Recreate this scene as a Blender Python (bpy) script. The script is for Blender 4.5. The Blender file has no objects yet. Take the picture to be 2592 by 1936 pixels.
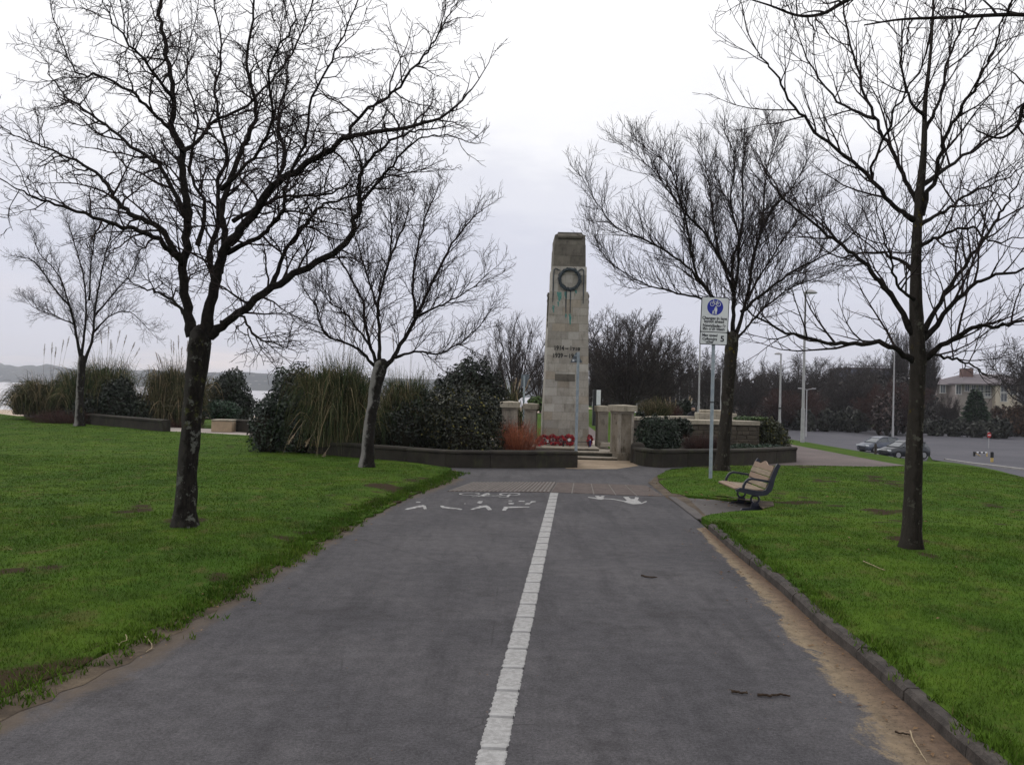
import bpy, bmesh, math, random
import numpy as np
from mathutils import Vector, Matrix, noise as mnoise
from mathutils.geometry import delaunay_2d_cdt

# ------------------------------------------------------------------ camera, sky, sun, exposure
SC = bpy.context.scene
COL = SC.collection
F_PX, EYE = 2300.0, 1.9                       # focal length in photo pixels (2592 wide), eye height in metres
PITCH, ROLL = math.atan(22 / F_PX), math.radians(1.4)
_F = Vector((0, math.cos(PITCH), math.sin(PITCH)))
_U0 = Vector((0, -math.sin(PITCH), math.cos(PITCH)))
_R0 = Vector((1, 0, 0))
_R = _R0 * math.cos(ROLL) + _U0 * math.sin(ROLL)
_U = -_R0 * math.sin(ROLL) + _U0 * math.cos(ROLL)
CAM = Vector((0, 0, EYE))
cd = bpy.data.cameras.new('camera')
cam = bpy.data.objects.new('camera', cd); COL.objects.link(cam)
cam.matrix_world = Matrix(((_R.x, _U.x, -_F.x, 0), (_R.y, _U.y, -_F.y, 0), (_R.z, _U.z, -_F.z, EYE), (0, 0, 0, 1)))
cd.sensor_width = 36; cd.lens = F_PX / 2592 * 36; cd.clip_end = 9000; cd.clip_start = 0.05
SC.camera = cam
SC.view_settings.view_transform = 'Standard'; SC.view_settings.look = 'None'
SC.view_settings.exposure = 0.0; SC.view_settings.gamma = 1.0

SUN_EL, SUN_AZ = math.radians(38), math.radians(-35)   # azimuth from +Y towards +X
W = bpy.data.worlds.new('World'); SC.world = W; W.use_nodes = True
wn = W.node_tree.nodes; wl = W.node_tree.links
for n in list(wn): wn.remove(n)
wo = wn.new('ShaderNodeOutputWorld'); bg = wn.new('ShaderNodeBackground'); bg.inputs[1].default_value = 0.1
wl.new(bg.outputs[0], wo.inputs[0])
sky = wn.new('ShaderNodeTexSky'); sky.sky_type = 'NISHITA'; sky.sun_disc = False
sky.sun_elevation = SUN_EL; sky.sun_rotation = SUN_AZ
tc = wn.new('ShaderNodeTexCoord'); sx = wn.new('ShaderNodeSeparateXYZ'); wl.new(tc.outputs['Generated'], sx.inputs[0])
def wmath(op, a, b=None, c=None):
    n = wn.new('ShaderNodeMath'); n.operation = op
    for i, v in enumerate((a, b, c)):
        if v is None: continue
        if isinstance(v, (int, float)): n.inputs[i].default_value = v
        else: wl.new(v, n.inputs[i])
    return n.outputs[0]
zc = wmath('MAXIMUM', sx.outputs[2], 0.0)
den = wmath('ADD', zc, 0.13)
cv = wn.new('ShaderNodeCombineXYZ')
wl.new(wmath('DIVIDE', sx.outputs[0], den), cv.inputs[0]); wl.new(wmath('DIVIDE', sx.outputs[1], den), cv.inputs[1])
def wnoise(scale, detail, rough, vec):
    n = wn.new('ShaderNodeTexNoise'); n.inputs['Scale'].default_value = scale
    n.inputs['Detail'].default_value = detail; n.inputs['Roughness'].default_value = rough
    wl.new(vec, n.inputs['Vector']); return n.outputs[0]
n1 = wnoise(0.9, 5, 0.55, cv.outputs[0]); n2 = wnoise(3.2, 6, 0.6, cv.outputs[0])
cl = wmath('ADD', wmath('MULTIPLY', wmath('SUBTRACT', n1, 0.5), 0.34), wmath('MULTIPLY', wmath('SUBTRACT', n2, 0.5), 0.15))
zz = wmath('ADD', zc, wmath('MULTIPLY', cl, wmath('ADD', wmath('MULTIPLY', zc, 1.4), 0.25)))
ramp = wn.new('ShaderNodeValToRGB'); wl.new(zz, ramp.inputs[0])
cr = ramp.color_ramp; cr.interpolation = 'EASE'
stops = [(0.0, (.68, .68, .765)), (0.06, (.69, .70, .80)), (0.15, (.72, .735, .84)), (0.21, (.83, .84, .92)), (0.28, (1.03, 1.03, 1.06)),
         (0.5, (1.28, 1.27, 1.28)), (1.0, (1.35, 1.34, 1.35))]
while len(cr.elements) < len(stops): cr.elements.new(0.5)
for e, (p, c) in zip(cr.elements, stops): e.position = p; e.color = (*c, 1)
# thin warm breaks in the cloud close to the horizon
n3 = wn.new('ShaderNodeTexNoise'); n3.inputs['Scale'].default_value = 1.0; n3.inputs['Detail'].default_value = 4
mp = wn.new('ShaderNodeMapping'); mp.inputs['Scale'].default_value = (2.6, 2.6, 26); wl.new(tc.outputs['Generated'], mp.inputs[0]); wl.new(mp.outputs[0], n3.inputs['Vector'])
mr = wn.new('ShaderNodeMapRange'); mr.inputs[1].default_value = .57; mr.inputs[2].default_value = .72; wl.new(n3.outputs[0], mr.inputs[0])
lowm = wn.new('ShaderNodeMapRange'); lowm.inputs[1].default_value = .11; lowm.inputs[2].default_value = .03; wl.new(zc, lowm.inputs[0])
brk = wmath('MULTIPLY', wmath('MULTIPLY', mr.outputs[0], lowm.outputs[0]), 0.75)
mixw = wn.new('ShaderNodeMix'); mixw.data_type = 'RGBA'; wl.new(brk, mixw.inputs[0]); wl.new(ramp.outputs[0], mixw.inputs[6]); mixw.inputs[7].default_value = (.95, .84, .82, 1)
sc10 = wn.new('ShaderNodeVectorMath'); sc10.operation = 'SCALE'; sc10.inputs[3].default_value = 10.0; wl.new(mixw.outputs[2], sc10.inputs[0])
mixs = wn.new('ShaderNodeMix'); mixs.data_type = 'RGBA'; mixs.inputs[0].default_value = 0.97
wl.new(sky.outputs[0], mixs.inputs[6]); wl.new(sc10.outputs[0], mixs.inputs[7]); wl.new(mixs.outputs[2], bg.inputs[0])

sd = bpy.data.lights.new('sun', 'SUN'); sd.energy = 0.7; sd.angle = math.radians(25); sd.color = (1, .96, .9)
sun = bpy.data.objects.new('sun', sd); COL.objects.link(sun)
_sdir = Vector((math.sin(SUN_AZ) * math.cos(SUN_EL), math.cos(SUN_AZ) * math.cos(SUN_EL), math.sin(SUN_EL)))
sun.rotation_euler = _sdir.to_track_quat('Z', 'Y').to_euler(); sun.location = (0, 0, 30)

# ------------------------------------------------------------------ terrain height and placing helpers
SCL = 1.152
def sst(t): t = min(1, max(0, t)); return t * t * (3 - 2 * t)
def gz(x, y):
    z = -2.6 * sst((x - 10.5) / 22) * sst((y - 8) / 16)
    c = y - 49 - max(0.0, x + 6) * 8
    return z - 6.9 * sst(c / 120)
def ray(px, py):
    a, b = (px - 1296) / F_PX, -(py - 968) / F_PX
    d = _F + _R * a + _U * b
    return d / d.y
def G(px, py, off=0.0):                        # photo pixel -> point on the terrain
    d = ray(px, py); y = 1.0
    while y < 400:
        p = CAM + d * y
        if p.z <= gz(p.x, p.y) + off: break
        y *= 1.01
    lo, hi = y / 1.01, y
    for _ in range(12):
        m = (lo + hi) / 2; p = CAM + d * m
        if p.z <= gz(p.x, p.y) + off: hi = m
        else: lo = m
    return CAM + d * hi
def A(px, py, Y): return CAM + ray(px, py) * (Y * SCL)      # photo pixel at a distance
def PXM(n, Y): return n / F_PX * Y * SCL                     # a length in photo pixels, in metres at a distance

ORG = {}
def props(o, label=None, cat=None, group=None, kind=None):
    if label: o['label'] = label
    if cat: o['category'] = cat
    if group: o['group'] = group
    if kind: o['kind'] = kind
    return o
def thing(name, loc, label, cat, group=None):
    o = bpy.data.objects.new(name, None); COL.objects.link(o); o.location = loc; o.empty_display_size = .2
    ORG[o] = Vector(loc); return props(o, label, cat, group)
def link_mesh(name, me, parent=None, loc=None, mat=None):
    o = bpy.data.objects.new(name, me); COL.objects.link(o)
    if mat is not None and not me.materials: me.materials.append(mat)
    if parent is not None: o.parent = parent; ORG[o] = ORG[parent]
    else:
        o.location = loc if loc is not None else (0, 0, 0); ORG[o] = Vector(o.location)
    return o
def copy_tree(o, parent=None, loc=None):
    c = o.copy(); COL.objects.link(c)
    if parent is not None: c.parent = parent
    if loc is not None: c.location = loc
    ORG[c] = Vector(c.location) if parent is None else ORG[parent]
    for ch in list(o.children): copy_tree(ch, c)
    return c

def np_mesh(V, F, smooth=False):
    V = np.ascontiguousarray(V, dtype=np.float32); F = np.ascontiguousarray(F, dtype=np.int32)
    me = bpy.data.meshes.new('mesh'); k = F.shape[1]
    me.vertices.add(len(V)); me.vertices.foreach_set('co', V.ravel())
    me.loops.add(F.size); me.loops.foreach_set('vertex_index', F.ravel())
    me.polygons.add(len(F)); me.polygons.foreach_set('loop_start', np.arange(0, F.size, k, dtype=np.int32))
    if smooth: me.polygons.foreach_set('use_smooth', np.ones(len(F), dtype=bool))
    me.update(calc_edges=True); return me

class MB:
    """collects simple shapes (world coordinates) and links them as ONE mesh"""
    def __init__(s): s.v = []; s.f = []
    def add(s, vs, fs, M=None):
        o = len(s.v)
        s.v += [tuple(M @ Vector(v)) if M is not None else tuple(v) for v in vs]
        s.f += [tuple(i + o for i in f) for f in fs]; return s
    def box(s, c, d, M=None, bev=0.0):
        x, y, z = d[0] / 2, d[1] / 2, d[2] / 2; c = Vector(c)
        if bev <= 0:
            vs = [c + Vector((a * x, b * y, e * z)) for e in (-1, 1) for a, b in ((-1, -1), (1, -1), (1, 1), (-1, 1))]
            return s.add(vs, [(3, 2, 1, 0), (4, 5, 6, 7), (0, 1, 5, 4), (1, 2, 6, 5), (2, 3, 7, 6), (3, 0, 4, 7)], M)
        b = min(bev, x * .9, y * .9, z * .9)
        bm = bmesh.new(); bmesh.ops.create_cube(bm, size=1)
        for v in bm.verts: v.co = Vector((v.co.x * 2 * x, v.co.y * 2 * y, v.co.z * 2 * z)) + c
        bmesh.ops.bevel(bm, geom=list(bm.edges), offset=b, segments=1, affect='EDGES')
        bm.verts.index_update()
        vs = [v.co.copy() for v in bm.verts]; fs = [[v.index for v in f.verts] for f in bm.faces]; bm.free()
        return s.add(vs, fs, M)
    def tube(s, pts, rs, n=8, caps=True, M=None):
        pts = [Vector(p) for p in pts]
        if isinstance(rs, (int, float)): rs = [rs] * len(pts)
        d = (pts[-1] - pts[0]); d = d if d.length > 1e-6 else Vector((0, 0, 1))
        ref = d.orthogonal().normalized(); vs = []; fs = []
        for i, p in enumerate(pts):
            t = (pts[min(i + 1, len(pts) - 1)] - pts[max(i - 1, 0)]).normalized()
            u = ref - t * ref.dot(t)
            u = u.normalized() if u.length > 1e-4 else t.orthogonal().normalized()
            ref = u; w = t.cross(u)
            for k in range(n):
                a = 2 * math.pi * k / n; vs.append(p + (u * math.cos(a) + w * math.sin(a)) * rs[i])
        for i in range(len(pts) - 1):
            for k in range(n):
                k2 = (k + 1) % n; fs.append((i * n + k, i * n + k2, (i + 1) * n + k2, (i + 1) * n + k))
        if caps: fs += [tuple(range(n))[::-1], tuple((len(pts) - 1) * n + k for k in range(n))]
        return s.add(vs, fs, M)
    def ring(s, c, R, r, axis_u, axis_v, n=32, m=8, a0=0, a1=2 * math.pi):
        c = Vector(c); u = Vector(axis_u).normalized(); v = Vector(axis_v).normalized(); w = u.cross(v); vs = []; fs = []
        full = abs(a1 - a0 - 2 * math.pi) < 1e-4; nn = n if full else n + 1
        for i in range(nn):
            a = a0 + (a1 - a0) * i / n; e = u * math.cos(a) + v * math.sin(a)
            for k in range(m):
                b = 2 * math.pi * k / m; vs.append(c + e * (R + r * math.cos(b)) + w * (r * math.sin(b)))
        for i in range(n):
            for k in range(m):
                i2 = (i + 1) % nn; k2 = (k + 1) % m; fs.append((i * m + k, i2 * m + k, i2 * m + k2, i * m + k2))
        return s.add(vs, fs)
    def prism(s, poly, depth, O, ax, ay, az):
        """2-D outline (ax, ay from O) extruded by depth along az"""
        O, ax, ay, az = Vector(O), Vector(ax), Vector(ay), Vector(az); n = len(poly)
        vs = [O + ax * p[0] + ay * p[1] for p in poly] + [O + ax * p[0] + ay * p[1] + az * depth for p in poly]
        fs = [tuple(range(n))[::-1], tuple(range(n, 2 * n))] + [(i, (i + 1) % n, n + (i + 1) % n, n + i) for i in range(n)]
        return s.add(vs, fs)
    def lathe(s, c, prof, n=16):
        c = Vector(c); vs = []; fs = []
        for r, z in prof:
            for k in range(n):
                a = 2 * math.pi * k / n; vs.append(c + Vector((r * math.cos(a), r * math.sin(a), z)))
        for i in range(len(prof) - 1):
            for k in range(n):
                k2 = (k + 1) % n; fs.append((i * n + k, i * n + k2, (i + 1) * n + k2, (i + 1) * n + k))
        fs += [tuple(range(n))[::-1], tuple((len(prof) - 1) * n + k for k in range(n))]
        return s.add(vs, fs)
    def build(s, name, mat, parent=None, loc=None, smooth=False):
        o = ORG[parent] if parent is not None else Vector(loc if loc is not None else (0, 0, 0))
        me = bpy.data.meshes.new(name); me.from_pydata([(v[0] - o.x, v[1] - o.y, v[2] - o.z) for v in s.v], [], s.f)
        bm = bmesh.new(); bm.from_mesh(me); bmesh.ops.recalc_face_normals(bm, faces=bm.faces); bm.to_mesh(me); bm.free()
        if smooth:
            me.polygons.foreach_set('use_smooth', [True] * len(me.polygons))
            try: me.set_sharp_from_angle(angle=math.radians(42))
            except Exception: pass
        return link_mesh(name, me, parent, loc, mat)

# ------------------------------------------------------------------ materials
class NT:
    def __init__(s, name):
        s.m = bpy.data.materials.new(name); s.m.use_nodes = True; s.t = s.m.node_tree; s.n = s.t.nodes; s.l = s.t.links
        s.b = s.n['Principled BSDF']; s._pos = None
    def new(s, t): return s.n.new(t)
    def set(s, sock, v):
        if isinstance(v, bpy.types.NodeSocket): s.l.new(v, sock)
        elif isinstance(v, (tuple, list)) and len(v) == 3 and sock.type == 'RGBA': sock.default_value = (*v, 1)
        else: sock.default_value = v
    def pos(s):
        if s._pos is None: s._pos = s.new('ShaderNodeNewGeometry')
        return s._pos.outputs['Position']
    def geo(s, k): s.pos(); return s._pos.outputs[k]
    def obj(s): return s.new('ShaderNodeTexCoord').outputs['Object']
    def mapv(s, v, scale=(1, 1, 1), loc=(0, 0, 0), rot=(0, 0, 0)):
        n = s.new('ShaderNodeMapping'); n.inputs['Scale'].default_value = scale; n.inputs['Location'].default_value = loc; n.inputs['Rotation'].default_value = rot
        s.l.new(v, n.inputs[0]); return n.outputs[0]
    def noise(s, v, scale, detail=5, rough=.55, dist=0):
        n = s.new('ShaderNodeTexNoise'); n.inputs['Scale'].default_value = scale; n.inputs['Detail'].default_value = detail
        n.inputs['Roughness'].default_value = rough; n.inputs['Distortion'].default_value = dist; s.l.new(v, n.inputs['Vector']); return n.outputs[0]
    def vor(s, v, scale, feature='F1', out='Distance'):
        n = s.new('ShaderNodeTexVoronoi'); n.feature = feature; n.inputs['Scale'].default_value = scale; s.l.new(v, n.inputs['Vector']); return n.outputs[out]
    def rng(s, v, a, b, c=0.0, d=1.0):
        n = s.new('ShaderNodeMapRange'); n.interpolation_type = 'SMOOTHSTEP' if a < b else 'LINEAR'
        for i, q in enumerate((a, b, c, d)): n.inputs[i + 1].default_value = q
        s.l.new(v, n.inputs[0]); return n.outputs[0]
    def math(s, op, a, b=0.0):
        n = s.new('ShaderNodeMath'); n.operation = op; s.set(n.inputs[0], a); s.set(n.inputs[1], b); return n.outputs[0]
    def mix(s, f, a, b, mode='MIX'):
        n = s.new('ShaderNodeMix'); n.data_type = 'RGBA'; n.blend_type = mode; s.set(n.inputs[0], f); s.set(n.inputs[6], a); s.set(n.inputs[7], b); return n.outputs[2]
    def attr(s, name):
        n = s.new('ShaderNodeAttribute'); n.attribute_name = name; return n
    def bump(s, h, strength=.4, dist=.02):
        n = s.new('ShaderNodeBump'); n.inputs['Strength'].default_value = strength; n.inputs['Distance'].default_value = dist; s.l.new(h, n.inputs['Height']); s.l.new(n.outputs[0], s.b.inputs['Normal'])
    def out(s, col, rough=.9, spec=.25, metal=0.0):
        s.set(s.b.inputs['Base Color'], col); s.set(s.b.inputs['Roughness'], rough); s.b.inputs['Specular IOR Level'].default_value = spec; s.b.inputs['Metallic'].default_value = metal; return s.m
def simple(name, c1, c2=None, scale=6, rough=.85, spec=.25, bump=0, bd=.01, metal=0, lo=.35, hi=.65, grain=0, island=0):
    t = NT(name); v = t.obj(); col = c1
    if c2 is not None:
        n = t.noise(v, scale, 6, .6); col = t.mix(t.rng(n, lo, hi), c1, c2)
    if grain:
        g = t.noise(v, scale * 14, 3, .7); k = t.rng(g, .25, .75, 1 - grain, 1 + grain)
        col = t.mix(1.0, col if not isinstance(col, tuple) else col, k, 'MULTIPLY')
    if island:
        k = t.rng(t.geo('Random Per Island'), 0, 1, 1 - island, 1 + island); col = t.mix(1.0, col, k, 'MULTIPLY')
    if bump: t.bump(t.noise(v, scale * 6, 5, .65), bump, bd)
    return t.out(col, rough, spec, metal)
# ---- materials
def mk_lawn(name, blades=False, k=1.0):
    t = NT(name); p = t.pos()
    big = t.noise(p, .55, 4, .6); mid = t.noise(p, 2.4, 6, .7); fine = t.noise(p, 38, 4, .7)
    def c_(*c): return (c[0] * k * 1.2, c[1] * k * 1.19, c[2] * k * 1.25)
    col = t.mix(t.rng(big, .36, .64), c_(.037, .077, .0095), c_(.057, .099, .0115))
    col = t.mix(t.rng(mid, .42, .66, 0, .8), col, c_(.027, .05, .007))
    col = t.mix(t.rng(t.noise(t.mapv(p, loc=(11, 3, 0)), 1.7, 5, .7), .54, .74, 0, .6), col, c_(.092, .104, .018))
    thatch = t.rng(t.noise(t.mapv(p, (1, .6, 1), loc=(2, 9, 0)), 2.6, 6, .75), .53, .68, 0, .7); col = t.mix(thatch, col, c_(.085, .075, .028))
    col = t.mix(t.rng(t.noise(t.mapv(p, (1, .7, 1), loc=(20, 2, 0)), 1.2, 6, .7), .5, .64, 0, .65), col, c_(.021, .043, .006))
    if not blades:
        soil = t.rng(t.math('ADD', t.attr('soil').outputs['Fac'], t.math('MULTIPLY', t.math('SUBTRACT', fine, .5), .7)), .35, .6)
        col = t.mix(t.rng(fine, .35, .7, 0, .4), col, c_(.024, .045, .006))
        col = t.mix(soil, col, t.mix(fine, (.018, .012, .008), (.06, .043, .026)))
        t.bump(t.math('ADD', fine, mid), .7, .02)
    else:
        isl = t.geo('Random Per Island')
        col = t.mix(1.0, col, t.rng(isl, 0, 1, .78, 1.28), 'MULTIPLY')
        col = t.mix(t.rng(isl, .95, .98, 0, .7), col, (.13, .11, .045))
    return t.out(col, .95, .03)
M_LAWN = mk_lawn('lawn_turf'); M_BLADE = mk_lawn('grass_blades', True); M_LAWN_R = mk_lawn('lawn_turf_lit', False, 1.14); M_BLADE_R = mk_lawn('grass_blades_lit', True, 1.14)  # right lawn copies: light from the right put in as brighter green

def mk_asphalt():
    t = NT('asphalt_path'); p = t.pos()
    g1 = t.noise(p, 150, 2, .6); g2 = t.noise(p, 48, 3, .75); big = t.noise(p, .6, 5, .6); strk = t.noise(t.mapv(p, (2.6, .3, 1), rot=(0, 0, -.075)), 1.3, 6, .65)
    col = t.mix(t.rng(big, .35, .65), (.055, .0525, .057), (.074, .070, .074))
    col = t.mix(t.rng(strk, .45, .68, 0, .7), col, (.040, .038, .0415))
    col = t.mix(t.rng(t.noise(t.mapv(p, loc=(31, 5, 0)), .9, 6, .7), .55, .66, 0, .5), col, (.038, .035, .037))
    col = t.mix(1.0, col, t.rng(g1, .25, .75, .66, 1.36), 'MULTIPLY')
    col = t.mix(1.0, col, t.rng(g2, .3, .7, .72, 1.3), 'MULTIPLY')
    col = t.mix(1.0, col, t.rng(t.noise(t.mapv(p, loc=(7, 7, 0)), 7, 5, .7), .3, .7, .82, 1.18), 'MULTIPLY')
    col = t.mix(t.rng(t.noise(t.mapv(p, loc=(3, 1, 0)), 85, 2, .5), .70, .76, 0, .6), col, (.19, .175, .16))
    col = t.mix(t.rng(t.noise(t.mapv(p, loc=(8, 4, 0)), 30, 3, .6), .70, .78, 0, .6), col, (.026, .022, .021))
    crk = t.vor(t.mapv(p, (1, .6, 1)), .55, 'DISTANCE_TO_EDGE'); col = t.mix(t.math('MULTIPLY', t.rng(crk, .0, .006, .5, 0), t.rng(t.noise(p, .9, 3, .6), .5, .6)), col, (.025, .023, .024))
    dr = t.attr('edge_right').outputs['Fac']; dl = t.attr('edge_left').outputs['Fac']
    sn = t.math('ADD', t.math('MULTIPLY', t.noise(t.mapv(p, (1.5, .8, 1), rot=(0, 0, .3)), 1.9, 7, .72, .6), .80), t.math('MULTIPLY', t.noise(p, 30, 4, .75), .22))
    sand = t.rng(t.math('SUBTRACT', sn, t.math('MULTIPLY', dr, .95)), .05, .17)
    scol = t.mix(t.rng(dr, .05, .45), (.115, .074, .048), (.215, .165, .105))
    scol = t.mix(1.0, scol, t.rng(t.noise(p, 9, 6, .75), .25, .75, .62, 1.35), 'MULTIPLY')
    scol = t.mix(t.rng(t.noise(p, 42, 3, .7), .58, .66, 0, .85), scol, (.03, .02, .014))
    col = t.mix(t.math('MULTIPLY', sand, .9), col, scol)
    dirt = t.rng(t.math('SUBTRACT', t.math('MULTIPLY', sn, .58), dl), .08, .26)
    dcol = t.mix(t.noise(p, 9, 5, .7), (.055, .040, .030), (.125, .096, .068))
    col = t.mix(t.math('MULTIPLY', dirt, .8), col, dcol)
    t.bump(t.math('ADD', g1, g2), .6, .006)
    return t.out(col, .9, .2)
M_ASPH = mk_asphalt()
def mk_plain_ground(name, c1, c2, c3=None, sc=.5, rough=.9, f=60):
    t = NT(name); p = t.pos(); col = t.mix(t.rng(t.noise(p, sc, 6, .62), .32, .68), c1, c2)
    if c3: col = t.mix(t.rng(t.noise(p, sc * 5, 6, .7), .5, .75, 0, .8), col, c3)
    g = t.noise(p, f, 4, .75); col = t.mix(1.0, col, t.rng(g, .2, .8, .7, 1.32), 'MULTIPLY'); t.bump(g, .5, .01); return t.out(col, rough, .2)
M_PINK = mk_plain_ground('footpath_tarmac', (.095, .077, .074), (.13, .104, .098), (.085, .072, .07), f=90)
M_SLABG = mk_plain_ground('slab_tarmac', (.075, .068, .066), (.10, .09, .086), (.055, .048, .044), sc=1.5, f=70)
M_PARK = mk_plain_ground('car_park_asphalt', (.062, .061, .073), (.085, .082, .094), (.055, .053, .063), sc=.15)
M_SOIL = mk_plain_ground('soil', (.018, .013, .009), (.032, .023, .015), (.012, .009, .006), sc=1.5)
M_EDGE = mk_plain_ground('edge_dirt', (.042, .030, .021), (.105, .080, .054), (.028, .021, .015), sc=2.2, f=45)
M_SAND = mk_plain_ground('sandy_paving', (.2, .15, .1), (.3, .235, .17), (.15, .12, .095), sc=1.2)
M_BEACH = mk_plain_ground('beach_sand', (.34, .27, .2), (.42, .34, .27), sc=.2)
M_PROM = mk_plain_ground('promenade', (.28, .24, .22), (.34, .3, .27), sc=.4)
M_LIGHTKERB = simple('pale_kerb', (.22, .215, .21), (.29, .28, .27), 3, grain=.2)
M_KERB = simple('kerb_concrete', (.03, .025, .022), (.066, .056, .049), 7, bump=.6, bd=.01, grain=.35)
def mk_stone(name, c1, c2, stain, amt=.5, sc=3.0, island=True):
    t = NT(name); v = t.pos()
    col = t.mix(t.rng(t.noise(v, sc, 6, .65), .35, .68), c1, c2)
    rnd = t.new('ShaderNodeObjectInfo').outputs['Random']
    if island: col = t.mix(1.0, col, t.rng(rnd, 0, 1, .86, 1.1), 'MULTIPLY')
    st = t.noise(t.mapv(v, (1.3, 1.3, .5)), sc * 1.6, 6, .72)
    col = t.mix(t.rng(st, .5, .72, 0, amt), col, stain)
    sp = t.noise(v, 70, 3, .7); col = t.mix(1.0, col, t.rng(sp, .2, .8, .82, 1.16), 'MULTIPLY')
    t.bump(t.math('ADD', sp, t.noise(v, 18, 4, .6)), .35, .01); return t.out(col, .9, .2)
M_STONE = mk_stone('portland_stone', (.345, .322, .285), (.28, .258, .222), (.145, .128, .10), .7)
M_STONE_PALE = mk_stone('portland_stone_pale', (.40, .38, .345), (.345, .322, .285), (.22, .2, .16), .5)
M_STONE_DARK = mk_stone('portland_stone_weathered', (.155, .14, .118), (.105, .096, .08), (.05, .046, .04), .75)
M_STONE_TAN = mk_stone('portland_stone_tan', (.325, .288, .238), (.265, .23, .185), (.15, .128, .092), .6)
M_MORTAR = mk_stone('mortar', (.14, .12, .10), (.10, .085, .07), (.05, .045, .04), .5, island=False)
M_PIER = mk_stone('pier_stone', (.34, .305, .26), (.25, .22, .18), (.07, .06, .04), .8, 2.4)
M_PIER_STAIN = mk_stone('pier_stone_stained', (.23, .2, .16), (.14, .118, .088), (.035, .027, .016), .95, 2.6)
M_COPE = mk_stone('coping_stone', (.36, .32, .255), (.26, .23, .18), (.12, .11, .075), .7)
M_WALL = mk_stone('planter_concrete', (.036, .031, .025), (.021, .018, .015), (.05, .055, .026), .7, 2.0)
M_RUBBLE = mk_stone('rubble_stone', (.095, .08, .06), (.055, .047, .037), (.028, .025, .02), .7, 3.5)
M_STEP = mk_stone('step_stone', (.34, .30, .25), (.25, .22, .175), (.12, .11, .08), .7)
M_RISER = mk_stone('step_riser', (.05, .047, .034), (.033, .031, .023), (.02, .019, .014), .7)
M_BRONZE = simple('patinated_bronze', (.020, .026, .034), (.045, .062, .072), 20, .55, .4, .5, .01)
M_VERDI = simple('copper_stain', (.06, .21, .19), (.2, .27, .235), 24, .95, .1, lo=.45, hi=.7)
M_INSCR = simple('inscription_paint', (.022, .022, .022), rough=.8)
def mk_bark(name, c1, c2, lichen, pale, pale_amt=.0, moss=(.05, .055, .016)):
    t = NT(name); v = t.pos(); e = t.noise(t.mapv(v, (1, 1, .28)), 26, 6, .7)
    col = t.mix(t.rng(e, .35, .65), c1, c2)
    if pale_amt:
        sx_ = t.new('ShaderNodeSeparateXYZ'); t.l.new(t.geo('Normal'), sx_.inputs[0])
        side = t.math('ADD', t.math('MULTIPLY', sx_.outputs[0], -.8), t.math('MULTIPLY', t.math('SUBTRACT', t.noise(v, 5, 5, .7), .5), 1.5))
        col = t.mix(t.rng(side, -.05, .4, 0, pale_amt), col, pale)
    n = t.noise(v, 7, 6, .7); col = t.mix(t.rng(n, .57, .63, 0, .8), col, lichen)
    n2 = t.noise(t.mapv(v, loc=(5, 5, 5)), 4.5, 6, .72); col = t.mix(t.rng(n2, .6, .67, 0, .75), col, moss)
    t.bump(e, .9, .02); return t.out(col, .95, .1)
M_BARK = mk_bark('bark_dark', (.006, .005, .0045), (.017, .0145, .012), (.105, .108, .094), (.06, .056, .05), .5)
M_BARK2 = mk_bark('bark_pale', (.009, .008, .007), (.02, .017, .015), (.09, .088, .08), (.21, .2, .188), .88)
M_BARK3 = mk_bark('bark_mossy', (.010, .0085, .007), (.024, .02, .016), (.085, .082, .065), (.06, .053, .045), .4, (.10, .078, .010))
M_BRANCH = simple('branch_bark', (.007, .006, .0055), (.018, .015, .0125), 18, .95, .1)
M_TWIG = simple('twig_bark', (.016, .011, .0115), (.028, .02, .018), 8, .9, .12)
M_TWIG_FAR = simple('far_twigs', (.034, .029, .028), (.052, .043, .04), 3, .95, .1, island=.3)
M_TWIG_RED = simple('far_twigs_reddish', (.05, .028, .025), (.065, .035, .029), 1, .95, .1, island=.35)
def leafm(name, c1, c2, sc=1.2, isl=.5, hi=None, hifrac=.9, rough=.5, spec=.35):
    t = NT(name); v = t.pos(); col = t.mix(t.rng(t.noise(v, sc, 4, .6), .38, .62), c1, c2); r = t.geo('Random Per Island')
    if hi: col = t.mix(t.rng(r, hifrac, hifrac + .02), col, hi)
    col = t.mix(1.0, col, t.rng(t.math('FRACT', t.math('MULTIPLY', r, 7.31)), 0, 1, 1 - isl, 1 + isl), 'MULTIPLY'); return t.out(col, rough, spec)
M_EVER = leafm('evergreen_leaves', (.0075, .0135, .0065), (.012, .02, .009))
M_EVER2 = leafm('glossy_leaves', (.0085, .0175, .0085), (.014, .026, .012), hi=(.06, .085, .05), hifrac=.965)
M_VARIEG = leafm('variegated_leaves', (.009, .0135, .0055), (.016, .020, .0065), hi=(.13, .115, .025), hifrac=.92)
M_FLECK = leafm('white_flecked_leaves', (.008, .0145, .0075), (.012, .02, .009), hi=(.26, .28, .22), hifrac=.988)
M_HEDGE = leafm('hedge_leaves', (.014, .02, .006), (.026, .031, .0075), hi=(.11, .10, .02), hifrac=.9)
M_GCOVER = leafm('ground_cover_leaves', (.010, .027, .014), (.016, .038, .018))
M_IVY = leafm('ivy_leaves', (.03, .06, .016), (.055, .09, .022))
M_REDGR = leafm('red_stems', (.06, .021, .015), (.036, .014, .011), isl=.45)
M_ORANGE = leafm('orange_stems', (.36, .12, .055), (.22, .06, .035), isl=.45)
M_CONIFER = leafm('conifer_needles', (.008, .024, .009), (.014, .034, .012))
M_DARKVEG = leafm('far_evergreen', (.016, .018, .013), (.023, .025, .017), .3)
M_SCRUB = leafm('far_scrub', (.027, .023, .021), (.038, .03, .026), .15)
M_SCRUB_RED = leafm('far_scrub_red', (.048, .027, .023), (.036, .024, .021), .2)
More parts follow.
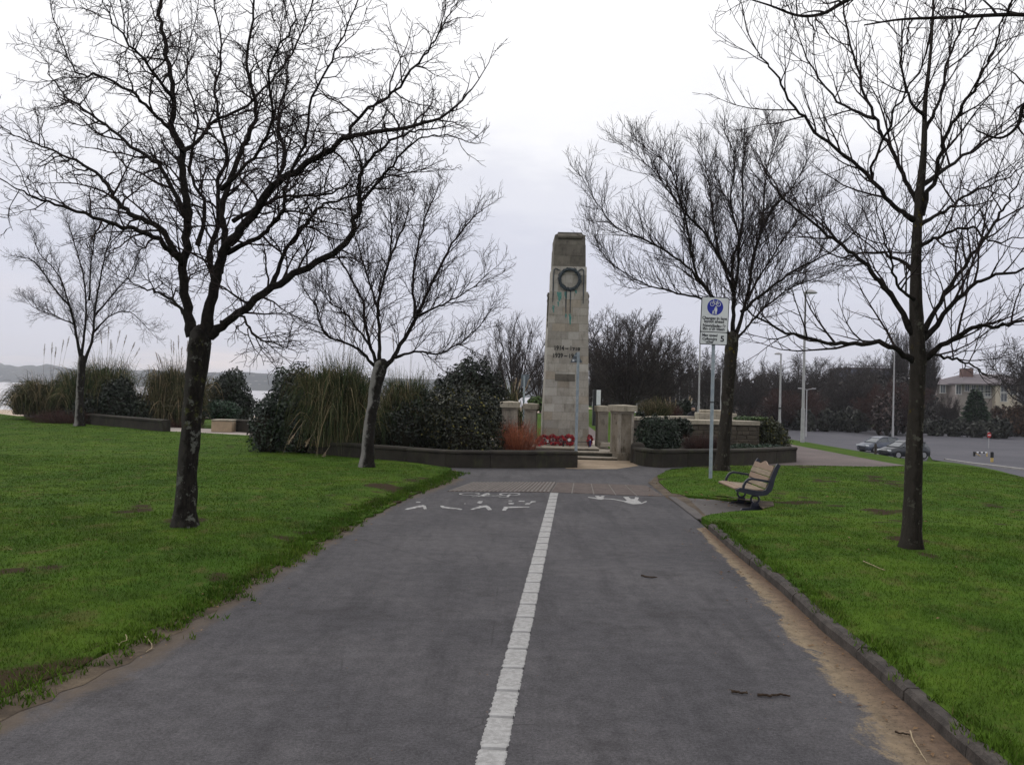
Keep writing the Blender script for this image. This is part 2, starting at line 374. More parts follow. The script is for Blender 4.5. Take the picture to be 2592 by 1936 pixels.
M_AUTUMN = leafm('autumn_scrub', (.075, .04, .02), (.055, .03, .018), .4)
M_PAMPAS = leafm('pampas_blades', (.04, .060, .026), (.078, .078, .038), 2.2, .55, (.24, .19, .11), .84, .9, .08)
M_PAMPAS_D = leafm('pampas_blades_dry', (.075, .068, .038), (.048, .055, .026), 2.2, .55, (.24, .185, .11), .8, .9, .08)
M_PLUME = leafm('pampas_plume', (.42, .34, .25), (.33, .26, .18), 4, .3, rough=.95, spec=.05)
M_PLUME_D = leafm('pampas_plume_faded', (.23, .18, .13), (.17, .135, .10), 4, .3, rough=.95, spec=.05)
M_WHITE = simple('white_marking', (.34, .335, .33), (.255, .25, .245), 26, .85, .15, .6, .004, grain=.45)
M_WORN = simple('worn_white_marking', (.36, .355, .35), (.15, .145, .145), 14, .85, .2, grain=.4, lo=.42, hi=.62)
M_RIBS = simple('rib_marking', (.36, .355, .35), (.29, .285, .28), 20, .8, .2, .3, .003)
M_GALV = simple('galvanised_steel', (.21, .25, .285), (.29, .325, .35), 9, .6, .4, metal=.15, grain=.15)
M_LAMP = simple('lamp_post_paint', (.36, .355, .365), (.29, .285, .295), 4, .6, .3)
M_DARKMET = simple('dark_metal', (.02, .02, .022), rough=.5)
M_SIGNW = simple('sign_face_white', (.60, .615, .62), (.53, .55, .56), 2, .5, .3)
M_SIGNK = simple('sign_black', (.014, .014, .02), rough=.5)
M_SIGNB = simple('sign_blue', (.012, .02, .25), (.016, .026, .29), 3, .5, .3)
M_SIGNBACK = simple('sign_back_grey', (.085, .10, .12), (.12, .14, .16), 6, .6, .3)
M_RED = simple('sign_red', (.36, .02, .02), rough=.5)
M_IRON = simple('bench_iron_navy', (.011, .013, .026), (.018, .02, .036), 12, .38, .5)
def mk_wood():
    t = NT('bench_timber'); v = t.obj(); g = t.noise(t.mapv(v, (28, 2.2, 28)), 1.6, 6, .65)
    col = t.mix(t.rng(g, .3, .7), (.17, .132, .09), (.27, .215, .15)); rnd = t.new('ShaderNodeObjectInfo').outputs['Random']
    col = t.mix(t.rng(rnd, .1, .9, 0, .6), col, (.22, .14, .1)); t.bump(g, .3, .004); return t.out(col, .7, .3)
M_WOOD = mk_wood()
M_POPPY = leafm('poppy_petals', (.30, .008, .012), (.20, .006, .010), 8, .4)
M_POPPYC = simple('wreath_centre', (.03, .025, .045), (.12, .03, .04), 30)
M_CARD = simple('white_card', (.6, .6, .62))
M_RIBBON = simple('purple_ribbon', (.035, .02, .14), rough=.5)
M_TERRA = simple('tactile_paving', (.165, .15, .138), (.125, .113, .104), 6, .9, .2, .4, .006, grain=.25)
M_SLAB = simple('brown_slab', (.072, .056, .051), (.098, .078, .07), 5, .9, .2, .5, .006, grain=.3)
M_DEADTWIG = simple('dead_twig', (.03, .02, .015), (.055, .04, .028), 30, .95, .1)
M_STRAW = simple('pale_straw', (.36, .29, .19), (.26, .21, .14), 20, .9, .1)
M_LEAFLIT = simple('fallen_leaf', (.13, .07, .035), (.2, .13, .07), 8, .8, .2)
M_TAN = simple('tan_block', (.33, .25, .17), (.26, .2, .135), 3, grain=.2)
M_RENDER = simple('house_render', (.27, .235, .22), (.22, .19, .18), .3)
M_CREAM = simple('house_cream', (.46, .40, .33), (.40, .35, .29), .3)
M_ROOF = simple('slate_roof', (.10, .088, .098), (.13, .112, .12), .4)
M_BRICK = simple('chimney_brick', (.14, .085, .075), (.11, .07, .062), 2)
M_WIN = simple('far_window', (.05, .055, .07), (.10, .11, .13), .6, .3, .5)
M_WFRAME = simple('window_frame_white', (.5, .49, .48))
M_BLUEBOX = simple('blue_cladding', (.10, .115, .16), (.13, .14, .18), .3)
M_GLASS = simple('car_glass', (.03, .04, .05), rough=.12, spec=.7)
M_TYRE = simple('tyre', (.012, .012, .013), rough=.8)
M_RIM = simple('wheel_rim', (.3, .3, .32), rough=.4, metal=.6)
M_CARA = simple('car_paint_silver_blue', (.07, .08, .11), (.085, .098, .125), 1, .3, .6, metal=.4)
M_CARB = simple('car_paint_dark', (.014, .017, .024), (.02, .024, .03), 1, .28, .6, metal=.3)
M_HEADL = simple('headlight', (.55, .58, .6), rough=.2, spec=.6)
M_YEL = simple('barrier_yellow', (.50, .36, .12), (.42, .31, .11), 6)
M_BLK = simple('barrier_black', (.018, .018, .02))
M_SKIN = simple('skin', (.30, .2, .155), rough=.6)
M_COAT = simple('dark_coat', (.02, .02, .026), (.03, .028, .034), 9)
M_REDCLOTH = simple('red_cloth', (.5, .03, .03))
def mk_hill():
    t = NT('far_hill'); p = t.pos(); col = t.mix(t.rng(t.noise(p, .02, 6, .7), .4, .6), (.036, .044, .052), (.066, .072, .074))  # bluish base colour carries part of the distance haze
    sp = t.vor(t.mapv(p, (.06, .06, .22)), 1.0); sel = t.noise(p, .011, 3, .6)
    col = t.mix(t.math('MULTIPLY', t.rng(sp, .12, .24, 1, 0), t.rng(sel, .45, .55)), col, (.5, .48, .46)); return t.out(col, .95, .1)
M_HILL = mk_hill()
def mk_sea():
    t = NT('sea_water'); p = t.pos(); h = t.noise(t.mapv(p, (1, .35, 1)), .5, 6, .7); t.bump(h, .35, .4)
    col = t.mix(t.rng(t.noise(t.mapv(p, (.006, .03, 1)), 1, 5, .6), .35, .65), (.30, .29, .31), (.36, .34, .36)); return t.out(col, .32, .4)
M_SEA = mk_sea()

# ---- ground sheets
rnd = random.Random(7)
def W2(px, py): p = G(px, py); return (p.x, p.y)
def inside(poly, X, Y):
    X = np.asarray(X); Y = np.asarray(Y); r = np.zeros(X.shape, bool); n = len(poly); j = n - 1
    for i in range(n):
        xi, yi = poly[i]; xj, yj = poly[j]
        if yi != yj:
            c = ((yi > Y) != (yj > Y)) & (X < (xj - xi) * (Y - yi) / (yj - yi) + xi); r ^= c
        j = i
    return r
def dist_poly(line, X, Y):
    d = np.full(np.shape(X), 1e9)
    for (x0, y0), (x1, y1) in zip(line[:-1], line[1:]):
        L2 = (x1 - x0) ** 2 + (y1 - y0) ** 2 + 1e-12
        t = np.clip(((X - x0) * (x1 - x0) + (Y - y0) * (y1 - y0)) / L2, 0, 1)
        d = np.minimum(d, np.hypot(X - x0 - t * (x1 - x0), Y - y0 - t * (y1 - y0)))
    return d
def densify(poly, step):
    out = []
    for (x0, y0), (x1, y1) in zip(poly, poly[1:] + poly[:1]):
        n = max(1, int(math.hypot(x1 - x0, y1 - y0) / step))
        out += [(x0 + (x1 - x0) * i / n, y0 + (y1 - y0) * i / n) for i in range(n)]
    return out
def patch(name, poly, step, zf, mat, parent=None, edge_skirt=0.0, near=None):
    poly = densify(poly, step)
    xs = [p[0] for p in poly]; ys = [p[1] for p in poly]
    gx, gy = np.meshgrid(np.arange(min(xs), max(xs), step), np.arange(min(ys), max(ys), step))
    gx = gx.ravel() + np.random.RandomState(1).uniform(-.15, .15, gx.size) * step; gy = gy.ravel() + np.random.RandomState(2).uniform(-.15, .15, gy.size) * step
    ok = inside(poly, gx, gy); gx, gy = gx[ok], gy[ok]
    ok = dist_poly(poly + poly[:1], gx, gy) > step * .45; gx, gy = gx[ok], gy[ok]
    pts = [Vector(p) for p in poly] + [Vector((a, b)) for a, b in zip(gx, gy)]
    n = len(poly)
    v2, e2, f2, _, _, _ = delaunay_2d_cdt(pts, [], [list(range(n))], 1, 1e-6)
    vs = [(v.x, v.y, zf(v.x, v.y)) for v in v2]; fs = [tuple(f) for f in f2]
    if edge_skirt:
        for i in range(n):
            j = (i + 1) % n; a, b = poly[i], poly[j]; o = len(vs)
            vs += [(a[0], a[1], zf(*a)), (b[0], b[1], zf(*b)), (b[0], b[1], zf(*b) - edge_skirt), (a[0], a[1], zf(*a) - edge_skirt)]; fs.append((o, o + 1, o + 2, o + 3))
    me = bpy.data.meshes.new(name); me.from_pydata(vs, [], fs)
    bm = bmesh.new(); bm.from_mesh(me)
    for f in bm.faces:
        if f.normal.z < 0 and abs(f.normal.z) > .3: f.normal_flip()
    bm.to_mesh(me); bm.free(); me.polygons.foreach_set('use_smooth', [True] * len(me.polygons))
    o = link_mesh(name, me, parent, None, mat); o['kind'] = 'structure'; return o, vs
def bumpy(x, y, a): return a * (mnoise.noise(Vector((x * .5, y * .5, 0))) + .5 * mnoise.noise(Vector((x * 1.7, y * 1.7, 3))))

base_poly = [(-70, -12), (160, -12), (160, 170), (-70, 170)]
patch('ground', base_poly, 2.5, lambda x, y: gz(x, y) - .06, M_LAWN)

PATH_L = [W2(*p) for p in ((0, 1831), (125, 1773), (249, 1715), (365, 1662), (469, 1590), (581, 1516), (697, 1445), (800, 1386), (880, 1337), (950, 1297), (1010, 1268), (1090, 1240), (1165, 1212))]
GRASS_L = [W2(*p) for p in ((0, 1780), (110, 1735), (208, 1690), (299, 1648), (374, 1603), (498, 1549), (581, 1499), (697, 1432), (800, 1368), (880, 1318), (943, 1286), (1004, 1262), (1081, 1231), (1143, 1206), (1161, 1197))]
PATH_R = [W2(*p) for p in ((1652, 1215), (1690, 1258), (1730, 1285), (1790, 1338), (1860, 1400), (1980, 1499), (2084, 1599), (2167, 1665), (2279, 1765), (2437, 1910))]
def extrap(a, b, y): t = (y - a[1]) / (b[1] - a[1]); return (a[0] + (b[0] - a[0]) * t, y)
PATH_L0 = extrap(PATH_L[3], PATH_L[0], -5); GRASS_L0 = extrap(GRASS_L[3], GRASS_L[0], -5); PATH_R0 = extrap(PATH_R[-3], PATH_R[-1], -5)
def offs(line, d):
    out = []
    for i, p in enumerate(line):
        a = line[max(0, i - 1)]; b = line[min(len(line) - 1, i + 1)]; tx, ty = b[0] - a[0], b[1] - a[1]; L = math.hypot(tx, ty)
        out.append((p[0] + ty / L * d, p[1] - tx / L * d))
    return out
TRUNKS = [(G(x, y).x, G(x, y).y, r) for x, y, r in ((468, 1330, .34), (2306, 1388, .3), (1826, 1192, .4), (928, 1181, .36))]
wallL_y = G(1300, 1183).y
path_poly = [PATH_R0] + PATH_R[::-1] + [W2(1700, 1186), W2(2010, 1178), (W2(2010, 1178)[0], 27.5), (-1.5, 27.5), (-1.5, wallL_y)] + offs(GRASS_L, -.12)[::-1] + [offs([GRASS_L0, GRASS_L[0]], -.12)[0]]
pobj, pvs = patch('path', path_poly, .16, lambda x, y: gz(x, y) + .0, M_ASPH)
px_, py_ = np.array([v[0] for v in pvs]), np.array([v[1] for v in pvs])
PR_line = [PATH_R0] + PATH_R[::-1]; PL_line = [PATH_L0] + PATH_L
KLINE = [PATH_R0] + PATH_R[::-1][:-3]
d_r = np.minimum(dist_poly(KLINE, px_, py_), dist_poly(PATH_R[:4], px_, py_) + .28) * (1 + 1.1 * np.clip((py_ - 5) / 5, 0, 1.6)); d_l = dist_poly(PL_line, px_, py_)
for nm, dv in (('edge_right', d_r), ('edge_left', d_l)):
    at_ = pobj.data.attributes.new(nm, 'FLOAT', 'POINT'); at_.data.foreach_set('value', dv.astype(np.float32))

def z_edge(x, y): return gz(x, y) + .003 + .018 * sst(min(float(dist_poly(PL_line, np.array([x]), np.array([y]))[0]), float(dist_poly(PATH_R[:5], np.array([x]), np.array([y]))[0])) / .15 - .35) + bumpy(x * 3, y * 3, .001)
patch('verge_soil', [PATH_L0] + [(x + rnd.uniform(-.05, .05), y) for x, y in densify(PATH_L + [W2(1150, 1190)], .14)][:-12] + [W2(1150, 1190)] + GRASS_L[::-1] + [GRASS_L0], .12, z_edge, M_EDGE)

rj = random.Random(4)
GRASS_J = [(x + rj.uniform(-.07, .05) * min(1, 12 / max(y, 6)), y + rj.uniform(-.04, .04)) for x, y in densify(GRASS_L + [GRASS_L[-1]], .13)]
LAWN_L = [GRASS_L0] + GRASS_J + [W2(*p) for p in ((1143, 1191), (1050, 1179), (958, 1168), (897, 1160), (712, 1143), (638, 1113), (640, 1107), (400, 1094), (190, 1075), (0, 1051))] + [(-40, 50), (-40, -5)]
GL_line = [GRASS_L0] + GRASS_L
LL_near = np.array(GL_line)
def edge_rise(line, x, y, w, h):
    d = float(dist_poly(line, np.array([x]), np.array([y]))[0]); return h * sst(d / w)
def z_lawnL(x, y): return gz(x, y) + .02 + edge_rise(GL_line, x, y, .8, .05) + bumpy(x, y, .018)
def soil_v(X, Y):
    X = np.asarray(X, float); Y = np.asarray(Y, float)
    n = np.array([mnoise.noise(Vector((a * 1.1, b * .7, 1.5))) + .6 * mnoise.noise(Vector((a * 3.1, b * 2.2, 4))) + .35 * mnoise.noise(Vector((a * 8, b * 6, 8))) for a, b in zip(X, Y)])
    near = np.exp(-np.minimum(dist_poly(GL_line, X, Y), 9) / .9); nr = np.exp(-dist_poly([PATH_R0] + PATH_R[::-1], X, Y) / .5)
    far_r = (X > 4.5) & (Y > 13)
    s = np.clip((n + .62 * near + .5 * nr + np.where(far_r, .27, 0) - .52) * 1.7, 0, 1)
    for tx, ty, tr in TRUNKS: s = np.maximum(s, np.clip(1.25 - np.hypot(X - tx, Y - ty) / tr + .5 * n, 0, 1))
    return s
def soil_attr(o, vs):
    a = o.data.attributes.new('soil', 'FLOAT', 'POINT'); a.data.foreach_set('value', soil_v([v[0] for v in vs], [v[1] for v in vs]).astype(np.float32))
lo_, lv_ = patch('lawn', LAWN_L, .24, z_lawnL, M_LAWN, edge_skirt=.08); soil_attr(lo_, lv_)

# right lawn: kerbed along the path, cut out round the bench slab
KERB = [PATH_R0] + PATH_R[::-1][:-3]                      # from behind the camera up to the bench slab
KERB_IN = offs(KERB, .105)
SLAB = [W2(*p) for p in ((1690, 1258), (1740, 1262), (1800, 1266), (1905, 1276), (1930, 1288), (1925, 1303), (1850, 1306), (1790, 1312), (1765, 1316))]
LAWN_R = KERB_IN + [W2(*p) for p in ((1775, 1322), (1800, 1314), (1850, 1308), (1928, 1305), (1945, 1290), (1905, 1272), (1800, 1262), (1735, 1256), (1700, 1250), (1668, 1222), (1664, 1207), (1690, 1193), (1740, 1186), (1830, 1183), (1990, 1183), (2200, 1186), (2290, 1182), (2330, 1170), (2420, 1174), (2500, 1187), (2592, 1212), (2750, 1250))] + [(13, 8), (13, -5)]
def z_lawnR(x, y):
    d = float(dist_poly(LAWN_R_EDGE, np.array([x]), np.array([y]))[0])
    return gz(x, y) + .08 + .035 * sst(d / 1.2) - .05 * sst((y - 15.5) / 1.5) * sst(1 - d / .5) + bumpy(x + 40, y, .018)
LAWN_R_EDGE = LAWN_R
lo_, lv_ = patch('lawn', LAWN_R, .22, z_lawnR, M_LAWN_R, edge_skirt=.12); soil_attr(lo_, lv_)
patch('bench_slab', SLAB, .3, lambda x, y: gz(x, y) + .014, M_SLABG)
patch('verge_soil', [W2(*p) for p in ((1664, 1205), (1640, 1222), (1690, 1262), (1745, 1290), (1790, 1334), (1790, 1310), (1740, 1262), (1700, 1245), (1685, 1222), (1685, 1200))], .12, z_edge, M_EDGE)
patch('verge_soil', [W2(*p) for p in ((1800, 1264), (1905, 1272), (1955, 1284), (1960, 1296), (1930, 1304), (1915, 1288), (1850, 1275))], .12, lambda x, y: z_lawnR(x, y) + .02 + bumpy(x * 3, y * 3, .02), M_EDGE)

# footpath, car park, roads
fp = [W2(*p) for p in ((1760, 1184), (2290, 1186), (2300, 1180), (2240, 1170), (2180, 1159), (2080, 1140), (1990, 1123), (1955, 1116), (1930, 1140))]
patch('footpath', fp, .6, lambda x, y: gz(x, y) + .01, M_PINK)
CP = [(25.5, 62), (30, 148), (160, 148), (160, 20), (14.5, 20), W2(2592, 1212), W2(2500, 1186), W2(2420, 1173), W2(2360, 1164), (W2(2360, 1164)[0] + 2.5, W2(2360, 1164)[1] + 6), (20.5, 46)]
patch('car_park', CP, 1.5, lambda x, y: gz(x, y) + .02, M_PARK)
patch('promenade', [W2(*p) for p in ((380, 1094), (640, 1108), (660, 1090), (380, 1080))], .5, lambda x, y: gz(x, y) + .006, M_PROM)
patch('beach', [(-70, 47), (-24.5, 46.5), (-12, 52), (-2, 64), (10, 110), (10, 169), (-70, 169)], 2, lambda x, y: gz(x, y) + .02, M_BEACH)
def strip(name, pts_lr, mat, z=.0):
    b = MB(); n = len(pts_lr); b.add([(*l, gz(*l) + z) for l, r in pts_lr] + [(*r, gz(*r) + z) for l, r in pts_lr], [(i, i + 1, n + i + 1, n + i) for i in range(n - 1)])
    return b.build(name, mat)
o = MB(); kl = [W2(2395, 1166), W2(2470, 1177), W2(2540, 1185), W2(2620, 1195)]; kr = [(x + .25, y + .9) for x, y in kl]
o.add([(*p, gz(*p) + .13) for p in kl] + [(*p, gz(*p) + .13) for p in kr] + [(*p, gz(*p) - .1) for p in kl] + [(*p, gz(*p) - .1) for p in kr], [(i, i + 1, 5 + i, 4 + i) for i in range(3)] + [(i, i + 1, 9 + i, 8 + i) for i in range(3)] + [(4 + i, 5 + i, 13 + i, 12 + i) for i in range(3)])
o.build('kerb_edge', M_LIGHTKERB)['kind'] = 'structure'

# sea and the far shore
b = MB(); b.add([(-4400, 40, -6.6), (2500, 40, -6.6), (2500, 4200, -6.6), (-4400, 4200, -6.6)], [(0, 1, 2, 3)]); b.build('sea', M_SEA)['kind'] = 'structure'
hv = []; hf = []; sh = [(x * 1.6, y * 1.6) for x, y in ((-2450, 2250), (-1500, 1900), (-814, 1448), (-500, 1150), (-238, 845), (-100, 800), (400, 820), (1450, 900))]
cols = []
for (x0, y0), (x1, y1) in zip(sh[:-1], sh[1:]):
    n = max(4, int(math.hypot(x1 - x0, y1 - y0) / 20))
    cols += [(x0 + (x1 - x0) * i / n, y0 + (y1 - y0) * i / n) for i in range(n)]
ROWS = 9
for (x, y) in cols:
    d = Vector((x, y, 0)).normalized(); D = math.hypot(x, y)
    top = D * (.0122 + .004 * mnoise.noise(Vector((x * .004, y * .004, 0))) + .0016 * mnoise.noise(Vector((x * .02, y * .02, 2))) )
    for r in range(ROWS):
        f = r / (ROWS - 1); q = Vector((x, y, 0)) + d * (400 * f)
        z = -7 + (min(52, top * 1.25) + 8) * math.sin(f * math.pi / 2) ** .8 + (1.6 * mnoise.noise(Vector((q.x * .06, q.y * .06, 0))) + 1.2 * mnoise.noise(Vector((q.x * .2, q.y * .2, 5)))) * f
        hv.append((q.x, q.y, z))
for i in range(len(cols) - 1):
    for r in range(ROWS - 1):
        a = i * ROWS + r; hf.append((a, a + ROWS, a + ROWS + 1, a + 1))
props(link_mesh('far_hills', np_mesh(hv, hf, True), None, None, M_HILL), kind='structure')

# ---- grass blades (uncountable)
rs = np.random.RandomState(3)
gzv = np.vectorize(gz)
def blades(name, poly, zf, bands, label, bbox, mat):
    Vs = []; Fs = []; n0 = 0
    for (y0, y1, dens, w, h) in bands:
        x0, x1 = bbox; area = (x1 - x0) * (y1 - y0); n = int(area * dens)
        X = rs.uniform(x0, x1, n); Y = rs.uniform(y0, y1, n)
        ok = inside(poly, X, Y) & (np.abs(X) < .62 * Y + 1.5); X, Y = X[ok], Y[ok]
        if not len(X): continue
        ok = rs.uniform(0, 1, len(X)) > soil_v(X, Y) * .97; X, Y = X[ok], Y[ok]
        cl = np.array([mnoise.noise(Vector((a * 1.3, b * 1.3, 0))) for a, b in zip(X, Y)])
        hh = h * (1 + .5 * cl) * rs.uniform(.5, 1.25, len(X)); Z = np.array([zf(a, b) for a, b in zip(X, Y)]) + .001
        ang = rs.uniform(0, 2 * np.pi, len(X)); lean = rs.uniform(.1, .9, len(X)) * hh; la = rs.uniform(0, 2 * np.pi, len(X)); ww = w * rs.uniform(.7, 1.3, len(X)) / 2
        c, s = np.cos(ang) * ww, np.sin(ang) * ww
        B = np.stack([X, Y, Z], 1)
        v0 = B + np.stack([-c, -s, 0 * c], 1); v1 = B + np.stack([c, s, 0 * c], 1); v2 = B + np.stack([np.cos(la) * lean, np.sin(la) * lean, hh], 1)
        Vs.append(np.stack([v0, v1, v2], 1).reshape(-1, 3)); m = len(X); Fs.append(np.arange(n0 * 3, (n0 + m) * 3).reshape(-1, 3)); n0 += m
    o = link_mesh(name, np_mesh(np.concatenate(Vs), np.concatenate(Fs)), None, None, mat); props(o, label, 'grass', None, 'stuff'); return o
def fast_z(zf, bb, step=.2):
    xs = np.arange(bb[0], bb[1] + step, step); ys = np.arange(bb[2], bb[3] + step, step)
    T = np.array([[zf(x, y) for x in xs] for y in ys])
    def f(x, y):
        i = min(max((x - bb[0]) / step, 0), len(xs) - 1.001); j = min(max((y - bb[2]) / step, 0), len(ys) - 1.001); a, b = int(i), int(j); u, v = i - a, j - b
        return (T[b, a] * (1 - u) + T[b, a + 1] * u) * (1 - v) + (T[b + 1, a] * (1 - u) + T[b + 1, a + 1] * u) * v
    return f
blades('grass', LAWN_L, fast_z(z_lawnL, (-30, 0, 2, 46), .3), [(3.5, 8, 3600, .005, .024), (8, 13, 1700, .008, .024), (13, 22, 560, .013, .022), (22, 46, 110, .022, .022)], 'short green winter grass growing on the left lawn', (-28, -.5), M_BLADE)
blades('grass', LAWN_R, fast_z(z_lawnR, (1, 15, 2, 27), .3), [(3.5, 8, 3600, .005, .024), (8, 13, 1700, .008, .024), (13, 27, 560, .013, .022)], 'short green winter grass growing on the kerbed right lawn', (1.5, 14), M_BLADE_R)
# longer tufts along the edges
def tufts(name, line, n, label, zf, inn, spread=.12):
    Vs = []; Fs = []; k = 0
    seg = [(a, b) for a, b in zip(line[:-1], line[1:])]; Ls = np.array([math.hypot(b[0] - a[0], b[1] - a[1]) for a, b in seg]); pr = Ls / Ls.sum()
    for _ in range(n):
        (a, b) = seg[rs.choice(len(seg), p=pr)]; t = rs.uniform(); x = a[0] + (b[0] - a[0]) * t; y = a[1] + (b[1] - a[1]) * t
        L = math.hypot(b[0] - a[0], b[1] - a[1]); nx, ny = (b[1] - a[1]) / L * inn, -(b[0] - a[0]) / L * inn
        o = rs.normal(.06, spread); x += nx * o; y += ny * o
        if y < 3: continue
        cl = .5 + mnoise.noise(Vector((x * 2, y * 2, 9)));
        if rs.uniform() > cl + .25: continue
        z = zf(x, y) - .01; nb = 9
        for q in range(nb):
            an = rs.uniform(0, 6.28); h = rs.uniform(.02, .065); w = .004 + .0004 * y; la = rs.uniform(0, 6.28); le = rs.uniform(.2, .9) * h; bx, by = x + rs.normal(0, .025), y + rs.normal(0, .025)
            Vs += [(bx - math.cos(an) * w, by - math.sin(an) * w, z), (bx + math.cos(an) * w, by + math.sin(an) * w, z), (bx + math.cos(la) * le, by + math.sin(la) * le, z + h)]; Fs.append((k, k + 1, k + 2)); k += 3
    props(link_mesh(name, np_mesh(Vs, Fs), None, None, M_TUFT), label, 'grass', None, 'stuff')
M_TUFT = M_BLADE
tufts('grass_tufts', GL_line, 5200, 'ragged grass tufts along the soil edge of the left lawn', lambda x, y: gz(x, y) + .02, -1)
M_TUFT = M_BLADE_R
tufts('grass_tufts', KERB_IN, 1500, 'grass tufts overhanging the low kerb of the right lawn', lambda x, y: gz(x, y) + .085, 1, .06)
# ================================================================== path furniture and markings
X3, Y3, Z3 = Vector((1, 0, 0)), Vector((0, 1, 0)), Vector((0, 0, 1))
# kerb stones along the right lawn (parts of the path kerb)
kerb = thing('kerb', (PATH_R[-1][0], PATH_R[-1][1], 0), 'low weathered concrete kerb between the sandy path edge and the right lawn', 'kerb')
Lk = 0; stones = []; pos_on = []
cum = [0]
for a, b_ in zip(KERB[:-1], KERB[1:]): cum.append(cum[-1] + math.hypot(b_[0] - a[0], b_[1] - a[1]))
def on_line(line, cum, s):
    for i in range(len(line) - 1):
        if s <= cum[i + 1] or i == len(line) - 2:
            t = (s - cum[i]) / (cum[i + 1] - cum[i]); return Vector((line[i][0] + (line[i + 1][0] - line[i][0]) * t, line[i][1] + (line[i + 1][1] - line[i][1]) * t, 0))
s = 0
while s < cum[-1] - .2:
    e = min(s + .9, cum[-1]); n = 3; b = MB(); dz = rnd.uniform(-.006, .006); do = rnd.uniform(-.006, .006)
    ring = []
    for i in range(n + 1):
        q = on_line(KERB, cum, s + .004 + (e - s - .008) * i / n); q2 = on_line(KERB, cum, min(cum[-1], s + .004 + (e - s - .008) * i / n + .05)); t = (q2 - q); t = t.normalized() if t.length > 1e-5 else Vector((0, 1, 0))
        if i == n: t = tl
        tl = t; nr = Vector((t.y, -t.x, 0))
        ring.append([q + nr * (-.005 + do) - Z3 * .05, q + nr * (.003 + do) + Z3 * (.065 + dz), q + nr * (.03 + do) + Z3 * (.088 + dz), q + nr * .10 + Z3 * (.085 + dz), q + nr * .115 - Z3 * .05])
    vs = [p for r in ring for p in r]; k = 5
    b.add(vs, [(i * k + j, i * k + j + 1, (i + 1) * k + j + 1, (i + 1) * k + j) for i in range(n) for j in range(k - 1)] + [tuple(range(k)), tuple(n * k + j for j in range(k))])
    b.build('kerb_stone', M_KERB, kerb); s = e

def sheet(mb, polys_px, z):
    for poly in polys_px:
        pts = [G(*p) for p in poly]; mb.add([(p.x, p.y, z) for p in pts], [tuple(range(len(pts)))])
# centre line: thermoplastic line with raised ribs
cl0, cl1 = G(1240, 1936), G(1403, 1248)
ldir = (cl1 - cl0); ldir.z = 0; ldir.normalize(); lper = Vector((ldir.y, -ldir.x, 0))
start = cl0 - ldir * 5.0; length = (cl1 - start).length; wdt = .075
ln = thing('centre_line', (cl1.x, cl1.y, 0), 'raised white ribbed line dividing the cycle lane from the footway', 'road marking')
NR = int(length / .47); ridge = [start + ldir * (length - .1 - .47 * i) for i in range(NR)]
for i in range(NR):
    a = start + ldir * (length - (0 if i == 0 else .1 + .47 * i + .038)); e = start + ldir * (length - .1 - .47 * (i + 1) + .012); b = MB(); m = 26
    vs = []
    for j in range(m + 1):
        p = a + (e - a) * (j / m); jl, jr = rnd.uniform(-.006, .006), rnd.uniform(-.006, .006)
        vs += [p - lper * (wdt + jl) + Z3 * .003, p - lper * (wdt * .9) + Z3 * .009, p + lper * (wdt * .9) + Z3 * .009, p + lper * (wdt + jr) + Z3 * .003]
    b.add(vs, [(j * 4 + q, (j + 1) * 4 + q, (j + 1) * 4 + q + 1, j * 4 + q + 1) for j in range(m) for q in range(3)]); b.build('line_panel', M_WHITE, ln)
rib_me = None
for i in range(NR):
    c = ridge[i]
    if rib_me is None:
        b = MB(); R = Matrix((lper, ldir, Z3)).transposed().to_4x4()
        prof = [(-.032, .003), (-.026, .019), (.014, .021), (.03, .009)]
        vs = []
        for j in range(9):
            u = (j / 8 - .5) * 2; k = 1 - .35 * abs(u) ** 8
            vs += [lper * (u * wdt * .9) + ldir * (a_ * k) + Z3 * (.006 + (h_ - .006) * k) for a_, h_ in prof]
        b.add(vs, [(j * 4 + q, j * 4 + q + 1, (j + 1) * 4 + q + 1, (j + 1) * 4 + q) for j in range(8) for q in range(3)] + [(0, 1, 2, 3), (35, 34, 33, 32)])
        ro = b.build('rib', M_RIBS, ln); ro.location = c - ORG[ln]; ro.data.transform(Matrix.Translation(ORG[ln])); rib_me = ro.data
    else:
        ro = link_mesh('rib', rib_me, ln); ro.location = c - ORG[ln]

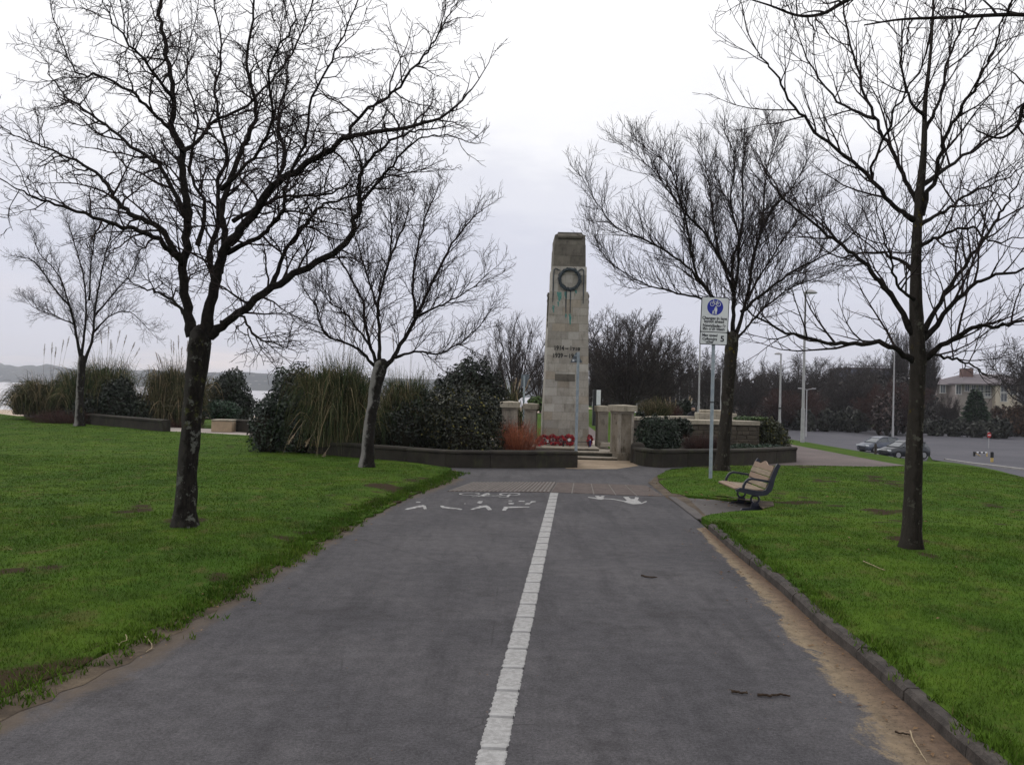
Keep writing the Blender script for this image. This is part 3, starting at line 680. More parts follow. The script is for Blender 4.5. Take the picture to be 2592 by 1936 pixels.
# worn lettering and symbols (seen from the far side, so upside down from here)
def crop8(x, y): return (1000 + x / 3.2529, 1200 + y / 3.2529)
def strokes(mb, paths, w, z=.006):
    for path in paths:
        pts = [G(*crop8(*p)) for p in path]
        for a, c in zip(pts[:-1], pts[1:]):
            d = (c - a); d.z = 0; d.normalize(); n = Vector((-d.y, d.x, 0)) * w / 2; e = d * w * .35
            mb.add([a - e - n, c + e - n, c + e + n, a - e + n], [(0, 1, 2, 3)]); k = len(mb.v)
            for q in range(k - 4, k): mb.v[q] = (mb.v[q][0], mb.v[q][1], z)
            z += .0003
let = thing('worn_lettering', G(1110, 1285), 'worn white thermoplastic lettering fragments spelling a slow warning on the cycle lane', 'road marking')
frags = [[(80, 292), (95, 284), (190, 262), (225, 254), (252, 262), (262, 290), (240, 293), (226, 270), (160, 284), (100, 294)],
         [(170, 235), (180, 227), (210, 229), (206, 236)],
         [(372, 268), (376, 260), (404, 262), (402, 268), (440, 274), (540, 285), (556, 293), (540, 297), (512, 290), (392, 282)],
         [(618, 292), (700, 262), (752, 258), (775, 268), (800, 296), (768, 299), (742, 274), (708, 280), (640, 294)],
         [(672, 238), (690, 224), (722, 222), (716, 240), (695, 243)],
         [(882, 300), (896, 270), (920, 267), (1105, 270), (1106, 276), (930, 280), (918, 292), (912, 302), (888, 303)],
         [(930, 224), (938, 217), (966, 218), (962, 226)], [(932, 244), (936, 236), (980, 240), (978, 248), (940, 250)],
         [(1014, 226), (1024, 220), (1066, 222), (1066, 228)], [(1068, 250), (1080, 240), (1112, 236), (1120, 224), (1160, 224), (1156, 231), (1130, 233), (1108, 250), (1085, 254)],
         [(568, 245), (574, 240), (582, 244), (576, 248)]]
for f in frags:
    b = MB(); sheet(b, [[crop8(*p) for p in f]], .006); b.build('letter_fragment', M_WORN, let)
bk = thing('cycle_symbol', G(1240, 1252), 'white painted bicycle symbol beside the ribbed tactile paving', 'road marking')
def ell(cx, cy, rx, ry, n=28): return [(cx + rx * math.cos(2 * math.pi * i / n), cy + ry * math.sin(2 * math.pi * i / n)) for i in range(n + 1)]
for cx, cy in ((614, 166), (944, 168)):
    b = MB(); strokes(b, [ell(cx, cy, 78, 9)], .045); b.build('wheel', M_WORN, bk)
b = MB(); strokes(b, [[(640, 186), (690, 184), (760, 160), (780, 172), (690, 180)], [(760, 162), (720, 184), (860, 182), (880, 176), (790, 172)], [(860, 191), (925, 190), (945, 170)], [(740, 158), (772, 158)]], .045, .0065); b.build('frame', M_WORN, bk)
pd = thing('pedestrian_symbol', G(1580, 1265), 'white painted adult and child symbol on the footway', 'road marking')
adult = [(1878, 188), (1920, 188), (1942, 206), (1970, 206), (1978, 190), (2008, 194), (1998, 216), (2030, 238), (2066, 222), (2076, 228), (2030, 246), (1960, 250), (1910, 238), (1888, 232), (1908, 216)]
child = [(1644, 180), (1672, 180), (1690, 188), (1704, 180), (1728, 182), (1712, 194), (1726, 204), (1700, 212), (1676, 210), (1650, 204), (1590, 194), (1588, 188), (1620, 192), (1664, 196)]
for q in (adult, child):
    b = MB(); sheet(b, [[crop8(*p) for p in q]], .006); b.build('figure', M_WHITE, pd)
b = MB(); sheet(b, [[crop8(*p) for p in ((1724, 201), (1800, 206), (1904, 224), (1904, 232), (1800, 212), (1724, 206))]], .0072); b.build('joined_hands', M_WHITE, pd)

# tactile paving: ribbed slabs on the cycle side, plain brown slabs on the foot side
def lerp(a, b, t): return a + (b - a) * t
nl, nr_ = G(1130, 1244), G(1392, 1246); fl, fr = G(1195, 1221), G(1408, 1221)
tac = thing('tactile_paving', nl, 'corduroy tactile paving strip with raised ribs across the cycle lane', 'paving')
NSL = 8
for i in range(NSL):
    t0, t1 = i / NSL + .0015, (i + 1) / NSL - .0015; b = MB()
    q = [lerp(nl, nr_, t0), lerp(nl, nr_, t1), lerp(fl, fr, t1), lerp(fl, fr, t0)]
    b.add([(p.x, p.y, .0) for p in q] + [(p.x, p.y, .008) for p in q], [(4, 5, 6, 7), (0, 1, 5, 4), (1, 2, 6, 5), (2, 3, 7, 6), (3, 0, 4, 7)]); sl = b.build('slab', M_SLAB, tac)
    for k in range(3):
        r = MB(); u0 = t0 + (t1 - t0) * (k + .2) / 3; u1 = t0 + (t1 - t0) * (k + .74) / 3
        q = [lerp(nl, nr_, u0), lerp(nl, nr_, u1), lerp(fl, fr, u1), lerp(fl, fr, u0)]; mid = [lerp(nl, nr_, lerp(u0, u1, .25)), lerp(nl, nr_, lerp(u0, u1, .75)), lerp(fl, fr, lerp(u0, u1, .75)), lerp(fl, fr, lerp(u0, u1, .25))]
        r.add([(p.x, p.y, .0081) for p in q] + [(p.x, p.y, .016) for p in mid], [(4, 5, 6, 7), (0, 1, 5, 4), (1, 2, 6, 5), (2, 3, 7, 6), (3, 0, 4, 7)]); r.build('rib', M_TERRA, sl)
sn0, sn1, sf0, sf1 = G(1394, 1246), G(1680, 1257), G(1410, 1221), G(1636, 1229)
slb = thing('slab_paving', sn0, 'row of plain brown paving slabs across the footway', 'paving')
for t0, t1 in ((0, .19), (.19, .385), (.385, .58), (.58, .765), (.765, 1)):
    t0 += .006; t1 -= .006; q = [lerp(sn0, sn1, t0), lerp(sn0, sn1, t1), lerp(sf0, sf1, t1), lerp(sf0, sf1, t0)]; b = MB(); b.add([(p.x, p.y, .0) for p in q] + [(p.x, p.y, .008) for p in q], [(4, 5, 6, 7), (0, 1, 5, 4), (1, 2, 6, 5), (2, 3, 7, 6), (3, 0, 4, 7)]); b.build('slab', M_SLAB, slb)
q = [sn0, sn1, sf1, sf0]; b = MB(); b.add([(p.x, p.y, .0035) for p in q], [(0, 1, 2, 3)]); b.build('joint_bed', M_TERRA, slb)

# ================================================================== park bench (faces the path)
BX, BY = 4.11, 15.05; BL = 1.22
bench = thing('park_bench', (BX, BY + BL / 2, gz(BX, BY) + .014), 'timber slatted park bench with navy cast iron ends and curved armrests on the lawn edge', 'bench')
zb = .014
def bl(y, u, z): return Vector((BX + u, BY + y, zb + z))       # y along the bench, u towards the back (+X)
def end_frame(y):
    b = MB(); w = .045
    out = [(-.36, .355), (-.30, .385), (-.05, .345), (.07, .335), (.13, .36), (.165, .43), (.20, .55), (.27, .73), (.315, .80), (.365, .765), (.33, .70), (.275, .54), (.25, .42), (.22, .34), (.15, .275), (.05, .255), (-.10, .265), (-.30, .315), (-.37, .325)]
    b.prism(out, w, bl(y - w / 2, 0, 0), X3, Z3, Y3); return b.build('end_frame', M_IRON, bench)
def leg(y):
    b = MB(); w = .06
    b.tube([bl(y, 0, .27), bl(y, 0, .225)], .04, 10); b.ring(bl(y, .0, .18), .068, .018, X3, Z3, 20, 6)
    b.prism([(-.055, .115), (.055, .115), (.075, .03), (.07, 0), (-.07, 0), (-.075, .03)], w, bl(y - w / 2, 0, 0), X3, Z3, Y3)
    b.prism([(-.24, .0), (-.22, .022), (-.07, .04), (.07, .04), (.2, .022), (.22, 0)], .075, bl(y - .0375, 0, 0), X3, Z3, Y3)
    return b.build('leg', M_IRON, bench)
def arm(y):
    b = MB(); P = [(-.245, .36), (-.235, .42), (-.205, .48), (-.165, .52), (-.11, .535), (-.02, .525), (.08, .51), (.19, .495)]
    top = [(p[0], p[1] + .018) for p in P]; b2 = []
    n = len(P); vs = []; fs = []
    for i in range(n):
        a = P[max(0, i - 1)]; c = P[min(n - 1, i + 1)]; d = Vector((c[0] - a[0], c[1] - a[1])).normalized(); nx, nz = -d.y * .018, d.x * .018; h = .022
        for sgn, yy in ((1, -h), (1, h), (-1, h), (-1, -h)): vs.append(bl(y + yy, P[i][0] + sgn * nx, P[i][1] + sgn * nz))
    for i in range(n - 1):
        for k in range(4): fs.append((i * 4 + k, i * 4 + (k + 1) % 4, i * 4 + 4 + (k + 1) % 4, i * 4 + 4 + k))
    b.add(vs, fs + [(3, 2, 1, 0), tuple((n - 1) * 4 + k for k in range(4))]); return b.build('armrest', M_IRON, bench, smooth=False)
for y in (0, BL): end_frame(y); arm(y)
for y in (.16, BL - .16): leg(y)
b = MB(); b.box(bl(BL / 2, 0, .262), (.05, BL - .3, .03)); b.build('stretcher', M_IRON, bench)
def slat(u, z, tilt, w, h, name='seat_slat'):
    b = MB(); M = Matrix.Translation(bl(BL / 2, u, z)) @ Matrix.Rotation(tilt, 4, 'Y'); b.box((0, 0, 0), (w, BL - .05, h), M, .006); return b.build(name, M_WOOD, bench)
for u, z, ti in ((-.335, .365, -.12), (-.235, .366, .13), (-.135, .357, .12), (-.035, .348, .05), (.065, .348, -.08)): slat(u, z, ti, .092, .028)
for u, z, ti in ((.152, .415, -1.22), (.182, .515, -1.24), (.215, .61, -1.2)): slat(u, z, ti, .09, .026, 'back_slat')
b = MB(); n = 20; pts = [(-.5 * (BL - .05), 0)]
top = []
for i in range(n + 1):
    t = i / n; yy = (t - .5) * (BL - .05); h = .095 + .05 * math.exp(-((t - .5) / .11) ** 2) - .012 * math.exp(-((abs(t - .5) - .22) / .07) ** 2); top.append((yy, h))
out = [(-(BL - .05) / 2, 0), ((BL - .05) / 2, 0)] + top[::-1]
ba = Vector((math.sin(.37), 0, math.cos(.37))); b.prism(out, .026, bl(BL / 2, .232, .66), Y3, ba, Vector((math.cos(.37), 0, -math.sin(.37)))); b.build('back_slat', M_WOOD, bench)

# ================================================================== signs on posts
def text_mesh(txt, size, mat, parent, O, ax, az, align='CENTER', name='lettering', depth=.0015, bold=0.0, xs=1.0):
    cu = bpy.data.curves.new('t', 'FONT'); cu.body = txt; cu.size = size; cu.align_x = align; cu.extrude = depth; cu.offset = bold; cu.resolution_u = 3
    to = bpy.data.objects.new('t', cu); COL.objects.link(to); dg = bpy.context.evaluated_depsgraph_get()
    me = bpy.data.meshes.new_from_object(to.evaluated_get(dg)); bpy.data.objects.remove(to); bpy.data.curves.remove(cu)
    ax = Vector(ax).normalized(); az = Vector(az).normalized(); nrm = ax.cross(az)
    M = Matrix((ax * xs, az, nrm)).transposed().to_4x4(); M.translation = Vector(O) - ORG[parent]; me.transform(M); me.materials.clear()
    return link_mesh(name, me, parent, None, mat)
SYo = 17.24
base = G(1798, 1224); SY = base.y
def SA(px, py, dy=0): return CAM + ray(px, py) * (SY + dy)
sg = thing('lane_sign', (base.x, base.y, .09), 'white bilingual lane layout sign with blue cycle and pedestrian roundel on grey post', 'sign')
top_z = SA(1810, 770).z
b = MB(); b.tube([(base.x, base.y, .0), (base.x, base.y, top_z)], .038, 14); post = b.build('post', M_GALV, sg, smooth=True)
b = MB(); zz_ = SA(1800, 1018).z; b.tube([(base.x, base.y, zz_ - .012), (base.x, base.y, zz_ + .012)], .0415, 14); b.build('band', M_DARKMET, post)
til = math.radians(1.6); ax = Vector((math.cos(til), 0, -math.sin(til) * .9)); az = Vector((math.sin(til), 0, math.cos(til)))
sc_ = PXM(1, SY / SCL)                                       # metres per photo pixel at the sign
C0 = SA(1808.5, 812.5, -.055); 
def S(u, v, d=0): return C0 + ax * (u * sc_) + az * (v * sc_) - Y3 * d     # pixel offsets on the plate
def rrect(w, h, r, n=5):
    out = []
    for cx, cy, a in ((w - r, h - r, 0), (-w + r, h - r, 90), (-w + r, -h + r, 180), (w - r, -h + r, 270)):
        for i in range(n): t = math.radians(a + 90 * i / (n - 1)); out.append((cx + r * math.cos(t), cy + r * math.sin(t)))
    return out
b = MB(); b.prism([(x * sc_, y * sc_) for x, y in rrect(35.4, 60.5, 4)], .012, S(0, 0, 0), ax, az, Y3); plate = b.build('plate', M_SIGNK, sg)
b = MB(); b.prism([(x * sc_, y * sc_) for x, y in rrect(33.4, 42.8, 2.5)], .003, S(0, 15.7, .003), ax, az, Y3); b.build('panel', M_SIGNW, plate)
b = MB(); b.prism([(x * sc_, y * sc_) for x, y in rrect(33.4, 14.6, 2.5)], .003, S(0, -43.9, .003), ax, az, Y3); b.build('panel', M_SIGNW, plate)
def disc(r, n=40): return [(r * math.cos(2 * math.pi * i / n), r * math.sin(2 * math.pi * i / n)) for i in range(n)]
b = MB(); b.prism([(x * sc_, y * sc_) for x, y in disc(20.2)], .002, S(0, 35, .005), ax, az, Y3); b.build('roundel', M_SIGNB, plate)
b = MB(); dd = .0075
for sx_ in (-8, 8): b.ring(S(sx_, 42.5, dd), 5 * sc_, .75 * sc_, ax, az, 24, 5)
def ln_(p, q, w=1.1): b.tube([S(*p, dd), S(*q, dd)], w * sc_ * .5, 5)
for p, q in (((-8, 42.5), (-5, 49.5)), ((-5, 49.5), (4.5, 49)), ((4.5, 49), (8, 42.5)), ((-4.5, 48), (0, 42)), ((0, 42), (4.5, 49)), ((0, 42), (8, 42.5)), ((-5, 49.5), (-6, 52.5)), ((-6.5, 52.5), (-3.5, 52.5)), ((4.5, 49), (5, 52)), ((3.5, 52), (7.5, 52))): ln_(p, q)
b.build('cycle_symbol', M_SIGNW, plate)
b = MB()
def poly_(pts): b.prism([(x * sc_, y * sc_) for x, y in pts], .0015, S(0, 35, .0075), ax, az, Y3)
poly_([(1.9 + 1.9 * math.cos(i * .524), .3 + 2.1 * math.sin(i * .524)) for i in range(12)])
poly_([(-1.4, -2), (5.2, -2), (5.6, -10.5), (4.3, -10.8), (4.2, -18), (2.3, -18), (2.0, -11.5), (1.5, -11.5), (1.4, -18), (-.4, -18), (-.4, -8), (-2.2, -10.5), (-3.0, -10)])
poly_([(-4.6 + 1.2 * math.cos(i * .524), -9.6 + 1.4 * math.sin(i * .524)) for i in range(12)])
poly_([(-6.2, -11), (-3.4, -11), (-3.2, -14.5), (-3.9, -18), (-5.0, -18), (-5.2, -15), (-5.6, -18), (-6.5, -18), (-6.3, -14)])
b.build('pedestrian_symbol', M_SIGNW, plate)
for tx, u, v, sz in (('Changes in lane', 0, 3.4, 9.2), ('layout ahead', -1, -4.6, 9.2), ("Newidiadau i'r", 0, -15.4, 9.2), ("lôn o'ch blaen", -1, -23.4, 9.2)):
    text_mesh(tx, sz * 1.16 * sc_, M_SIGNK, plate, S(u, v, .0055), ax, az, bold=.0022, xs=.93)
for tx, u, v in (('Max speed', -10, -39.5), ('Cyflymdra', -10, -49), ('uchaf', -10, -56.3)): text_mesh(tx, 9.6 * sc_, M_SIGNK, plate, S(u, v, .0055), ax, az, bold=.002, xs=.93)
text_mesh('5', 20.5 * sc_, M_SIGNK, plate, S(22, -51, .0055), ax, az, bold=.0045)
b = MB()
for v in (40, -35): b.box(S(0, v, -.03), (.13, .035, .03))
b.build('bracket', M_GALV, sg)

# warning sign seen from behind, on its own post in front of the memorial
base = G(1457, 1181); WY = base.y; k = PXM(1, WY / SCL)
ws = thing('warning_sign', (base.x, base.y, 0), 'grey backed triangular warning sign on galvanised post before the memorial steps', 'sign')
zt = (CAM + ray(1461, 891) * WY).z
b = MB(); b.tube([(base.x, base.y, 0), (base.x, base.y, zt)], .037, 14); b.build('post', M_GALV, ws, smooth=True)
tc0 = CAM + ray(1459.5, 905) * WY; tc0.y += .055
b = MB(); b.prism([(-13.5 * k, -12.5 * k), (13.5 * k, -12.5 * k), (14.5 * k, -10 * k), (1.5 * k, 13 * k), (-1.5 * k, 13 * k), (-14.5 * k, -10 * k)], .004, tc0, X3, Z3, Y3); pl = b.build('plate', M_SIGNBACK, ws)
b = MB(); b.box(tc0 + Vector((-7.5 * k, -.003, -7 * k)), (5 * k, .002, 5.5 * k)); b.build('sticker', M_CARD, pl)
b = MB()
for v in (5, -6): b.box(tc0 + Vector((0, -.012, v * k)), (.12, .02, .03))
b.build('clamp', M_GALV, ws)

# ================================================================== memorial
MY = 24.0 * SCL
MC = A(1430, 1126, 24.0); mcx = MC.x + .02
kx = PXM(1, 24.0)
def MZ(y): return (CAM + ray(1443, y) * MY).z
PLAT = MZ(1127.5)
mem = thing('war_memorial', (mcx, MY + 1.05, PLAT), 'tall tapering pale stone cenotaph with bronze wreath and carved war dates', 'memorial')
levels = []                                      # (z0, z1, w0, w1, material set)
def stage(y0, y1, w0, w1, n, style):             # from lower pixel row to upper pixel row
    z0, z1 = MZ(y0), MZ(y1)
    for i in range(n):
        a, c = z0 + (z1 - z0) * i / n, z0 + (z1 - z0) * (i + 1) / n
        levels.append((a, c, w0 + (w1 - w0) * i / n, w0 + (w1 - w0) * (i + 1) / n, style))
stage(1127.5, 1043, 116, 115, 4, 'low'); stage(1043, 737, 113, 98, 15, 'mid'); stage(737, 673, 89, 88, 3, 'mid'); stage(673, 617, 83, 80.5, 2, 'top'); stage(617, 607, 79, 78, 1, 'top')
DEP = 2.05                                       # the long side, away from the camera
rm = random.Random(21)
def hexa(b, x0, x1, x0t, x1t, y0, y1, y0t, y1t, z0, z1):
    b.add([(x0, y0, z0), (x1, y0, z0), (x1, y1, z0), (x0, y1, z0), (x0t, y0t, z1), (x1t, y0t, z1), (x1t, y1t, z1), (x0t, y1t, z1)], [(3, 2, 1, 0), (4, 5, 6, 7), (0, 1, 5, 4), (1, 2, 6, 5), (2, 3, 7, 6), (3, 0, 4, 7)])
for li, (z0, z1, w0, w1, st) in enumerate(levels):
    W0, W1 = w0 * kx / 2, w1 * kx / 2; ins0, ins1 = (116 - w0) * kx / 2 * .8, (116 - w1) * kx / 2 * .8
    f0, f1 = MY + ins0, MY + ins1; r0, r1 = MY + DEP - ins0, MY + DEP - ins1; g = .0025; D = .22
    cuts = [[0, .24, .52, .74, 1], [0, .36, .62, 1], [0, .14, .42, .8, 1], [0, .3, .56, .84, 1], [0, .2, .47, .7, 1]][rm.randrange(5)]
    cuts = [c if c in (0, 1) else c + rm.uniform(-.04, .04) for c in cuts]
    def pick():
        if st == 'top': return M_STONE_DARK
        r = rm.random(); return M_STONE_TAN if r < (.3 if st == 'low' else .12) else (M_STONE_PALE if r < .42 else M_STONE)
    for a, c in zip(cuts[:-1], cuts[1:]):
        b = MB(); pr = rm.uniform(0, .004)
        hexa(b, mcx - W0 + 2 * W0 * a + g, mcx - W0 + 2 * W0 * c - g, mcx - W1 + 2 * W1 * a + g, mcx - W1 + 2 * W1 * c - g, f0 - pr, f0 + D, f1 - pr, f1 + D, z0 + g, z1 - g); b.build('block', pick(), mem)
    sc = [0, .3 + rm.uniform(-.06, .06), .68 + rm.uniform(-.06, .06), 1]
    for sgn in (-1, 1):
        for a, c in zip(sc[:-1], sc[1:]):
            b = MB(); A0, A1 = f0 + D + .004, r0 - D - .004; xo0, xi = mcx + sgn * (W0 - .001), mcx + sgn * (W0 - D); xo1 = mcx + sgn * (W1 - .001); xi1 = mcx + sgn * (W1 - D)
            hexa(b, xo0, xi, xo1, xi1, A0 + (A1 - A0) * a + g, A0 + (A1 - A0) * c - g, A0 + (A1 - A0) * a + g, A0 + (A1 - A0) * c - g, z0 + g, z1 - g); b.build('block', pick(), mem)
    b = MB(); hexa(b, mcx - W0, mcx + W0, mcx - W1, mcx + W1, r0 - D, r0, r1 - D, r1, z0 + g, z1 - g); b.build('block', pick(), mem)
b = MB()
for i, (z0, z1, w0, w1, st) in enumerate(levels):
    W0, W1 = w0 * kx / 2 - .012, w1 * kx / 2 - .012; i0, i1 = (116 - w0) * kx / 2 * .8 + .012, (116 - w1) * kx / 2 * .8 + .012
    hexa(b, mcx - W0, mcx + W0, mcx - W1, mcx + W1, MY + i0, MY + DEP - i0, MY + i1, MY + DEP - i1, z0 + .0005, z1 - .0005)
b.build('core', M_MORTAR, mem)
# cap: roll-moulded block with splayed upper edges
zc0, zc1 = MZ(607), MZ(586); capw = 78 * kx / 2; fy = MY + (116 - 78) * kx / 2 * .8; ry_ = MY + DEP - (116 - 78) * kx / 2 * .8
b = MB(); P = [(-capw, 0), (capw, 0), (capw, .66), (capw * .985, .70), (capw * .86, .80), (capw * .79, .93), (capw * .775, 1.0), (-capw * .775, 1.0), (-capw * .79, .93), (-capw * .86, .80), (-capw * .985, .70), (-capw, .66)]
b.prism([(x, y * (zc1 - zc0)) for x, y in P], ry_ - fy - .06, (mcx, fy + .03, zc0 + .001), X3, Z3, Y3); cap = b.build('cap', M_STONE_DARK, mem)
b = MB(); b.tube([(mcx - capw * .8, fy + .03, zc0 + .13), (mcx + capw * .8, fy + .03, zc0 + .13)], .075, 14); b.build('roll_moulding', M_STONE_DARK, cap, smooth=True)
b = MB(); b.box((mcx, MY + DEP / 2, zc1 + .008), (capw * 1.58, DEP - .5, .02)); b.build('lead_sheet', M_SIGNBACK, cap)
b = MB()
for sgn in (-1, 1): b.tube([(mcx + sgn * capw * .84, fy + .045, zc0 - .005), (mcx + sgn * capw * .84, fy - .012, zc0 - .005)], .034, 12)
b.build('drain_boss', M_STONE_DARK, cap)
# wreath, ribbons, dates, dedication panel
wz = MZ(706); wy = MY + (116 - 88.5) * kx / 2 * .8; wx = mcx + 1 * kx
wr = thing('bronze_wreath', (wx, wy, wz), 'dark bronze laurel wreath with hanging ribbons fixed high on the cenotaph', 'wreath')
b = MB(); b.ring((wx, wy - .045, wz), 25.5 * kx, 4.0 * kx, X3, Z3, 48, 8); b.build('ring', M_BRONZE, wr, smooth=True)
rw = random.Random(5); b = MB()
for i in range(150):
    a = rw.uniform(0, 2 * math.pi); R = (25.5 + rw.uniform(-4, 4.4)) * kx; c = Vector((wx + R * math.cos(a), wy - .085 + rw.uniform(-.015, .02), wz + R * math.sin(a)))
    t = Vector((-math.sin(a), 0, math.cos(a))) * (1 if math.cos(a) > 0 else -1); r_ = Vector((math.cos(a), 0, math.sin(a))) * rw.choice((-1, 1)); d = (t + r_ * .5).normalized() * .055; n = d.cross(Y3).normalized() * .016
    b.add([c - d * .5, c + n - Y3 * .008, c + d, c - n - Y3 * .008], [(0, 1, 2, 3)])
b.build('laurel_leaves', M_BRONZE, wr)
def mz(px, py, dy=-.012):
    zq = MZ(py); ww = 98 if py > 737 else 88.5; yy = MY + (116 - ww) * kx / 2 * .8 + dy
    if py > 737: yy = MY + (116 - (98 + (113 - 98) * (py - 737) / (1043 - 737))) * kx / 2 * .8 + dy
    roll = (py - 1127) * .0244
    return Vector((mcx + (px - 1430 - 2 + (1127 - py) * -.0244) * kx, yy, zq))
for pth in (((1418, 684), (1408, 679), (1404, 682), (1402, 700), (1401, 736), (1401, 740), (1400, 765)), ((1466, 684), (1475, 679), (1479, 682), (1479, 700), (1478, 736), (1478, 740), (1477, 767)), ((1434, 735), (1434, 741), (1433, 792)), ((1445, 735), (1445, 741), (1444, 792))):
    b = MB(); b.tube([mz(*p, -.03 if p[1] < 738 else -.014) for p in pth], [.018] * (len(pth) - 1) + [.011], 6); b.build('ribbon', M_BRONZE, wr)
for (x0, x1, y0, y1) in ((1411, 1423, 739, 762), (1430, 1437, 738, 757), (1456, 1462, 733, 742), (1441, 1447, 794, 822), (1431, 1435, 794, 806), (1399, 1404, 774, 792), (1412, 1416, 764, 776)):
    b = MB(); n = 6; L = []
    for i in range(n + 1):
        yy = y0 + (y1 - y0) * i / n; k_ = 1 - (i / n) ** 2 * .7; cxx = (x0 + x1) / 2 + rw.uniform(-.8, .8); L += [mz(cxx - (x1 - x0) / 2 * k_, yy, -.0062), mz(cxx + (x1 - x0) / 2 * k_, yy, -.0062)]
    b.add(L, [(2 * i, 2 * i + 1, 2 * i + 3, 2 * i + 2) for i in range(n)]); b.build('copper_streak', M_VERDI, wr)
text_mesh('1914 – 1918', 15.8 * kx, M_INSCR, mem, mz(1435.5, 886.5, -.006), X3, Vector((0, .06, 1)), name='inscription', bold=.007, xs=.84)
text_mesh('1939 – 1945', 15.8 * kx, M_INSCR, mem, mz(1432.5, 905.5, -.006), X3, Vector((0, .06, 1)), name='inscription', bold=.007, xs=.84)
pq = [mz(1405, 965, -.008), mz(1456, 965, -.008), mz(1456, 947, -.008), mz(1405, 947, -.008)]
b = MB(); b.add([p for p in pq] + [p + Y3 * .03 for p in pq], [(0, 1, 2, 3), (0, 1, 5, 4), (1, 2, 6, 5), (2, 3, 7, 6), (3, 0, 4, 7)]); b.build('dedication_panel', M_STONE_DARK, mem)
# side swags that show in profile
for sgn, xx, t_ in ((-1, 98, 1), (1, 98, 1)):
    b = MB(); x0 = mcx + sgn * (xx * kx / 2 + .0); pts = [Vector((x0 + sgn * (.012 + .03 * abs(math.sin(i * 1.7))), MY + .5, MZ(738 + i * 7))) for i in range(14)]
    b.tube(pts, [.035 - .0015 * i for i in range(14)], 7); b.build('carved_swag', M_STONE_DARK, mem)

# ---- stepped platform
stp = thing('memorial_steps', (mcx, 25.9, 0), 'shallow stone steps and platform carrying the cenotaph', 'steps')
z1_, z2_, z3_ = .085, .215, PLAT
for (y0, y1, z0, z1, x0, x1) in ((25.85, 32.5, 0, z1_, -1.2, 3.05), (26.2, 32.5, z1_, z2_, -1.0, 3.05), (26.55, 32.5, z2_, PLAT - .0, -.8, 2.6)):
    b = MB(); b.box(((x0 + x1) / 2, (y0 + y1) / 2 + .012, (z0 + z1) / 2 - .02), (x1 - x0 - .02, y1 - y0, z1 - z0 - .04)); b.build('riser', M_RISER, stp)
    n = 4
    for i in range(n):
        a, c = x0 + (x1 - x0) * i / n, x0 + (x1 - x0) * (i + 1) / n; b = MB(); b.box(((a + c) / 2, (y0 + y1) / 2, z1 - .02), (c - a - .006, y1 - y0, .04), None, .006); b.build('tread', M_STEP, stp)
q0, q1, q2, q3 = G(1463, 1187), G(1560, 1187), G(1600, 1180), G(1500, 1160)
b = MB(); b.add([(q0.x, q0.y, .004), (q1.x, q1.y, .004), (q2.x + .2, q2.y + .2, .004), (q2.x + .2, 25.9, .004), (q0.x - .3, 25.9, .004), (q0.x - .3, q0.y, .004)], [(0, 1, 2, 3, 4, 5)]); o = b.build('threshold_paving', M_SAND); o['kind'] = 'structure'
b = MB(); P0 = A(1540, 1126, 24.6)
hexa(b, P0.x - .32, P0.x + .16, P0.x - .3, P0.x + .1, 27.6, 28.2, 27.65, 28.15, PLAT, PLAT + .1); o = b.build('stone_plinth', M_STEP); props(o, 'small sloped stone block beside the cenotaph base', 'stone block')

# ---- gate piers
def pier(px0, px1, Yo, zt_py, w, d, label, rot=0, zb_=0, stain=None):
    c = A((px0 + px1) / 2, zt_py, Yo); zt = c.z; t = thing('gate_pier', (c.x, c.y, zb_), label, 'pier', 'stone gate piers of the memorial enclosure')
    R = Matrix.Translation((c.x, c.y, 0)) @ Matrix.Rotation(rot, 4, 'Z'); m0 = stain or M_PIER
    H = zt - zb_; b = MB(); b.box((0, 0, zb_ + .11), (w * .97, d * .97, .22), R, .012); b.build('plinth', m0, t)
    b = MB(); b.box((0, 0, zb_ + .22 + (H - .47) / 2), (w * .84, d * .84, H - .47), R, .004); sh_ = b.build('shaft', m0, t)
    for sx in (-1, 1):
        for sy in (-1, 1):
            b = MB(); b.box((sx * w * .385, sy * d * .385, zb_ + .22 + (H - .47) / 2), (w * .15, d * .15, H - .475), R, .006); b.build('corner_strip', M_PIER, sh_)
    b = MB(); b.box((0, 0, zt - .25 + .045 - .02), (w * .95, d * .95, .07), R, .004); b.build('necking', M_PIER, t)
    b = MB(); wc, dc = w * 1.16 / 2, d * 1.16 / 2; z0, z1, z2 = zt - .19, zt - .035, zt
    vs = [(x, y, z) for z, k_ in ((z0, 1), (z1, 1), (z1 + .012, .93), (z2, .2)) for x, y in ((-wc * k_, -dc * k_), (wc * k_, -dc * k_), (wc * k_, dc * k_), (-wc * k_, dc * k_))]
    b.add([R @ Vector(v) for v in vs], [(3, 2, 1, 0)] + [(i * 4 + j, i * 4 + (j + 1) % 4, i * 4 + 4 + (j + 1) % 4, i * 4 + 4 + j) for i in range(3) for j in range(4)] + [(12, 13, 14, 15)]); b.build('capstone', M_COPE, t); return t
pier(1541, 1611, 22.75, 1024, .52, .62, 'broad gate pier with rain stained face at the end of the right planter', .32, 0, M_PIER_STAIN)
pier(1508, 1541, 24.9, 1026, .36, .42, 'narrow gate pier half hidden behind the broad stained pier', .1, .2)
pier(1323, 1366, 24.6, 1020, .40, .44, 'gate pier standing between the cenotaph and the red stemmed shrub', -.12, 0)
pier(1270, 1313, 23.4, 1015, .44, .46, 'gate pier partly covered by the round variegated bush', -.2, 0)

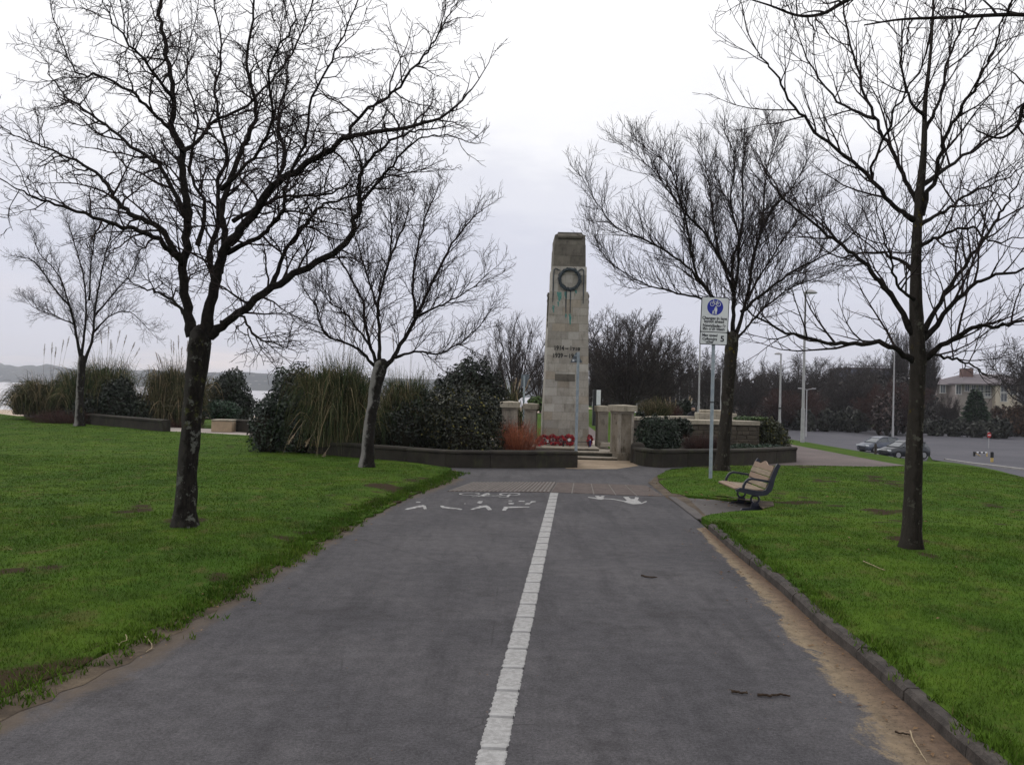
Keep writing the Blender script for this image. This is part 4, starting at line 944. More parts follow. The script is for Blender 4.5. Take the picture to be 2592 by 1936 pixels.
# ---- low planter walls
def wall_strip(name, line, h, th, label, cat, mat, nseg, cope=None, cope_mat=None):
    t = thing(name, (line[0].x, line[0].y, 0), label, cat); pts = []
    cum_ = [0]
    for a, c in zip(line[:-1], line[1:]): cum_.append(cum_[-1] + (c - a).length)
    L = cum_[-1]
    def at_(s):
        for i in range(len(line) - 1):
            if s <= cum_[i + 1] + 1e-6: return line[i].lerp(line[i + 1], (s - cum_[i]) / (cum_[i + 1] - cum_[i]))
        return line[-1]
    for i in range(nseg):
        s0, s1 = L * i / nseg + .004, L * (i + 1) / nseg - .004; b = MB(); m = 4; vs = []; dz = rnd.uniform(-.01, .01)
        cv_ = MB(); cvs = []
        for j in range(m + 1):
            s_ = s0 + (s1 - s0) * j / m; p = at_(s_); tt = (at_(min(L, s_ + .05)) - at_(max(0, s_ - .05))).normalized(); n_ = Vector((-tt.y, tt.x, 0)); p0 = Vector((p.x, p.y, 0)); g0 = gz(p.x, p.y)
            vs += [p0 + Z3 * (g0 - .1), p0 + Z3 * (g0 + h * .78), p0 - n_ * .03 + Z3 * (g0 + h * .84), p0 - n_ * .03 + Z3 * (g0 + h - .03 + dz), p0 + Z3 * (g0 + h + dz), p0 + n_ * th + Z3 * (g0 + h + dz), p0 + n_ * th + Z3 * (g0 - .1)]
        kk = 7; b.add(vs, [(j * kk + q, j * kk + q + 1, (j + 1) * kk + q + 1, (j + 1) * kk + q) for j in range(m) for q in range(kk - 1)] + [tuple(range(kk)), tuple(m * kk + q for q in range(kk))[::-1]]); b.build('wall_block', mat, t)
    return t
def gp(px, py): p = G(px, py); return Vector((p.x, p.y, 0))
wl_line = [gp(640, 1122), gp(655, 1136), gp(720, 1149), gp(830, 1159), gp(960, 1170), gp(1143, 1184), gp(1300, 1185), gp(1462, 1184)]
wall_strip('planter_wall', wl_line, .42, .3, 'long dark low planter wall under pampas grass and evergreen bushes', 'wall', M_WALL, 12)
wr_line = [gp(1600, 1165), gp(1604, 1174), gp(1630, 1180), gp(1674, 1184), gp(1738, 1182), gp(1850, 1180), gp(1940, 1176), gp(2016, 1170)]
wall_strip('planter_wall', wr_line, .46, .3, 'low dark planter wall with green algae patch behind the bench', 'wall', M_WALL, 7)
e = MB(); p = gp(1606, 1172); e.lathe((p.x + .1, p.y + .12, 0), [(.2, -.05), (.2, .42), (.19, .5), (.15, .55), (.06, .575), (.01, .58)], 16); o = e.build('end_post', M_WALL, None, (p.x, p.y, 0), smooth=True); props(o, 'rounded stone end post of the right planter wall beside the stained pier', 'stone post')
# planting beds
bedL = [(v.x, v.y + .15) for v in wl_line] + [(wl_line[-1].x, 25.6), (-.2, 26.5), (-.2, 31), (-9, 31)]
patch('planting_bed', bedL, .6, lambda x, y: .27 + bumpy(x, y, .03), M_SOIL)
bedR = [(v.x + .12, v.y + .2) for v in wr_line] + [(wr_line[-1].x + .0, 31), (3.6, 31)]
patch('planting_bed', bedR, .6, lambda x, y: gz(x, y) + .34 + bumpy(x, y, .03), M_SOIL)

# ---- stone enclosure wall with coping on the right (individual rubble stones)
def rubble_wall(name, a, c, z0, z1, th, label, seed, stones_=True, cope_depth=None, cope_h=.12):
    a, c = Vector(a), Vector(c); d = (c - a); L = d.length; d.normalize(); n = Vector((d.y, -d.x, 0)); r = random.Random(seed)
    if n.y > 0: n = -n
    t = thing(name, ((a + c) / 2).to_tuple()[:2] + (z0,), label, 'wall')
    b = MB(); b.prism([(0, 0), (L, 0), (L, z1 - z0), (0, z1 - z0)], th, a + Z3 * z0, d, Z3, -n); b.build('core', M_MORTAR, t)
    if stones_:
        z = z0
        while z < z1 - .03:
            h = min(r.uniform(.07, .14), z1 - z); u = 0
            while u < L - .02:
                w = min(r.uniform(.16, .42), L - u); b = MB(); p_ = r.uniform(.012, .03)
                M = Matrix((d, -n, Z3)).transposed().to_4x4(); M.translation = a + d * (u + w / 2) + Z3 * (z + h / 2) + n * (p_ / 2 - .01)
                b.box((0, 0, 0), (w - .012, p_ + .04, h - .012), M, .012); b.build('stone', M_RUBBLE, t); u += w
            z += h
    cdp = cope_depth or th + .1; m = max(1, int(L / .9))
    for i in range(m):
        b = MB(); M = Matrix((d, -n, Z3)).transposed().to_4x4(); M.translation = a + d * (L * (i + .5) / m) + Z3 * (z1 + cope_h / 2) - n * (cdp / 2 - .07); b.box((0, 0, 0), (L / m - .006 + (.06 if m == 1 else 0), cdp, cope_h), M, .008); b.build('coping', M_COPE, t)
    return t
Yw = 24.6
w0, w1 = A(1748, 1070, Yw), A(1922, 1078, Yw + .3)
zt_w = A(1835, 1066, Yw).z
rubble_wall('enclosure_wall', (w0.x, w0.y, 0), (w1.x, w1.y, 0), .25, zt_w - .12, .35, 'rubble stone enclosure wall with broad pale coping behind the bench', 3, True, 1.15, .13)
c0, c1 = A(1606, 1053, 23.6), A(1752, 1059, 26.3)
rubble_wall('enclosure_wall', (c0.x, c0.y, 0), (c1.x, c1.y, 0), .2, A(1690, 1054, 25).z - .1, .3, 'narrow enclosure wall running back from the broad gate pier', 4, False, None, .1)
c = A(1818, 1038, 27.0); b = MB(); hw = PXM(48, 27)
bp = thing('stone_seat_block', (c.x, c.y, 0), 'pale stepped stone block rising behind the broad coping', 'stone block')
for (wf, z0, z1, df) in ((1, 0, c.z - .1, 1), (.8, c.z - .1, c.z, .8)):
    b = MB(); b.box((c.x, c.y + .4, (z0 + z1) / 2), (hw * 2 * wf, .8 * df, z1 - z0 - .002), None, .02); b.build('block', M_COPE, bp)
# ================================================================== bare trees
def catmull(pts, per=4):
    P = [Vector(p) for p in pts]; out = []
    for i in range(len(P) - 1):
        p0 = P[i - 1] if i else P[0] * 2 - P[1]; p1, p2 = P[i], P[i + 1]; p3 = P[i + 2] if i + 2 < len(P) else P[-1] * 2 - P[-2]
        for k in range(per):
            t = k / per; out.append(.5 * ((2 * p1) + (p2 - p0) * t + (2 * p0 - 5 * p1 + 4 * p2 - p3) * t * t + (3 * p1 - p0 - 3 * p2 + p3) * t ** 3))
    out.append(P[-1].copy()); return out
def tubes_np(P, R, n):
    """many tubes at once: P (N,k,3), R (N,k)"""
    N, k, _ = P.shape; T = np.gradient(P, axis=1); T /= np.linalg.norm(T, axis=2, keepdims=True) + 1e-9
    D = P[:, -1] - P[:, 0]; D /= np.linalg.norm(D, axis=1, keepdims=True) + 1e-9
    ref = np.where(np.abs(D[:, 2:3]) < .8, np.array([[0, 0, 1.]]), np.array([[1., 0, 0]])); U = np.cross(D, ref)[:, None, :] * np.ones((1, k, 1))
    U = U - T * (U * T).sum(2, keepdims=True); U /= np.linalg.norm(U, axis=2, keepdims=True) + 1e-9; Wv = np.cross(T, U)
    a = np.arange(n) * 2 * np.pi / n; V = P[:, :, None, :] + R[:, :, None, None] * (U[:, :, None, :] * np.cos(a)[None, None, :, None] + Wv[:, :, None, :] * np.sin(a)[None, None, :, None])
    base = (np.arange(N) * k * n)[:, None, None]; i = np.arange(k - 1)[None, :, None] * n; j = np.arange(n)[None, None, :]; j2 = (j + 1) % n
    F = np.stack([base + i + j, base + i + j2, base + i + n + j2, base + i + n + j], -1).reshape(-1, 4); return V.reshape(-1, 3), F
class Twigs:
    def __init__(s): s.g = {}
    def add(s, pts, rs, sides): s.g.setdefault((len(pts), sides), ([], [])); s.g[(len(pts), sides)][0].append([tuple(p) for p in pts]); s.g[(len(pts), sides)][1].append(rs)
    def mesh(s, org):
        Vs, Fs, o = [], [], 0
        for (k, n), (P, R) in s.g.items():
            V, F = tubes_np(np.array(P) - np.array(org), np.array(R), n); Vs.append(V); Fs.append(F + o); o += len(V)
        return np_mesh(np.concatenate(Vs), np.concatenate(Fs), True)
def rvec(r): return Vector((r.gauss(0, 1), r.gauss(0, 1), r.gauss(0, 1)))
def spawn(tw, pts, rads, lvl, prm, r):
    L = [0.0]
    for a, c in zip(pts[:-1], pts[1:]): L.append(L[-1] + (c - a).length)
    tot = L[-1]; s = tot * prm['s0'][lvl] + r.uniform(0, prm['gap'][lvl])
    maxl = len(prm['len'])
    while s < tot:
        i = 0
        while i < len(L) - 2 and L[i + 1] < s: i += 1
        t = (s - L[i]) / max(1e-6, L[i + 1] - L[i]); p = pts[i].lerp(pts[i + 1], t); tan = (pts[i + 1] - pts[i]).normalized(); rp = rads[i] + (rads[i + 1] - rads[i]) * t
        q = rvec(r); q = (q - tan * q.dot(tan)); q.z *= prm.get('flat', 1.0) if lvl == 0 else 1
        q = q.normalized(); an = math.radians(r.gauss(prm['ang'][lvl], 12)); d = (tan * math.cos(an) + q * math.sin(an)); d.z += prm['up'][lvl]; d.normalize()
        ln = prm['len'][lvl] * r.uniform(.45, 1.15) * (1 - prm.get('fall', .5) * s / tot)
        rr = max(prm['rmin'], min(rp * .72, prm['rad'][lvl] * (.5 + ln / prm['len'][lvl] * .6)))
        k = prm['k'][lvl]; P = [p]; cur = p
        for j in range(k - 1):
            d = (d + rvec(r) * prm['wig'][lvl] + Vector((0, 0, prm['trop'][lvl]))).normalized(); cur = cur + d * (ln / (k - 1)); P.append(cur)
        last = lvl == maxl - 1; tip = prm['rmin'] * (.55 if last else .8)
        R = [rr + (tip - rr) * (j / (k - 1)) ** .8 for j in range(k)]
        tw.add(P, R, prm['sides'][lvl])
        if not last: spawn(tw, P, R, lvl + 1, prm, r)
        s += prm['gap'][lvl] * r.uniform(.55, 1.45)
GNARL = dict(rk=.86, s0=(.12, .12, .1), gap=(.145, .095, .066), ang=(52, 50, 48), up=(.12, .08, .05), len=(1.25, .52, .22), rad=(.017, .008, .0048), rmin=.0033, k=(7, 5, 4), wig=(.23, .28, .3), trop=(.05, .05, .04), sides=(5, 4, 3), fall=.6)
STRAIGHT = dict(rk=.9, s0=(.12, .12, .15), gap=(.19, .14, .12), ang=(45, 42, 45), up=(.2, .15, .1), len=(1.35, .6, .2), rad=(.016, .007, .0042), rmin=.0030, k=(7, 5, 3), wig=(.10, .12, .16), trop=(.10, .10, .06), sides=(5, 4, 3), fall=.4)
FAN = dict(rk=.72, s0=(.1, .1, .12), gap=(.115, .10, .085), ang=(36, 36, 40), up=(.2, .18, .12), len=(1.5, .75, .3), rad=(.014, .007, .0044), rmin=.0036, k=(7, 5, 3), wig=(.10, .11, .14), trop=(.10, .10, .08), sides=(5, 4, 3), fall=.52)
FANL = dict(rk=.75, s0=(.12, .12, .15), gap=(.125, .095, .08), ang=(40, 42, 42), up=(.15, .12, .1), len=(1.3, .62, .26), rad=(.014, .007, .0044), rmin=.0036, k=(7, 5, 3), wig=(.14, .17, .2), trop=(.07, .07, .06), sides=(5, 4, 3), fall=.48)
def traced_tree(name, label, cat, Yo, trunk, limbs, prm, seed, bark, bark2=None, group=None, jit=.012, flare=1.35):
    """trunk: [(px, py, r)], limbs: [(depth offset at the end, r0, r1, [(px, py), ...])]; depth in metres"""
    r = random.Random(seed); Y0 = G(trunk[0][0], trunk[0][1], .1 if trunk[0][0] > 1500 else .07).y; Yo = Y0 / SCL
    def pt(px, py, dy): return CAM + ray(px, py) * (Y0 + dy)
    b0 = pt(trunk[0][0], trunk[0][1], 0)
    t = thing(name, (b0.x, b0.y, gz(b0.x, b0.y)), label, cat, group)
    P = catmull([pt(x, y, 0) for x, y, _ in trunk], 8); n = len(P); rr = []
    for i in range(n):
        f = i / (n - 1) * (len(trunk) - 1); k = min(int(f), len(trunk) - 2); u = f - k; rr.append(trunk[k][2] * (1 - u) + trunk[k + 1][2] * u)
    d_ = (P[-1] - P[-3]).normalized(); q_ = rr[-1]; P += [P[-1] + d_ * q_ * .45, P[-1] + d_ * q_ * .8]; rr += [q_ * .72, q_ * .3]
    P.insert(0, P[0] - Vector((0, 0, .15))); rr.insert(0, rr[0] * 1.1)
    b = MB(); NS = 20; vs = []; fs = []
    for i, (p, q) in enumerate(zip(P, rr)):
        fl = 1 + (flare - 1) * math.exp(-max(0, (p - b0).length) / .16) if i < 12 else 1
        for k in range(NS):
            a = 2 * math.pi * k / NS; e = Vector((math.cos(a), math.sin(a), 0)); lump = 1 + .16 * mnoise.noise(p * 2.9 + e * 1.1) + .09 * mnoise.noise(p * 8 + e * 2.4) + (.12 * math.sin(a * 4 + seed) * (fl - 1) / max(.01, flare - 1) if fl > 1.02 else 0)
            vs.append(p + e * q * fl * lump)
    fs = [(i * NS + k, i * NS + (k + 1) % NS, (i + 1) * NS + (k + 1) % NS, (i + 1) * NS + k) for i in range(len(P) - 1) for k in range(NS)]
    b.add(vs, fs + [tuple((len(P) - 1) * NS + k for k in range(NS))]); b.build('trunk', bark, t, smooth=True)
    tw = Twigs()
    for li, (dy, r0, r1, pts) in enumerate(limbs):
        m = len(pts); dy0 = 0 if not isinstance(dy, tuple) else dy[0]; dy1 = dy if not isinstance(dy, tuple) else dy[1]
        Q = [pt(x, y, dy0 + (dy1 - dy0) * (i / (m - 1)) ** 1.1) for i, (x, y) in enumerate(pts)]
        Q = catmull(Q, 5); k = len(Q)
        Q = [q + rvec(r) * jit * (1 if 0 < i else 0) for i, q in enumerate(Q)]
        rk = prm.get('rk', 1); R = [rk * (r1 + (r0 - r1) * (1 - i / (k - 1)) ** .95) for i in range(k)]
        lt = Twigs(); lt.add(Q, [R[0] * 1.35, R[1] * 1.22, R[2] * 1.1] + R[3:], 10); link_mesh('limb', lt.mesh(ORG[t]), t, None, bark2 or M_BRANCH)
        spawn(tw, Q, R, 0, prm, r)
        # leading shoot beyond the limb
        d = (Q[-1] - Q[-3]).normalized(); cur = Q[-1]; S_ = [cur]
        for j in range(5): d = (d + rvec(r) * .12 + Vector((0, 0, .05))).normalized(); cur = cur + d * .12; S_.append(cur)
        SR = [R[-1] * (1 - j / 6) + prm['rmin'] * .5 for j in range(6)]; tw.add(S_, SR, 4); spawn(tw, S_, SR, 1, prm, r)
    link_mesh('crown', tw.mesh(ORG[t]), t, None, M_TWIG); return t
# big spreading tree on the left lawn
traced_tree('bare_tree', 'large spreading bare tree with thick lichened trunk on the left lawn', 'tree', 10.5,
    [(468, 1330, .135), (472, 1230, .125), (482, 1100, .122), (492, 1000, .118), (500, 930, .13), (505, 880, .145), (508, 842, .13)],
    [(.3, .075, .02, [(488, 850), (470, 760), (464, 676), (476, 558), (464, 470), (458, 376), (435, 329), (438, 235), (415, 117), (405, 20), (420, -80)]),
     (1.2, .034, .010, [(460, 385), (493, 364), (523, 335), (541, 306), (623, 270), (700, 190), (760, 90), (800, -20)]),
     (-1.0, .085, .010, [(517, 850), (541, 729), (565, 640), (622, 564), (693, 470), (746, 435), (823, 388), (882, 347), (999, 329), (1117, 294), (1200, 225)]),
     (-1.6, .026, .006, [(872, 352), (917, 288), (993, 235), (1070, 141), (1117, 76), (1150, 10)]),
     (.8, .055, .012, [(553, 690), (570, 600), (563, 529), (590, 430), (635, 329), (650, 282), (623, 159), (640, 47), (650, -60)]),
     (1.8, .045, .010, [(545, 720), (530, 640), (552, 560), (549, 460), (575, 390), (545, 260), (560, 120), (540, 0)]),
     (-.4, .065, .012, [(530, 850), (588, 805), (688, 729), (782, 676), (876, 617), (899, 558), (911, 517), (911, 447), (940, 400), (1000, 350), (1060, 330)]),
     (-1.4, .024, .007, [(905, 520), (964, 453), (999, 411), (1058, 353), (1130, 340)]),
     (.9, .032, .008, [(688, 725), (723, 635), (764, 576), (793, 547), (823, 517), (905, 494), (960, 450), (1040, 440)]),
     (-1.5, .036, .008, [(575, 640), (652, 600), (693, 564), (717, 529), (723, 470), (770, 364), (790, 250), (850, 130), (900, 20)]),
     (-1.2, .045, .007, [(462, 665), (411, 617), (353, 582), (276, 564), (176, 529), (88, 500), (15, 462)]),
     (1.0, .048, .007, [(462, 660), (400, 576), (329, 541), (282, 488), (253, 447), (176, 400), (88, 364), (25, 335)]),
     (2.0, .036, .006, [(478, 560), (411, 429), (347, 382), (264, 317), (194, 264), (140, 215), (112, 150)]),
     (-1.0, .03, .006, [(437, 335), (400, 300), (345, 245), (253, 194), (194, 188), (147, 70)]),
     (-1.8, .024, .006, [(438, 252), (382, 176), (329, 118), (290, 60), (270, 20)]),
     (1.6, .028, .006, [(590, 560), (705, 500), (823, 494), (882, 470), (960, 480)]),
     (.6, .024, .005, [(470, 800), (435, 758), (390, 735), (350, 722), (310, 700)]),
     (-1.3, .022, .005, [(560, 815), (610, 800), (645, 850), (690, 868), (728, 885)]),
     (1.9, .03, .007, [(500, 620), (520, 520), (480, 430), (500, 300), (470, 190), (490, 60)]),
     (2.2, .03, .007, [(640, 550), (720, 420), (700, 300), (730, 180), (700, 60)]),
     (-2.0, .028, .006, [(560, 480), (640, 400), (690, 300), (680, 180), (740, 70), (730, -40)])],
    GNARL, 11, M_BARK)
# straight-leadered tree on the right lawn
traced_tree('bare_tree', 'bare tree with straight mossy trunk and whorled branches on the right lawn', 'tree', 10.2,
    [(2306, 1388, .108), (2313, 1200, .098), (2318, 1050, .094), (2322, 950, .092), (2325, 915, .100), (2322, 860, .088), (2318, 700, .066), (2322, 581, .056), (2328, 494, .052), (2339, 378, .036), (2342, 262, .026), (2357, 116, .018), (2366, -60, .010)],
    [(-.8, .035, .007, [(2312, 556), (2264, 523), (2206, 453), (2147, 401), (2066, 331), (1996, 250), (1950, 170), (1915, 128)]),
     (1.0, .034, .008, [(2325, 515), (2293, 459), (2246, 360), (2211, 296), (2176, 192), (2142, 58), (2130, -60)]),
     (1.5, .02, .006, [(2214, 300), (2124, 256), (2043, 151), (1990, 0)]),
     (.3, .04, .007, [(2312, 845), (2264, 761), (2206, 686), (2147, 633), (2078, 581), (1985, 506), (1940, 440)]),
     (-1.0, .042, .007, [(2318, 918), (2264, 883), (2211, 866), (2130, 872), (2060, 860), (1944, 819), (1890, 780)]),
     (-1.2, .02, .006, [(2206, 456), (2217, 401), (2252, 314), (2275, 256), (2345, 134), (2360, 30)]),
     (-.9, .032, .008, [(2333, 545), (2368, 442), (2391, 349), (2438, 273), (2484, 198), (2520, 105), (2560, 0)]),
     (1.2, .026, .006, [(2330, 568), (2391, 535), (2450, 494), (2525, 459), (2600, 420)]),
     (-1.1, .024, .006, [(2328, 620), (2380, 599), (2461, 575), (2502, 610), (2600, 598)]),
     (.7, .034, .007, [(2338, 840), (2391, 744), (2473, 628), (2525, 552), (2555, 505), (2600, 420)]),
     (-.6, .036, .008, [(2335, 860), (2426, 755), (2484, 709), (2592, 680), (2680, 640)]),
     (-1.2, .038, .009, [(2335, 910), (2409, 860), (2461, 831), (2525, 825), (2600, 812), (2700, 800)]),
     (1.4, .028, .007, [(2333, 470), (2438, 395), (2525, 343), (2600, 290)]),
     (1.6, .026, .006, [(2318, 690), (2250, 645), (2190, 640), (2120, 650), (2050, 600)]),
     (-1.5, .022, .006, [(2320, 760), (2270, 720), (2250, 640), (2230, 560)]),
     (.8, .024, .006, [(2341, 330), (2380, 250), (2400, 150), (2440, 40), (2450, -50)]),
     (-.8, .022, .006, [(2340, 300), (2300, 240), (2280, 160), (2290, 40)]),
     (1.5, .022, .006, [(2330, 890), (2390, 905), (2440, 915), (2490, 945), (2520, 955)])],
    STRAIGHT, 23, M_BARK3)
# fan-shaped tree behind the sign
traced_tree('bare_tree', 'bare fan shaped tree with dense upright twigs beside the lane sign', 'tree', 20.3,
    [(1826, 1192, .17), (1838, 1060, .145), (1845, 960, .145), (1851, 885, .16), (1853, 850, .14)],
    [(.4, .07, .012, [(1853, 865), (1857, 755), (1855, 668), (1880, 560), (1880, 430), (1885, 360)]),
     (-1.0, .06, .010, [(1848, 860), (1815, 770), (1764, 697), (1740, 581), (1700, 436), (1630, 370)]),
     (1.2, .045, .008, [(1810, 780), (1775, 757), (1700, 738), (1624, 715), (1537, 657), (1495, 580)]),
     (-1.5, .04, .008, [(1790, 730), (1720, 660), (1640, 610), (1566, 581), (1520, 525), (1480, 460)]),
     (.5, .065, .010, [(1860, 855), (1886, 773), (1915, 616), (1961, 523), (2008, 470), (2050, 400)]),
     (-1.2, .05, .009, [(1875, 790), (1944, 732), (2031, 674), (2118, 628), (2190, 560)]),
     (1.6, .045, .008, [(1860, 865), (1890, 830), (1915, 802), (1990, 735), (2080, 700), (2150, 670)]),
     (2.0, .045, .009, [(1857, 740), (1820, 640), (1800, 520), (1790, 440), (1765, 380)]),
     (-2.0, .045, .009, [(1860, 730), (1870, 620), (1850, 500), (1860, 410), (1842, 345)]),
     (1.8, .04, .008, [(1900, 690), (1930, 560), (1940, 440), (1955, 370), (1950, 320)]),
     (-1.8, .04, .008, [(1850, 700), (1790, 600), (1720, 520), (1660, 440), (1600, 380)]),
     (2.4, .035, .008, [(1890, 760), (1960, 640), (2020, 560), (2100, 490)])],
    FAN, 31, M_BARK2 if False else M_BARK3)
# tree at the corner of the left lawn
traced_tree('bare_tree', 'bare tree with pale grey trunk leaning before the pampas grass', 'tree', 19,
    [(928, 1181, .155), (935, 1080, .135), (948, 1000, .13), (958, 945, .16), (965, 920, .15)],
    [(-1.2, .05, .008, [(955, 935), (920, 895), (881, 870), (823, 846), (800, 780), (775, 740)]),
     (.8, .06, .010, [(958, 935), (940, 881), (923, 811), (917, 764), (882, 693), (846, 635), (820, 570)]),
     (-.6, .06, .010, [(962, 930), (960, 850), (958, 764), (987, 646), (990, 560), (985, 500)]),
     (.4, .075, .010, [(970, 935), (1005, 890), (1058, 793), (1087, 729), (1134, 635), (1190, 560), (1222, 529)]),
     (1.4, .045, .009, [(1050, 805), (1046, 693), (1075, 558), (1099, 500), (1110, 470)]),
     (-1.2, .04, .008, [(1000, 905), (1060, 890), (1116, 893), (1193, 846), (1230, 800)]),
     (-1.4, .035, .008, [(1060, 800), (1120, 770), (1180, 740), (1240, 690)]),
     (1.6, .04, .008, [(960, 800), (930, 700), (900, 600), (880, 520)]),
     (1.8, .04, .008, [(985, 660), (1020, 580), (1040, 500)]),
     (-1.6, .032, .007, [(940, 880), (880, 800), (830, 760), (790, 700)])],
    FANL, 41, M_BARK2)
# young tree further out by the promenade
traced_tree('bare_tree', 'slim young bare tree before the promenade pampas', 'tree', 32,
    [(201, 1078, .17), (202, 1000, .15), (206, 940, .15), (208, 905, .14)],
    [(-1.0, .08, .012, [(206, 915), (190, 830), (176, 776), (141, 735), (88, 664), (45, 650)]),
     (1.0, .07, .012, [(206, 915), (215, 830), (218, 760), (206, 676), (180, 590), (165, 550)]),
     (-.6, .08, .012, [(210, 930), (235, 850), (240, 780), (253, 705), (282, 588), (300, 540)]),
     (1.2, .05, .010, [(240, 800), (290, 740), (330, 690), (370, 600)]),
     (-1.2, .045, .010, [(238, 840), (280, 800), (330, 790), (385, 845)]),
     (1.6, .045, .010, [(180, 790), (150, 700), (100, 640), (75, 570)]),
     (-1.8, .045, .010, [(225, 760), (230, 660), (240, 590), (230, 530)]),
     (1.5, .035, .009, [(185, 820), (140, 800), (90, 780), (65, 755)])],
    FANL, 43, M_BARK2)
# tree standing just outside the view on the right: its boughs hang into the picture
_b = Vector((6.6, 8.2, 0)); tr = thing('bare_tree', _b, 'bare tree out of view whose drooping boughs hang in at the top right', 'tree')
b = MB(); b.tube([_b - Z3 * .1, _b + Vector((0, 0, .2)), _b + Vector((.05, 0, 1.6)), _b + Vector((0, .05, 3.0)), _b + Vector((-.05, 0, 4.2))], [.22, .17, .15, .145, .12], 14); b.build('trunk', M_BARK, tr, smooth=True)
tw = Twigs(); r_ = random.Random(8)
for dys, r0, r1, pts in (((0, -.6), .03, .006, [(3120, 250), (2850, 120), (2700, 60), (2592, 38), (2400, 45), (2280, 50), (2188, 64)]),
                         ((0, -.8), .03, .005, [(3110, 0), (2850, -250), (2500, -160), (2300, -70), (2147, 0), (2083, 35), (2020, 40), (1950, 15), (1885, -5)]),
                         ((0, .5), .032, .007, [(3100, 350), (2800, 260), (2640, 250), (2592, 268), (2575, 320), (2530, 350), (2470, 330)]),
                         ((0, 0), .06, .012, [(3110, 100), (2900, -200), (2750, -400)]), ((0, .8), .05, .01, [(3110, 120), (3250, -150), (3400, -350)])):
    m = len(pts); Q = catmull([CAM + ray(x, y) * (8.2 + dys[0] + (dys[1] - dys[0]) * i / (m - 1)) for i, (x, y) in enumerate(pts)], 5); k = len(Q); R = [r1 + (r0 - r1) * (1 - i / (k - 1)) for i in range(k)]
    lt = Twigs(); lt.add(Q, R, 9); link_mesh('limb', lt.mesh(ORG[tr]), tr, None, M_BRANCH)
    P2 = dict(GNARL); P2['trop'] = (-.06, -.08, -.06); P2['up'] = (-.1, -.1, -.1); P2['gap'] = (.16, .13, .1); P2['len'] = (.75, .36, .17); spawn(tw, Q, R, 0, P2, r_)
link_mesh('crown', tw.mesh(ORG[tr]), tr, None, M_TWIG)
# ================================================================== shrubs, pampas, planting
def leaf_cloud(lobes, n, size, seed, shell=.62, flat=.0, org=(0, 0, 0), rough=.16):
    r = np.random.RandomState(seed); w = np.array([a[1][0] * a[1][2] for a in lobes]); w = w / w.sum(); idx = r.choice(len(lobes), n, p=w)
    C = np.array([a[0] for a in lobes])[idx]; Rd = np.array([a[1] for a in lobes])[idx]
    d = r.normal(size=(n, 3)); d /= np.linalg.norm(d, axis=1, keepdims=True); d[:, 2] = np.where(d[:, 2] < -.55, -d[:, 2], d[:, 2])
    bump = np.array([mnoise.noise(Vector(q * 2.3 + c)) + .6 * mnoise.noise(Vector(q * 6 + c)) for q, c in zip(d, C)])
    rad = (shell + (1 - shell) * r.uniform(0, 1, n) ** .45) * (1 + rough * 1.6 * bump) + r.exponential(.02, n)
    P = C + d * Rd * rad[:, None] - np.array(org)
    nrm = d * .9 + r.normal(size=(n, 3)) * .65; nrm /= np.linalg.norm(nrm, axis=1, keepdims=True)
    a = np.cross(nrm, r.normal(size=(n, 3))); a /= np.linalg.norm(a, axis=1, keepdims=True) + 1e-9; b = np.cross(nrm, a)
    s = size * r.uniform(.6, 1.4, (n, 1)); V = np.stack([P - a * s * .55, P + b * s * .3 + nrm * s * .12, P + a * s * .6, P - b * s * .3 + nrm * s * .12], 1).reshape(-1, 3)
    return V, np.arange(n * 4).reshape(-1, 4)
def blob(lobes, k=.72, org=(0, 0, 0)):
    b = MB()
    for c, rd in lobes:
        vs = []; fs = []; N, M_ = 12, 7
        for j in range(M_ + 1):
            th = math.pi * j / M_
            for i in range(N):
                ph = 2 * math.pi * i / N; d = Vector((math.sin(th) * math.cos(ph), math.sin(th) * math.sin(ph), math.cos(th))); q = 1 + .18 * mnoise.noise(d * 2.3 + Vector(c)); vs.append((c[0] + d.x * rd[0] * k * q, c[1] + d.y * rd[1] * k * q, c[2] + d.z * rd[2] * k * q))
        for j in range(M_):
            for i in range(N): fs.append((j * N + i, j * N + (i + 1) % N, (j + 1) * N + (i + 1) % N, (j + 1) * N + i))
        b.add(vs, fs)
    return b
M_INNER = simple('inner_twigs', (.014, .013, .009), (.022, .019, .013), 9, .95, .1)
def shrub(name, label, cat, lobes_px, Yo, n, size, mat, seed, group=None, depth=.8, z0=.2, shell=.62):
    """lobes_px: (px0, px1, py_top, py_bottom[, dY])"""
    lobes = []
    for L in lobes_px:
        y = Yo + (L[4] if len(L) > 4 else 0); c = A((L[0] + L[1]) / 2, (L[2] + L[3]) / 2, y); rx = PXM((L[1] - L[0]) / 2, y); rz = PXM((L[3] - L[2]) / 2, y); lobes.append(((c.x, c.y, c.z), (rx, rx * depth, rz)))
    c = lobes[0][0]; t = thing(name, (c[0], c[1], z0), label, cat, group)
    V, F = leaf_cloud(lobes, n, size, seed, shell, org=ORG[t]); link_mesh('foliage', np_mesh(V, F), t, None, mat)
    blob(lobes, .66).build('branches', M_INNER, t, smooth=True)
    b = MB(); b.tube([(c[0], c[1], z0 - .05), (c[0], c[1], c[2])], [.05, .03], 6); b.build('stem', M_DEADTWIG, t); return t
